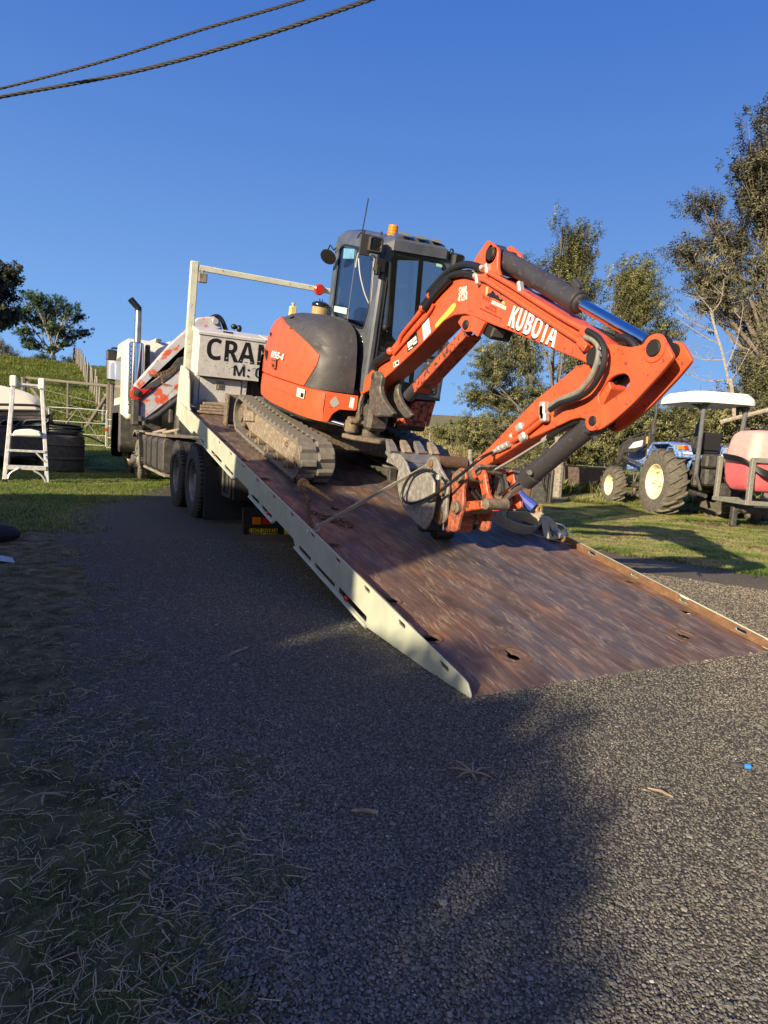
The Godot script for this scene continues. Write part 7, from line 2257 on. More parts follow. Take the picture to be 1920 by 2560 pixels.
	b.tube(spl([Vector3(-0.2, 0.3, 0.4), Vector3(-0.35, 0.26, 0.4), Vector3(-0.45, 0.3, 0.4)], 5), 0.022, 8)
	part(t, "pipe_tail", b, "hose")
	# dark bag at the very left edge
	t = thing("dark_bag", "dark crumpled bag lying at the left edge in shade", "bag", Vector3(-2.336, 0, -4.995))
	b = Mb.new()
	b.ball(Vector3(0, 0.07, 0), Vector3(0.22, 0.1, 0.16), 14, 8)
	part(t, "bag_cloth", b, surf("navy_cloth", lin(0.01, 0.014, 0.02), 0.9))

func bar(b: Mb, p: Vector3, q: Vector3, w: float, d: float):
	var z := (q - p).normalized()
	var x := z.cross(Vector3.UP if absf(z.y) < 0.8 else Vector3(0, 0, 1)).normalized()
	b.box((p + q) / 2, Vector3(w if absf(z.y) > 0.5 else d, d if absf(z.y) > 0.5 else w, p.distance_to(q)), 0.006, Basis(x, z.cross(x), z))

func sunward(a: float, q: float, y := 0.0) -> Vector3:
	return Vector3(a * 0.9005 + q * 0.4353, y, -a * 0.4353 + q * 0.9005)

func shade_casters():
	# farm sheds and a hedge that stand to the left of the picture, between the low sun and the yard
	var fr := Transform3D(Basis(Vector3(0.4353, 0, 0.9005), Vector3.UP, Vector3(0.4353, 0, 0.9005).cross(Vector3.UP)), Vector3.ZERO)
	var b := Mb.new()
	b.ext(pv([-9.9, -0.3, -9.75, 3.3, -8.9, 4.25, -8.0, 4.9, -6.2, 5.0, -6.0, 5.25, -5.6, 5.2, -5.45, 4.35, -4.3, 4.25, -4.2, 4.7, -3.2, 4.5, -2.9, 4.28, -1.28, 4.15, -1.8, 3.6, -1.62, 3.2, -1.62, -0.3]), fr, 8.0, 13.0, 0.02)
	var t := thing("farm_shed", "grey farm shed standing out of view to the left of the yard", "shed", Vector3.ZERO)
	part(t, "shed_body", b, "shed_wall")
	b = Mb.new()
	b.ext(pv([-18.3, -0.3, -18.2, 5.3, -15.0, 5.6, -12.2, 5.2, -11.95, -0.3]), fr, 8.0, 14.0, 0.02)
	t = thing("machinery_shed", "long machinery shed out of view beyond the parked vehicle", "shed", Vector3.ZERO)
	part(t, "shed_body", b, "shed_wall")

func power_lines():
	for e in [[Vector3(-4.323, 5.952, -11.26), Vector3(-2.66, 6.941, -11.45), Vector3(-1.16, 7.155, -9.948), Vector3(0.115, 7.246, -8.284), Vector3(1.08, 7.054, -6.49), Vector3(1.621, 6.671, -4.653), "upper thinner twisted cable crossing the sky at top left"], [Vector3(-4.323, 5.891, -11.26), Vector3(-2.659, 6.803, -11.45), Vector3(-0.669, 7.132, -9.909), Vector3(0.81, 7.255, -8.131), Vector3(1.919, 7.175, -6.168), Vector3(2.218, 6.706, -4.328), "lower thicker twisted cable crossing the sky at top left"]]:
		var t := thing("power_line", e[6], "cable", e[1])
		var pts := spl([e[0] - e[1], Vector3.ZERO, e[2] - e[1], e[3] - e[1], e[4] - e[1], e[5] - e[1]], 40)
		pts = resample(pts, 300)
		var th := 0.013 if e[6].begins_with("upper") else 0.018
		for k in 3:
			var b := Mb.new()
			var w := []
			for i in pts.size():
				var a := i * 0.55 + TAU * k / 3
				w.append(pts[i] + Vector3(0.3, cos(a), sin(a)) * th * 0.9)
			b.tube(w, th, 5)
			part(t, "strand", b, "cable", Transform3D(), 80)

# ---------------------------------------------------------------- land, fences, trees, ground cover
const EYE := Vector3(-1.9022, 1.2445, 2.5295)
var gravel_edge := PackedVector2Array()

func lerp_table(t: Array, d: float) -> float:
	for i in t.size() - 1:
		if d <= t[i + 1][0]:
			var k: float = clampf((d - t[i][0]) / (t[i + 1][0] - t[i][0]), 0, 1)
			return lerpf(t[i][1], t[i + 1][1], k * k * (3.0 - 2.0 * k) * 0.5 + k * 0.5)
	return t[-1][1]

var lump := noise(0.11, 31, 3)

func azimuth(x: float, z: float) -> float: return rad_to_deg(atan2(x - EYE.x, -(z - EYE.z)))

func hgt(x: float, z: float) -> float:
	var d := Vector2(x - EYE.x, z - EYE.z).length()
	if d < 17.0: return 0.0
	var az := azimuth(x, z)
	var l := lerp_table([[0, 0], [19.5, 0], [24, 0.5], [38, 2.55], [58, 5.6], [72, 6.1], [140, 3.0], [400, 0.0]], d)
	var r := lerp_table([[0, 0], [18, 0], [25, 0.2], [50, 1.7], [90, 3.9], [130, 7.3], [170, 7.6], [400, 1.0]], d)
	var k := smoothstep(9.0, 28.0, az)
	return lerpf(l, r, k) + lump.get_noise_2d(x * 1.5, z * 1.5) * 0.12 * smoothstep(24.0, 34.0, d)

func on_land(p: Vector3) -> Vector3: return Vector3(p.x, hgt(p.x, p.z), p.z)

func ground():
	gravel_edge = pv([-2.6, 6.0, -2.2, 3.0, -1.72, 1.5, -1.62, 0.6, -1.95, -0.4, -1.75, -1.6, -1.62, -3.0, -1.7, -4.5, -1.6, -6.0, -1.45, -7.6, -1.1, -8.6, -0.55, -9.4, -0.35, -10.4, -0.1, -11.4, 0.4, -12.4, 3.4, -12.6, 3.6, -6.2, 4.9, -3.25, 5.35, -2.2, 5.6, -1.75, 6.2, -1.3, 8.0, -0.4, 11.0, 1.0, 11.0, 6.0])
	# the land as one polar sheet about the yard, split into near ground and two hillsides
	var ds := [0.0, 2.0, 4.0, 6.0, 8.0, 10.0, 12.0, 14.0, 16.0, 18.0, 20.0, 22.0, 24.0, 26.0, 28.0, 30.0, 33.0, 36.0, 39.0, 42.0, 46.0, 50.0, 54.0, 58.0, 62.0, 66.0, 72.0, 80.0, 90.0, 100.0, 110.0, 120.0, 130.0, 140.0, 155.0, 170.0, 200.0, 260.0, 340.0, 440.0]
	var mt := StandardMaterial3D.new()
	mt.resource_name = "turf"
	mt.vertex_color_use_as_albedo = true
	mt.albedo_texture = ntex(noise(0.03, 41, 5), [Color(0.62, 0.62, 0.62), Color(0.85, 0.85, 0.85), Color.WHITE], [0.2, 0.5, 0.8], 512)
	mt.uv1_triplanar = true; mt.uv1_world_triplanar = true; mt.uv1_scale = Vector3.ONE * 0.35
	mt.roughness = 0.95; mt.metallic_specular = 0.2
	M["turf"] = mt
	for e in [["ground", 0, 11, -180, 180], ["hill", 11, 39, -90, 18], ["hill", 11, 39, 18, 90], ["far_field", 11, 39, 90, 270]]:
		var v := PackedVector3Array(); var c := PackedColorArray(); var n := PackedVector3Array(); var ix := PackedInt32Array()
		var st := 2 if e[4] <= 180 and e[3] >= -90 else 6
		var cols: int = (e[4] - e[3]) / st + 1
		for i in range(e[1], e[2] + 1):
			for j in cols:
				var az := deg_to_rad(e[3] + j * st)
				var x: float = EYE.x + sin(az) * ds[i]; var z: float = EYE.z - cos(az) * ds[i]
				v.append(Vector3(x, hgt(x, z), z))
				var h0 := hgt(x - 0.5, z); var h1 := hgt(x + 0.5, z); var h2 := hgt(x, z - 0.5); var h3 := hgt(x, z + 0.5)
				n.append(Vector3(h0 - h1, 1.0, h2 - h3).normalized())
				c.append(land_colour(x, z))
		var rows: int = e[2] - e[1]
		for i in rows:
			for j in cols - 1:
				var a := i * cols + j
				ix.append_array(PackedInt32Array([a, a + cols, a + 1, a + 1, a + cols, a + cols + 1]))
		var arr := []
		arr.resize(Mesh.ARRAY_MAX)
		arr[Mesh.ARRAY_VERTEX] = v; arr[Mesh.ARRAY_NORMAL] = n; arr[Mesh.ARRAY_COLOR] = c; arr[Mesh.ARRAY_INDEX] = ix
		var am := ArrayMesh.new()
		am.add_surface_from_arrays(Mesh.PRIMITIVE_TRIANGLES, arr)
		struct(e[0], am, mt)
	# crushed stone of the yard
	var gm := StandardMaterial3D.new()
	gm.resource_name = "gravel"
	gm.vertex_color_use_as_albedo = true
	var cell := noise(0.13, 51, 1, FastNoiseLite.TYPE_CELLULAR)
	cell.cellular_return_type = FastNoiseLite.RETURN_CELL_VALUE
	cell.cellular_jitter = 1.0
	gm.albedo_texture = ntex(cell, [Color(0.42, 0.41, 0.41), Color(0.55, 0.54, 0.53), Color(0.62, 0.60, 0.57), Color(0.72, 0.69, 0.64), Color(0.66, 0.66, 0.67), Color(0.95, 0.92, 0.88)], [0.0, 0.3, 0.5, 0.75, 0.92, 1.0], 1024)
	var cd := noise(0.13, 51, 1, FastNoiseLite.TYPE_CELLULAR)
	cd.cellular_return_type = FastNoiseLite.RETURN_DISTANCE
	cd.cellular_jitter = 1.0
	gm.heightmap_enabled = true
	gm.heightmap_texture = ntex(cd, [Color.WHITE, Color(0.7, 0.7, 0.7), Color.BLACK], [0.0, 0.5, 1.0], 1024)
	gm.heightmap_scale = 0.6
	gm.uv1_triplanar = true; gm.uv1_world_triplanar = true; gm.uv1_scale = Vector3.ONE * 1.0
	gm.roughness = 0.85; gm.metallic_specular = 0.35
	var v := PackedVector3Array(); var c := PackedColorArray(); var ix := PackedInt32Array()
	var s := 0.2
	var nx := 70; var nz := 95
	var wob := noise(1.3, 33, 3)
	for i in nz + 1:
		for j in nx + 1:
			var x := -2.8 + j * s; var z := -12.8 + i * s
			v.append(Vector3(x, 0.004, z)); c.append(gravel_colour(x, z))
	for i in nz:
		for j in nx:
			var x := -2.8 + j * s + s / 2; var z := -12.8 + i * s + s / 2
			if Geometry2D.is_point_in_polygon(Vector2(x + wob.get_noise_2d(x, z) * 0.35, z + wob.get_noise_2d(z + 9, x) * 0.35), gravel_edge):
				var a := i * (nx + 1) + j
				ix.append_array(PackedInt32Array([a, a + 1, a + nx + 1, a + 1, a + nx + 2, a + nx + 1]))
	var arr := []
	arr.resize(Mesh.ARRAY_MAX)
	var up := PackedVector3Array(); up.resize(v.size()); up.fill(Vector3.UP)
	arr[Mesh.ARRAY_VERTEX] = v; arr[Mesh.ARRAY_NORMAL] = up; arr[Mesh.ARRAY_COLOR] = c; arr[Mesh.ARRAY_INDEX] = ix
	var am := ArrayMesh.new()
	am.add_surface_from_arrays(Mesh.PRIMITIVE_TRIANGLES, arr)
	struct("gravel_yard", am, gm)

var dust := noise(0.5, 34, 4)

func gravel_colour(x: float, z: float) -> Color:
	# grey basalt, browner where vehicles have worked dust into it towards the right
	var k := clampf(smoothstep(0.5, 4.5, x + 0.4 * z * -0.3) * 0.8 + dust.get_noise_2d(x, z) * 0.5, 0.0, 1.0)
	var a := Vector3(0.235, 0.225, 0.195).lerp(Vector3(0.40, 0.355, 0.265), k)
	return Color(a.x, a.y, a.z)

func land_colour(x: float, z: float) -> Color:
	var d := Vector2(x - EYE.x, z - EYE.z).length()
	var az := azimuth(x, z)
	var n := dust.get_noise_2d(x * 0.35, z * 0.35)
	var near := Vector3(0.12, 0.115, 0.055).lerp(Vector3(0.20, 0.165, 0.10), clampf(0.35 + n, 0, 1))
	var left := Vector3(0.2, 0.25, 0.065).lerp(Vector3(0.33, 0.32, 0.12), clampf(0.3 + n, 0, 1))
	var field := Vector3(0.17, 0.185, 0.06).lerp(Vector3(0.26, 0.235, 0.11), clampf(0.35 + n, 0, 1))
	var far := Vector3(0.30, 0.265, 0.15).lerp(Vector3(0.22, 0.215, 0.11), clampf(0.3 + n, 0, 1))
	var right := field.lerp(far, smoothstep(45.0, 90.0, d))
	var hill := left.lerp(right, smoothstep(9.0, 26.0, az))
	var a := near.lerp(hill, smoothstep(14.0, 22.0, d))
	if dirt(x, z) > 0.5: a = Vector3(0.34, 0.265, 0.18)
	return Color(a.x, a.y, a.z)

# bare earth strips round the tractor
func dirt(x: float, z: float) -> float:
	var w := dust.get_noise_2d(x * 1.2 + 5, z * 1.2) * 0.5
	var p := Vector2(x, z)
	var a := Geometry2D.get_closest_point_to_segment(p, Vector2(9.2, -10.5), Vector2(15.5, -12.6)).distance_to(p)
	var b := Geometry2D.get_closest_point_to_segment(p, Vector2(10.2, -5.9), Vector2(14.5, -5.0)).distance_to(p)
	return 1.0 if a + w < 0.75 or b + w < 0.7 else 0.0

func post(parent: Node3D, at: Vector3, h: float, r: float, lean := 0.0, mat := "post_wood"):
	var b := Mb.new()
	b.tube([Vector3(0, -0.2, 0), Vector3(0.01, h * 0.5, 0), Vector3(lean, h, 0)], [r, r * 0.97, r * 0.9], 8)
	part(parent, "post", b, mat, Transform3D(Basis(Vector3.UP, rng.randf() * 6.0), at))

func fences():
	# timber fence with rail and braces across the foot of the left hill
	var t := thing("rail_fence", "weathered timber rail fence with leaning braces across the green hill", "fence", on_land(Vector3(-1.125, 2.268, -27.46)))
	var o := t.position
	var P := [Vector3(-2.717, 2.932, -28.46), Vector3(-1.125, 2.799, -26.46), Vector3(0.19, 2.708, -24.389), Vector3(0.273, 2.734, -23.881)]
	for i in 4:
		var p := on_land(P[i])
		post(t, p - o, P[i].y - p.y, [0.12, 0.055, 0.08, 0.1][i], 0.0, "rail_wood")
	var b := Mb.new()
	b.tube([Vector3(-2.624, 2.915, -28.462) - o, Vector3(-1.125, 2.79, -26.46) - o, Vector3(0.218, 2.669, -24.387) - o], 0.06, 8)
	part(t, "rail", b, "rail_wood")
	b = Mb.new(); b.tube([Vector3(-2.603, 2.762, -28.463) - o, on_land(Vector3(-1.541, 2.135, -26.968)) - o], 0.07, 8)
	part(t, "brace", b, "rail_wood")
	b = Mb.new(); b.tube([Vector3(0.234, 2.461, -24.386) - o, on_land(Vector3(-0.531, 2.107, -25.437)) - o], 0.08, 8)
	part(t, "brace", b, "rail_wood")
	b = Mb.new()
	for y in [0.4, 0.75, 1.1]:
		b.tube([on_land(P[0]) - o + Vector3(0, y, 0), on_land(P[1]) - o + Vector3(0, y, 0), on_land(P[2]) - o + Vector3(0, y, 0)], 0.007, 4)
	part(t, "wire", b, "galv")
	# line of split posts climbing the hill
	t = thing("hill_post_fence", "line of pale split posts climbing over the left hill", "fence", on_land(Vector3(0.227, 4.237, -37.414)))
	o = t.position
	for k in 17:
		var f := k / 16.0
		var d := lerpf(28.0, 60.0, pow(f, 0.8))
		var px: float = lerpf(930, 655, pow(f, 0.72))
		var q := Vector3(0.963, 4.315, -37.368).lerp(Vector3(-0.581, 4.151, -37.449), pow(f, 0.72))
		var dir := Vector3(q.x - EYE.x, 0, q.z - EYE.z).normalized()
		post(t, on_land(EYE + dir * d) - o, 1.35 + rng.randf() * 0.25, 0.055, rng.randf_range(-0.08, 0.08))
	# two tubular steel gates
	for e in [[[Vector3(-1.811, 0.828, -20.97), Vector3(-0.167, 0.872, -20.405)], "wide galvanised tube gate with crossed braces below the hill", 1.22], [[Vector3(-0.123, 0.875, -20.402), Vector3(1.078, 0.819, -19.772)], "narrow tube gate half hidden by the truck cab", 1.0]]:
		var a := on_land(e[0][0]); var c := on_land(e[0][1])
		a.y = (a.y + c.y) / 2; c.y = a.y
		var ax := (c - a).normalized()
		t = thing("steel_gate", e[1], "gate", a, Basis(ax, Vector3.UP, ax.cross(Vector3.UP)))
		var w := a.distance_to(c); var h: float = e[2]
		b = Mb.new()
		b.tube(spl([Vector3(0, 0.08, 0), Vector3(0, h - 0.1, 0), Vector3(0.1, h, 0), Vector3(w - 0.1, h, 0), Vector3(w, h - 0.1, 0), Vector3(w, 0.08, 0)], 3), 0.02, 8)
		part(t, "gate_frame", b, "galv")
		for y in [0.1, 0.42, 0.8]:
			b = Mb.new(); b.tube([Vector3(0, y, 0), Vector3(w, y, 0)], 0.014, 8)
			part(t, "gate_bar", b, "galv")
		b = Mb.new(); b.tube([Vector3(0.05, 0.1, 0.02), Vector3(w * 0.5, h, 0.02), Vector3(w - 0.05, 0.1, 0.02)], 0.014, 6)
		part(t, "gate_brace", b, "galv")
		b = Mb.new(); b.box(Vector3(w + 0.02, 0.62, 0), Vector3(0.08, 0.1, 0.06), 0.01)
		part(t, "gate_latch", b, "red_lens")
	# thin posts of the wire fence right of the excavator
	t = thing("wire_fence", "wire fence on pale split posts between the grass and the shrubs", "fence", on_land(Vector3(10.716, 0.828, -15.492)))
	o = t.position
	var last := Vector3.ZERO
	b = Mb.new()
	for e in [[Vector3(19.952, 2.122, -33.337), 1.2, 0.07], [Vector3(20.049, 1.947, -30.909), 1.25, 0.08], [Vector3(18.698, 1.712, -26.994), 1.2, 0.07], [Vector3(11.866, 0.636, -17.129), 1.0, 0.09], [Vector3(11.893, 0.172, -12.634), 1.25, 0.06], [Vector3(11.324, 0.183, -11.8), 1.75, 0.1], [Vector3(10.882, 0.198, -11.526), 1.2, 0.05], [Vector3(10.968, 0.226, -11.448), 1.7, 0.12]]:
		var p := on_land(e[0])
		post(t, p - o, e[1], e[2], 0.12 if e[1] > 1.6 else rng.randf_range(-0.04, 0.04))
		if last != Vector3.ZERO and p.distance_to(last) < 20.0:
			for y in [0.45, 0.85]: b.tube([last - o + Vector3(0, y, 0), p - o + Vector3(0, y, 0)], 0.005, 4)
		last = p
	part(t, "wire", b, "galv")

# ---------------------------------------------------------------- plants
func leaf_material(called: String, c: Color, back := 0.25) -> StandardMaterial3D:
	var m := plain(called, Color.WHITE, 0.6, 0.0, 0.3)
	m.vertex_color_use_as_albedo = true
	m.backlight_enabled = true
	m.backlight = Color(back, back, back * 0.6)
	return m

# a twig end: narrow leaves set along a short stem
func spray_mesh(n: int, length: float, leaf: float, wide: float, seed_: int) -> ArrayMesh:
	var r := RandomNumberGenerator.new()
	r.seed = seed_
	var v := PackedVector3Array(); var nn := PackedVector3Array(); var c := PackedColorArray()
	for k in n:
		var t := float(k) / n
		var base := Vector3(0, t * length, 0) + Vector3(r.randf_range(-0.03, 0.03), 0, r.randf_range(-0.03, 0.03))
		var a := k * 2.4 + r.randf()
		var d := Vector3(cos(a), r.randf_range(0.1, 0.9), sin(a)).normalized()
		var s := d.cross(Vector3(r.randf_range(-1, 1), 1, r.randf_range(-1, 1))).normalized() * wide * r.randf_range(0.7, 1.2)
		var l := leaf * r.randf_range(0.6, 1.2)
		var p0 := base; var p1 := base + d * l * 0.5 + s; var p2 := base + d * l + Vector3(0, -0.15 * l, 0); var p3 := base + d * l * 0.5 - s
		var nv := (p2 - p0).cross(p1 - p0).normalized()
		var sh := r.randf_range(0.7, 1.25)
		for p in [p0, p1, p2, p0, p2, p3]:
			v.append(p); nn.append(nv); c.append(Color(sh, sh, sh))
	var arr := []
	arr.resize(Mesh.ARRAY_MAX)
	arr[Mesh.ARRAY_VERTEX] = v; arr[Mesh.ARRAY_NORMAL] = nn; arr[Mesh.ARRAY_COLOR] = c
	var am := ArrayMesh.new()
	am.add_surface_from_arrays(Mesh.PRIMITIVE_TRIANGLES, arr)
	return am

func scatter(parent: Node, called: String, mesh: Mesh, mat, xfs: Array, cols: Array) -> MultiMeshInstance3D:
	var mm := MultiMesh.new()
	mm.transform_format = MultiMesh.TRANSFORM_3D
	mm.use_colors = true
	mm.mesh = mesh
	mm.instance_count = xfs.size()
	for i in xfs.size():
		mm.set_instance_transform(i, xfs[i])
		mm.set_instance_color(i, cols[i])
	var o := MultiMeshInstance3D.new()
	o.name = called
	o.multimesh = mm
	o.material_override = mat
	parent.add_child(o, true)
	return o

func turned(r: RandomNumberGenerator, up: Vector3, s: float) -> Basis:
	var y := (up + Vector3(r.randf_range(-1, 1), r.randf_range(-0.6, 1), r.randf_range(-1, 1)) * 0.75).normalized()
	var x := y.cross(Vector3(r.randf_range(-1, 1), r.randf_range(-0.3, 0.3), r.randf_range(-1, 1))).normalized()
	return Basis(x, y, x.cross(y)) * Basis.from_scale(Vector3.ONE * s)

# blobs: [centre, half size, twigs]; every twig leaves a limb and ends in the blob, with sprays along it
func tree(called: String, label: String, category: String, base: Vector3, blobs: Array, trunk_r: float, fork: float, bark: String, leaf: ArrayMesh, mat, tone: Array, spray_s: float, per_twig: int, seed_: int, group := ""):
	var r := RandomNumberGenerator.new()
	r.seed = seed_
	var t := thing(called, label, category, base, Basis(), group)
	var mid := Vector3.ZERO
	var top := 0.0
	for e in blobs:
		mid += (e[0] - base) / blobs.size()
		top = maxf(top, e[0].y - base.y)
	var wood := Mb.new()
	var f := Vector3(mid.x * 0.25, fork, mid.z * 0.25)
	if trunk_r > 0.0:
		var tr := Mb.new()
		tr.tube(spl([Vector3(0, -0.3, 0), Vector3(0.02, fork * 0.4, 0.03), f], 4), [trunk_r * 1.25, trunk_r * 1.1, trunk_r * 1.02, trunk_r, trunk_r * 0.97, trunk_r * 0.95, trunk_r * 0.93, trunk_r * 0.92, trunk_r * 0.9], 10)
		part(t, "trunk", tr, bark)
	var xfs := []; var cols := []
	for e in blobs:
		var c: Vector3 = e[0] - base
		var limb_r := trunk_r * clampf(0.3 + 0.25 * sqrt(e[1].length() / maxf(top, 1.0)), 0.2, 0.6)
		var s := f.lerp(Vector3(0, fork * 0.6, 0), r.randf() * 0.5)
		var m := s.lerp(c, 0.5) + Vector3(r.randf_range(-0.1, 0.1), r.randf_range(-0.12, 0.02), r.randf_range(-0.1, 0.1)) * s.distance_to(c)
		var limb := spl([s, m, c], 6)
		if trunk_r > 0.0:
			var rad := []
			for i in limb.size(): rad.append(lerpf(limb_r, limb_r * 0.3, float(i) / (limb.size() - 1)))
			wood.tube(limb, rad, 6)
		for k in e[2]:
			var p := Vector3(r.randfn(0, 0.5), r.randfn(0, 0.5), r.randfn(0, 0.5))
			if p.length() > 1.15: p = p.normalized() * r.randf_range(0.7, 1.1)
			var end: Vector3 = c + p * e[1]
			var st: Vector3 = limb[int(r.randf_range(0.55, 0.999) * limb.size())]
			var mm := st.lerp(end, 0.55) + Vector3(0, -0.08, 0) * st.distance_to(end)
			var tw := spl([st, mm, end], 3)
			if trunk_r > 0.0 and k % 2 == 0:
				var q := trunk_r * 0.11
				wood.tube(tw, [q, q * 0.9, q * 0.75, q * 0.6, q * 0.5, q * 0.4, q * 0.3].slice(0, tw.size()), 4, false)
			var outw := (end - mid).normalized()
			var shade := r.randf_range(0.75, 1.2)
			for j in per_twig:
				var g := r.randf_range(0.45, 1.08)
				var pos := st.lerp(end, g) + Vector3(r.randfn(0, 1), r.randfn(0, 0.6), r.randfn(0, 1)) * spray_s * 0.55
				xfs.append(Transform3D(turned(r, (outw + Vector3(0, 0.4, 0)), spray_s * r.randf_range(0.7, 1.25)), pos))
				var tn: Color = tone[0].lerp(tone[1], clampf(r.randfn(0.45, 0.3), 0, 1))
				cols.append(Color(tn.r * shade, tn.g * shade, tn.b * shade))
	if trunk_r > 0.0: part(t, "limbs", wood, bark, Transform3D(), 60)
	scatter(t, "crown", leaf, mat, xfs, cols).set_meta("kind", "stuff")

func blob(d: float, p: Vector3, half_px: Vector3, n: int) -> Array:
	# p is a point in the crown; half sizes are given as the angle they fill, in pixels of a 1621 pixel lens
	var k := d / 1621.0
	return [p, half_px * k, n]

func hill_and_trees():
	var lm := leaf_material("leaves", Color.WHITE)
	var fine := spray_mesh(16, 0.8, 0.42, 0.055, 3)
	var broad := spray_mesh(14, 0.6, 0.45, 0.12, 4)
	var olive := [Color(0.07, 0.085, 0.035), Color(0.23, 0.22, 0.10)]
	var dark := [Color(0.025, 0.05, 0.022), Color(0.085, 0.13, 0.05)]
	var dull := [Color(0.065, 0.07, 0.05), Color(0.2, 0.185, 0.11)]
	# spreading tree on the left ridge, in flat tiers
	var b0 := on_land(Vector3(-1.365, 5.784, -55.468))
	var B := []
	for e in [[Vector3(-2.368, 10.295, -55.469), 48, 14, 60], [Vector3(-3.438, 9.443, -55.45), 34, 12, 36], [Vector3(-1.543, 9.819, -55.469), 40, 14, 44], [Vector3(-0.484, 9.792, -55.453), 28, 13, 36], [Vector3(0.201, 9.368, -55.432), 16, 9, 18], [Vector3(-3.834, 8.938, -55.438), 24, 9, 24], [Vector3(-2.222, 9.025, -55.47), 34, 9, 34], [Vector3(-0.972, 8.38, -55.463), 40, 9, 40], [Vector3(0.671, 8.443, -55.413), 20, 9, 26], [Vector3(-3.43, 7.923, -55.45), 28, 8, 28], [Vector3(-1.665, 8.195, -55.47), 24, 8, 22], [Vector3(-0.349, 7.971, -55.45), 24, 8, 20], [Vector3(-3.212, 7.233, -55.456), 20, 8, 18], [Vector3(-2.342, 6.982, -55.469), 16, 7, 12], [Vector3(-0.68, 7.313, -55.458), 24, 6, 14], [Vector3(-3.02, 6.655, -55.46), 16, 6, 8], [Vector3(-1.513, 6.688, -55.469), 14, 5, 8], [Vector3(-2.856, 10.516, -55.463), 20, 8, 16], [Vector3(-0.939, 10.425, -55.462), 14, 7, 10]]:
		B.append(blob(58, e[0] + Vector3(0, 0, rng.randf_range(-1.4, 1.4)), Vector3(e[1], e[2], e[1]), e[3]))
	tree("ridge_tree", "dark spreading tree with pale forked trunk alone on the left ridge", "tree", b0, B, 0.15, 0.9, "pale_bark", broad, lm, dark, 0.28, 6, 71)
	# crown of a tree cut by the left edge
	B = []
	for e in [[Vector3(-3.729, 8.494, -37.429), 26, 8, 26], [Vector3(-4.749, 8.11, -37.369), 50, 20, 60], [Vector3(-4.224, 7.506, -37.403), 22, 10, 24], [Vector3(-4.575, 6.747, -37.381), 40, 20, 60], [Vector3(-4.045, 6.529, -37.413), 18, 14, 34], [Vector3(-5.096, 5.667, -37.343), 40, 30, 40], [Vector3(-4.922, 7.287, -37.356), 40, 24, 50]]:
		B.append(blob(40, e[0], Vector3(e[1], e[2], e[1]), e[3]))
	tree("edge_tree", "dark tree crown cut off by the left edge of the view", "tree", on_land(Vector3(-5.616, 3.395, -37.298)), B, 0.2, 2.0, "bark", broad, lm, [Color(0.02, 0.025, 0.025), Color(0.07, 0.075, 0.05)], 0.5, 6, 72)
	for e in [["bush", "small bare grey shrub on the ridge left of the tree", on_land(Vector3(-4.517, 5.73, -59.415)), [Vector3(-4.518, 6.05, -59.415)], 11, 11, 26, dull], ["bush", "dark rounded shrub behind the ridge tree trunk", on_land(Vector3(-2.012, 6.072, -61.47)), [Vector3(-2.074, 6.268, -61.47)], 17, 10, 50, dark], ["bush", "thin grey shrub at the left edge of the ridge", on_land(Vector3(-5.11, 5.66, -57.385)), [Vector3(-5.112, 6.519, -57.385), Vector3(-5.325, 5.787, -57.373)], 14, 18, 34, dull], ["bush", "low green shrub on the ridge beside the post line", on_land(Vector3(-0.322, 5.746, -55.449)), [Vector3(-0.323, 5.87, -55.449)], 10, 5, 14, olive]]:
		var d: float = (e[2] - EYE).length()
		B = []
		for p in e[3]: B.append(blob(d, p, Vector3(e[4], e[5], e[4]), e[6]))
		tree(e[0], e[1], "shrub", e[2], B, 0.05, 0.3, "bark", fine, lm, e[7], 0.45, 4, 73 + int(e[4]))
	# feathery wattle behind the boom
	B = []
	var D := 27.0
	for e in [[Vector3(16.236, 9.5, -17.471), 40, 34, 46], [Vector3(15.849, 8.601, -17.815), 60, 40, 80], [Vector3(16.713, 8.894, -17.028), 44, 34, 60], [Vector3(17.39, 8.136, -16.36), 56, 40, 90], [Vector3(18.013, 7.677, -15.702), 50, 40, 80], [Vector3(18.53, 6.93, -15.121), 40, 34, 60], [Vector3(17.662, 7.09, -16.078), 60, 44, 90], [Vector3(16.688, 7.695, -17.051), 70, 50, 100], [Vector3(15.417, 8.142, -18.184), 40, 34, 40], [Vector3(18.488, 6.195, -15.169), 50, 34, 60], [Vector3(17.533, 6.04, -16.213), 70, 40, 70], [Vector3(15.14, 5.194, -18.413), 70, 50, 90], [Vector3(14.037, 4.821, -19.263), 60, 50, 80], [Vector3(16.101, 4.925, -17.592), 70, 60, 80], [Vector3(13.606, 3.436, -19.572), 44, 30, 46], [Vector3(14.515, 3.416, -18.906), 60, 40, 70], [Vector3(15.486, 3.637, -18.126), 60, 46, 70], [Vector3(16.422, 3.537, -17.3), 60, 50, 60], [Vector3(14.72, 5.958, -18.747), 50, 36, 46], [Vector3(15.931, 9.879, -17.743), 16, 20, 12], [Vector3(16.869, 9.706, -16.878), 12, 16, 8], [Vector3(14.073, 8.11, -19.237), 16, 30, 10], [Vector3(13.422, 4.226, -19.701), 40, 26, 26]]:
		B.append(blob(D, e[0] + Vector3(rng.randf_range(-0.8, 0.8), 0, rng.randf_range(-0.8, 0.8)), Vector3(e[1], e[2], e[1]), e[3]))
	tree("wattle_tree", "tall feathery olive tree rising behind the excavator boom", "tree", on_land(Vector3(16.174, 1.301, -17.527)), B, 0.16, 1.4, "bark", fine, lm, olive, 0.36, 4, 81)
	# tall tree at the right edge with bare lower twigs
	B = []
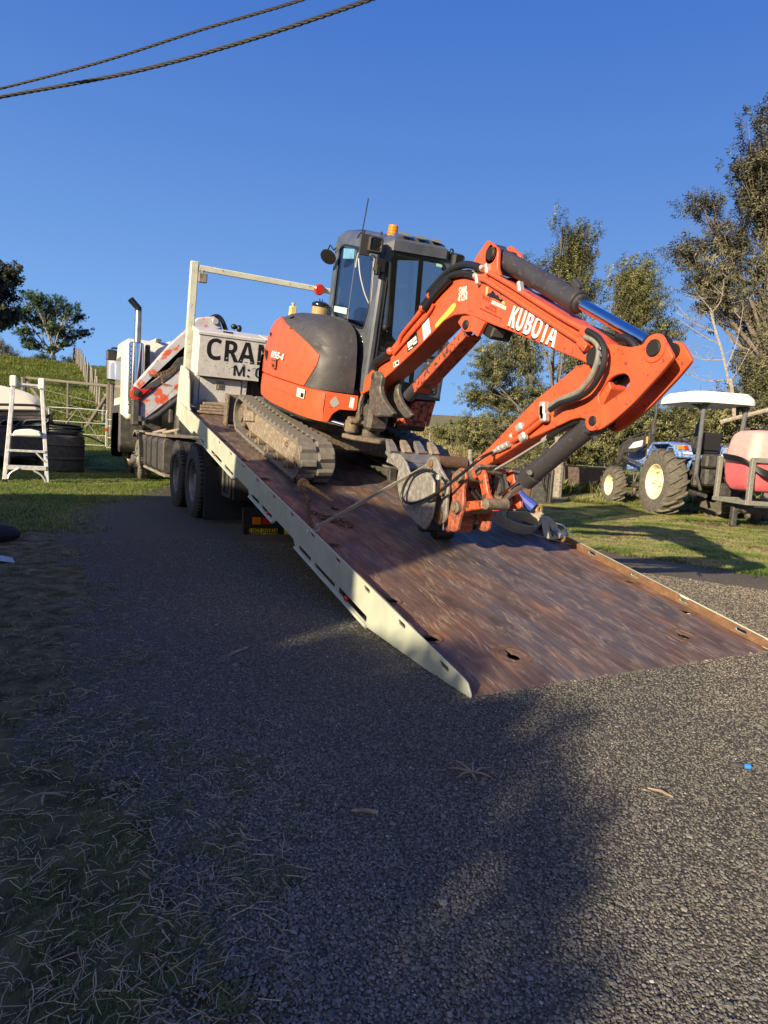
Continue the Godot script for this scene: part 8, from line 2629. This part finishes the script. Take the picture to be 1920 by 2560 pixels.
	for e in [[Vector3(17.863, 11.884, -11.084), 46, 30, 44], [Vector3(17.753, 11.209, -11.243), 50, 26, 50], [Vector3(17.711, 10.388, -11.302), 50, 30, 60], [Vector3(17.49, 9.83, -11.611), 46, 24, 50], [Vector3(17.11, 9.402, -12.118), 50, 16, 40], [Vector3(17.844, 9.284, -11.112), 60, 40, 70], [Vector3(17.715, 8.337, -11.297), 60, 26, 60], [Vector3(17.125, 8.098, -12.098), 50, 16, 44], [Vector3(17.951, 7.575, -10.956), 60, 40, 60], [Vector3(17.456, 7.257, -11.658), 60, 30, 60], [Vector3(16.979, 7.041, -12.287), 46, 16, 36], [Vector3(17.637, 6.496, -11.406), 60, 26, 46], [Vector3(18.096, 6.217, -10.74), 50, 50, 60], [Vector3(17.972, 5.234, -10.924), 50, 50, 70], [Vector3(18.164, 4.109, -10.636), 50, 50, 70], [Vector3(17.837, 4.356, -11.122), 40, 36, 40], [Vector3(18.308, 9.428, -10.414), 60, 120, 80], [Vector3(18.525, 5.82, -10.069), 60, 120, 80]]:
		B.append(blob(24, e[0] + Vector3(rng.randf_range(-0.6, 0.6), 0, rng.randf_range(-0.6, 0.6)), Vector3(e[1], e[2], e[1]), e[3]))
	tree("gum_tree", "tall grey green tree at the right edge in ragged tiers", "tree", on_land(Vector3(18.505, 1.869, -10.102)), B, 0.2, 4.5, "bark", fine, lm, dull, 0.36, 4, 82)
	# leafless branches low on that tree's left
	var t := thing("bare_sapling", "thin leafless sapling with spreading twigs beside the tall right tree", "tree", on_land(Vector3(16.592, 1.88, -10.285)))
	var o := t.position
	var b := Mb.new()
	b.tube(spl([Vector3(0, -0.2, 0), Vector3(16.491, 3.203, -10.429) - o, Vector3(16.341, 4.398, -10.64) - o, Vector3(16.159, 5.235, -10.889) - o, Vector3(16.014, 5.954, -11.081) - o], 4), 0.035, 6)
	part(t, "trunk", b, "pale_bark")
	b = Mb.new()
	var r := RandomNumberGenerator.new()
	r.seed = 5
	for e in [[Vector3(16.41, 3.8, -10.544), Vector3(15.694, 4.024, -11.493)], [Vector3(16.341, 4.398, -10.64), Vector3(15.61, 4.757, -11.597)], [Vector3(16.247, 4.876, -10.77), Vector3(15.519, 5.609, -11.71)], [Vector3(16.159, 5.235, -10.889), Vector3(15.414, 6.097, -11.837)], [Vector3(16.103, 5.594, -10.963), Vector3(15.745, 6.443, -11.428)], [Vector3(16.387, 4.159, -10.576), Vector3(16.546, 6.042, -10.352)], [Vector3(16.449, 3.682, -10.489), Vector3(16.738, 4.867, -10.072)], [Vector3(16.467, 3.382, -10.463), Vector3(15.98, 3.361, -11.126)], [Vector3(16.055, 5.833, -11.027), Vector3(16.189, 6.769, -10.848)]]:
		var p: Vector3 = e[0] - o; var q: Vector3 = e[1] - o
		var m := p.lerp(q, 0.5) + Vector3(0, -0.15, r.randf_range(-0.3, 0.3))
		b.tube(spl([p, m, q], 5), [0.022, 0.02, 0.019, 0.018, 0.016, 0.014, 0.012, 0.011, 0.01, 0.008, 0.006], 4, false)
		for k in 9:
			var s := p.lerp(q, r.randf_range(0.25, 0.95)) + Vector3(0, -0.08, 0)
			b.tube([s, s + Vector3(r.randf_range(-0.3, 0.2), r.randf_range(-0.05, 0.3), r.randf_range(-0.3, 0.3)), s + Vector3(r.randf_range(-0.6, 0.2), r.randf_range(-0.1, 0.45), r.randf_range(-0.4, 0.4))], [0.009, 0.007, 0.004], 3, false)
	part(t, "twigs", b, "pale_bark", Transform3D(), 60)
	# fallen limb showing through the right shrubs
	t = thing("fallen_limb", "pale dead limb lying through the shrubs behind the sun canopy", "branch", Vector3(15.551, 2.668, -9.149))
	o = t.position
	b = Mb.new()
	b.tube(spl([Vector3(15.175, 2.439, -9.693) - o, Vector3(15.375, 2.565, -9.407) - o, Vector3(15.551, 2.668, -9.149) - o, Vector3(15.785, 2.809, -8.791) - o, Vector3(16.039, 2.948, -8.385) - o], 4), 0.06, 6)
	b.tube(spl([Vector3(15.375, 2.565, -9.407) - o, Vector3(15.338, 3.019, -9.461) - o, Vector3(15.25, 3.671, -9.586) - o], 4), 0.05, 6)
	part(t, "limb", b, "pale_bark")
	# shrubs along the wire fence, from the excavator to the right edge
	var k := 0
	var where := ["on the field left of the arm", "below the wattle, left of the arm", "behind the middle of the arm", "just right of the bucket cylinder", "behind the steel trough", "behind the loader mast", "between loader mast and canopy post", "under the sun canopy", "behind the tractor seat", "above the spray tank", "at the right edge behind the tank", "low in front of the wattle trunk"]
	for e in [[30, Vector3(14.838, 2.077, -22.366), 40, 16, 60, olive], [26, Vector3(13.631, 1.919, -18.321), 60, 40, 130, olive], [25, Vector3(14.191, 1.91, -16.602), 70, 50, 150, dull], [24, Vector3(14.678, 1.905, -14.823), 70, 60, 170, olive], [23.5, Vector3(15.159, 1.961, -13.631), 60, 60, 150, olive], [23.5, Vector3(15.738, 2.277, -12.997), 60, 60, 150, olive], [25, Vector3(17.621, 2.335, -13.087), 56, 50, 110, olive], [25, Vector3(18.004, 2.436, -12.595), 50, 50, 100, dull], [24, Vector3(17.635, 2.294, -11.41), 60, 50, 120, olive], [22.5, Vector3(16.795, 2.98, -9.987), 60, 60, 150, olive], [22.5, Vector3(17.161, 2.531, -9.422), 60, 70, 120, dull], [24.5, Vector3(14.572, 1.011, -15.605), 70, 34, 90, olive]]:
		var sh := Vector3(e[2], e[3], e[2] * 0.6)
		var p: Vector3 = e[1]
		tree("shrub", "bushy olive shrub " + where[k], "shrub", on_land(p), [blob(e[0], p + Vector3(0.3, 0.2, 0.2), sh, e[4] / 2), blob(e[0], p + Vector3(-0.5, -0.25, -0.2), sh * 0.9, e[4] / 2)], 0.05, 0.25, "bark", fine, lm, e[5], 0.34, 5, 90 + k, "shrubs along the wire fence")
		k += 1
	# far shrubs on the tan hillside
	for e in [[Vector3(50.642, 3.675, -76.616), 20, 8, "dark shrub clump far off on the tan hillside"], [Vector3(52.121, 4.36, -75.615), 10, 12, "small upright shrub far off on the tan hillside"]]:
		tree("far_shrub", e[3], "shrub", on_land(e[0]), [blob(95, e[0], Vector3(e[1], e[2], e[1]), 60)], 0.06, 0.4, "bark", broad, lm, dark, 0.8, 4, 120 + int(e[1]))
	# thin crown seen between the canopy and the tall tree
	tree("thin_tree", "thin pale crown showing above the shrubs beside the sun canopy", "tree", on_land(Vector3(24.998, 2.288, -18.264)), [blob(34, Vector3(24.862, 3.59, -18.44), Vector3(34, 22, 30), 60), blob(34, Vector3(24.503, 3.284, -18.889), Vector3(30, 16, 26), 40)], 0.07, 0.8, "pale_bark", fine, lm, dull, 0.4, 3, 131)
	# hedge out of view at the left whose top lets the low sun through in flecks
	B = []
	for e in [[-1.25, 4.0], [-0.85, 4.05], [-0.45, 4.0], [-0.05, 3.95], [0.3, 3.75], [0.6, 3.3], [0.78, 2.8]]:
		B.append([sunward(-14.0, e[0], 1.9), Vector3(0.36, 1.6, 0.4), 130])
		B.append([sunward(-14.0, e[0], e[1]), Vector3(0.34, 0.6, 0.4), 90])
	tree("hedge_tree", "dense leafy tree out of view left of the yard", "tree", sunward(-14.0, 0.0), B, 0.15, 1.0, "bark", broad, lm, dark, 0.45, 9, 140)

func tuft_mesh(n: int, seed_: int, spread: float, bend: float) -> ArrayMesh:
	var r := RandomNumberGenerator.new()
	r.seed = seed_
	var v := PackedVector3Array(); var nn := PackedVector3Array(); var c := PackedColorArray()
	for k in n:
		var a := r.randf() * TAU
		var base := Vector3(cos(a), 0, sin(a)) * r.randf() * spread
		var d := Vector3(cos(a + r.randf_range(-1, 1)), 0, sin(a + r.randf_range(-1, 1)))
		var h := r.randf_range(0.55, 1.1)
		var s := d.cross(Vector3.UP) * 0.035
		var m := base + d * bend * 0.35 * h + Vector3(0, h * 0.6, 0)
		var tip := base + d * bend * h + Vector3(0, h * r.randf_range(0.75, 1.0), 0)
		var nv := (tip - base).cross(s).normalized()
		if nv.y < 0: nv = -nv
		nv = (nv + Vector3.UP * 0.6).normalized()
		if (m - base).cross(s).dot(nv) < 0: s = -s
		var sh := r.randf_range(0.75, 1.2)
		for p in [base - s, base + s, m + s * 0.8, base - s, m + s * 0.8, m - s * 0.8, m - s * 0.8, m + s * 0.8, tip]:
			v.append(p); nn.append(nv); c.append(Color(sh, sh, sh))
	var arr := []
	arr.resize(Mesh.ARRAY_MAX)
	arr[Mesh.ARRAY_VERTEX] = v; arr[Mesh.ARRAY_NORMAL] = nn; arr[Mesh.ARRAY_COLOR] = c
	var am := ArrayMesh.new()
	am.add_surface_from_arrays(Mesh.PRIMITIVE_TRIANGLES, arr)
	return am

func stuff(called: String, label: String, mesh: Mesh, mat, xfs: Array, cols: Array, category := "grass"):
	var o := scatter(self, called, mesh, mat, xfs, cols)
	o.set_meta("kind", "stuff")
	tag(o, label, category)

func gravel_and_grass():
	var r := RandomNumberGenerator.new()
	r.seed = 99
	# loose stones over the yard, closest together near the viewer
	var sm := Mb.new()
	var ico := []
	for k in 3:
		var ring := []
		for j in 6:
			var a := TAU * (j + 0.5 * k) / 6
			ring.append(Vector3(cos(a) * [0.75, 1.0, 0.6][k] * (0.85 + 0.3 * absf(sin(j * 2.7 + k))), [-0.45, 0.05, 0.55][k], -sin(a) * [0.7, 0.9, 0.6][k]))
		ico.append(ring)
	sm.loft(ico, true, true)
	var stone := sm.mesh(25)
	var stm := plain("stone", Color.WHITE, 0.8, 0.0, 0.4)
	stm.vertex_color_use_as_albedo = true
	var xfs := []; var cols := []
	var tries := 0
	while xfs.size() < 170000 and tries < 500000:
		tries += 1
		var az := deg_to_rad(r.randf_range(-8.0, 66.0))
		var d := 1.1 + 6.5 * pow(r.randf(), 1.15)
		var x := EYE.x + sin(az) * d; var z := EYE.z - cos(az) * d
		if not Geometry2D.is_point_in_polygon(Vector2(x, z), gravel_edge): continue
		if x < -1.5 and r.randf() < 0.4: continue
		var s := r.randf_range(0.0016, 0.0046) * (1.0 + 0.07 * d)
		if r.randf() < 0.008: s *= 2.2
		var b := Basis(Vector3.UP, r.randf() * TAU) * Basis(Vector3.RIGHT, r.randf_range(-0.5, 0.5)) * Basis.from_scale(Vector3(s * r.randf_range(0.8, 1.4), s * 0.8, s))
		xfs.append(Transform3D(b, Vector3(x, 0.005 + s * 0.15, z)))
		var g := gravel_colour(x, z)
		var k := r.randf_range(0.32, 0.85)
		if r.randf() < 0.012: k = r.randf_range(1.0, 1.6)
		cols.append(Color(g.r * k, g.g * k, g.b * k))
	stuff("gravel", "loose grey crushed stone over the yard", stone, stm, xfs, cols, "gravel")
	# grass
	var gm := leaf_material("grass_blades", Color.WHITE, 0.35)
	var tuft := tuft_mesh(9, 5, 0.5, 0.45)
	var flat := tuft_mesh(8, 6, 0.6, 1.1)
	var n1 := noise(0.6, 61, 3); var n2 := noise(1.6, 62, 2)
	var fresh := Color(0.14, 0.22, 0.04); var pale := Color(0.38, 0.37, 0.13); var straw := Color(0.46, 0.37, 0.19)
	# lawn on the right, from the gravel to the tractor
	xfs = []; cols = []
	tries = 0
	while xfs.size() < 90000 and tries < 400000:
		tries += 1
		var az := deg_to_rad(r.randf_range(33.0, 64.0))
		var d := 5.5 + 13.5 * pow(r.randf(), 0.9)
		var x := EYE.x + sin(az) * d; var z := EYE.z - cos(az) * d
		if x < 2.7: continue
		if Geometry2D.is_point_in_polygon(Vector2(x + r.randfn(0, 0.12), z + r.randfn(0, 0.12)), gravel_edge): continue
		if dirt(x, z) > 0.5 and r.randf() < 0.93: continue
		var k := n1.get_noise_2d(x, z) + n2.get_noise_2d(x, z) * 0.5
		if k < -0.28 and r.randf() < 0.6: continue
		var s := r.randf_range(0.03, 0.065) * (1.0 + 0.4 * k)
		xfs.append(Transform3D(Basis(Vector3.UP, r.randf() * TAU) * Basis.from_scale(Vector3(s * 1.4, s, s * 1.4)), Vector3(x, 0.0, z)))
		var t := clampf(0.45 - k * 0.9 + r.randfn(0, 0.25), 0, 1)
		cols.append(fresh.lerp(pale, minf(t * 1.6, 1.0)).lerp(straw, clampf(t * 2.0 - 1.1, 0, 1)))
	stuff("lawn", "short patchy grass between the yard and the tractor", flat, gm, xfs, cols)
	# lawn on the left, past the truck to the gates
	xfs = []; cols = []
	tries = 0
	while xfs.size() < 60000 and tries < 300000:
		tries += 1
		var az := deg_to_rad(r.randf_range(-7.0, 12.0))
		var d := 8.0 + 20.0 * pow(r.randf(), 0.8)
		var x := EYE.x + sin(az) * d; var z := EYE.z - cos(az) * d
		if Geometry2D.is_point_in_polygon(Vector2(x + r.randfn(0, 0.2), z + r.randfn(0, 0.2)), gravel_edge): continue
		var k := n1.get_noise_2d(x, z)
		var s := r.randf_range(0.025, 0.055) * (1.0 + 0.5 * k)
		xfs.append(Transform3D(Basis(Vector3.UP, r.randf() * TAU) * Basis.from_scale(Vector3(s * 1.3, s, s * 1.3)), Vector3(x, hgt(x, z), z)))
		var t := clampf(0.3 - k * 0.6 + r.randfn(0, 0.22), 0, 1)
		cols.append(fresh.lerp(pale, t))
	stuff("lawn", "green lawn round the ladder and in front of the gates", tuft, gm, xfs, cols)
	# thin grass and straw creeping into the gravel at the lower left
	xfs = []; cols = []
	var xs := []; var cs := []
	tries = 0
	while xfs.size() < 26000 and tries < 600000:
		tries += 1
		var az := deg_to_rad(r.randf_range(-25.0, 30.0))
		var d := 1.1 + 9.0 * pow(r.randf(), 1.5)
		var x := EYE.x + sin(az) * d; var z := EYE.z - cos(az) * d
		var edge := -1.62 + 0.16 * sin(z * 2.3) + 0.3 * n1.get_noise_2d(z * 2.0, 3.0)
		if z > -1.4 and z < 1.1: edge += 0.2
		var k := n2.get_noise_2d(x * 2.2, z * 2.2) + 0.35 * n1.get_noise_2d(x * 3, z * 3)
		if x > edge + k * 0.5: continue
		if k < -0.05 and r.randf() < 0.75: continue
		var s := r.randf_range(0.010, 0.022)
		xfs.append(Transform3D(Basis(Vector3.UP, r.randf() * TAU) * Basis.from_scale(Vector3(s * 1.2, s, s * 1.2)), Vector3(x, 0.002, z)))
		var t := clampf(0.45 + r.randfn(0, 0.35), 0, 1)
		cols.append(Color(0.06, 0.1, 0.02).lerp(Color(0.2, 0.19, 0.07), t))
		if r.randf() < 0.3:
			var l := r.randf_range(0.02, 0.06)
			xs.append(Transform3D(Basis(Vector3.UP, r.randf() * TAU) * Basis(Vector3(0, 0, 1), r.randf_range(-0.3, 0.3)) * Basis.from_scale(Vector3(l, l, l)), Vector3(x + r.randfn(0, 0.1), 0.012 + r.randf() * 0.012, z + r.randfn(0, 0.1))))
			var q := r.randf_range(0.55, 1.1)
			cs.append(Color(0.38 * q, 0.32 * q, 0.22 * q))
	stuff("thin_grass", "thin grass creeping into the gravel at lower left", flat, gm, xfs, cols)
	var st := Mb.new()
	st.tube([Vector3(-0.5, 0, 0), Vector3(0, 0.06, 0.05), Vector3(0.5, 0.02, -0.03)], 0.022, 4)
	stuff("straw", "dry straw stalks scattered in the thin grass", st.mesh(60), gm, xs, cs, "straw")
	# rough pasture on the left hill
	xfs = []; cols = []
	for i in 42000:
		var az := deg_to_rad(r.randf_range(-7.0, 11.0))
		var d := 22.0 + 40.0 * pow(r.randf(), 0.9)
		var x := EYE.x + sin(az) * d; var z := EYE.z - cos(az) * d
		var k := n1.get_noise_2d(x * 0.5, z * 0.5)
		var s := r.randf_range(0.12, 0.34) * (1.0 + 0.8 * k) * smoothstep(20.0, 32.0, d)
		if s < 0.05: continue
		xfs.append(Transform3D(Basis(Vector3.UP, r.randf() * TAU) * Basis.from_scale(Vector3(s * 1.2, s, s * 1.2)), Vector3(x, hgt(x, z), z)))
		var t := clampf(0.35 + k * 0.4 + r.randfn(0, 0.25) + smoothstep(5.0, 9.0, rad_to_deg(az)) * 0.5, 0, 1.3)
		cols.append(Color(0.17, 0.25, 0.045).lerp(Color(0.38, 0.38, 0.12), minf(t, 1.0)).lerp(straw, clampf(t - 0.8, 0, 0.8)))
	stuff("pasture", "rough green pasture grass on the left hill", tuft, gm, xfs, cols)
	# pasture and tall dry grass right of the excavator
	xfs = []; cols = []
	for i in 60000:
		var az := deg_to_rad(r.randf_range(27.0, 63.0))
		var d := 17.5 + 60.0 * pow(r.randf(), 1.5)
		var x := EYE.x + sin(az) * d; var z := EYE.z - cos(az) * d
		if dirt(x, z) > 0.5: continue
		var k := n1.get_noise_2d(x * 0.5, z * 0.5)
		var dry := smoothstep(30.0, 38.0, d)
		var s := r.randf_range(0.07, 0.16) * (1.0 + 0.8 * k) * (1.0 + 1.4 * dry)
		if absf(d - 20.5) < 1.2 and k > -0.1: s *= 2.2
		xfs.append(Transform3D(Basis(Vector3.UP, r.randf() * TAU) * Basis.from_scale(Vector3(s * 1.3, s, s * 1.3)), Vector3(x, hgt(x, z), z)))
		var t := clampf(0.4 + k * 0.5 + r.randfn(0, 0.25), 0, 1)
		cols.append(Color(0.17, 0.23, 0.055).lerp(Color(0.40, 0.36, 0.15), t).lerp(straw, dry * 0.6))
	stuff("pasture", "pasture and dry grass beyond the wire fence", tuft, gm, xfs, cols)
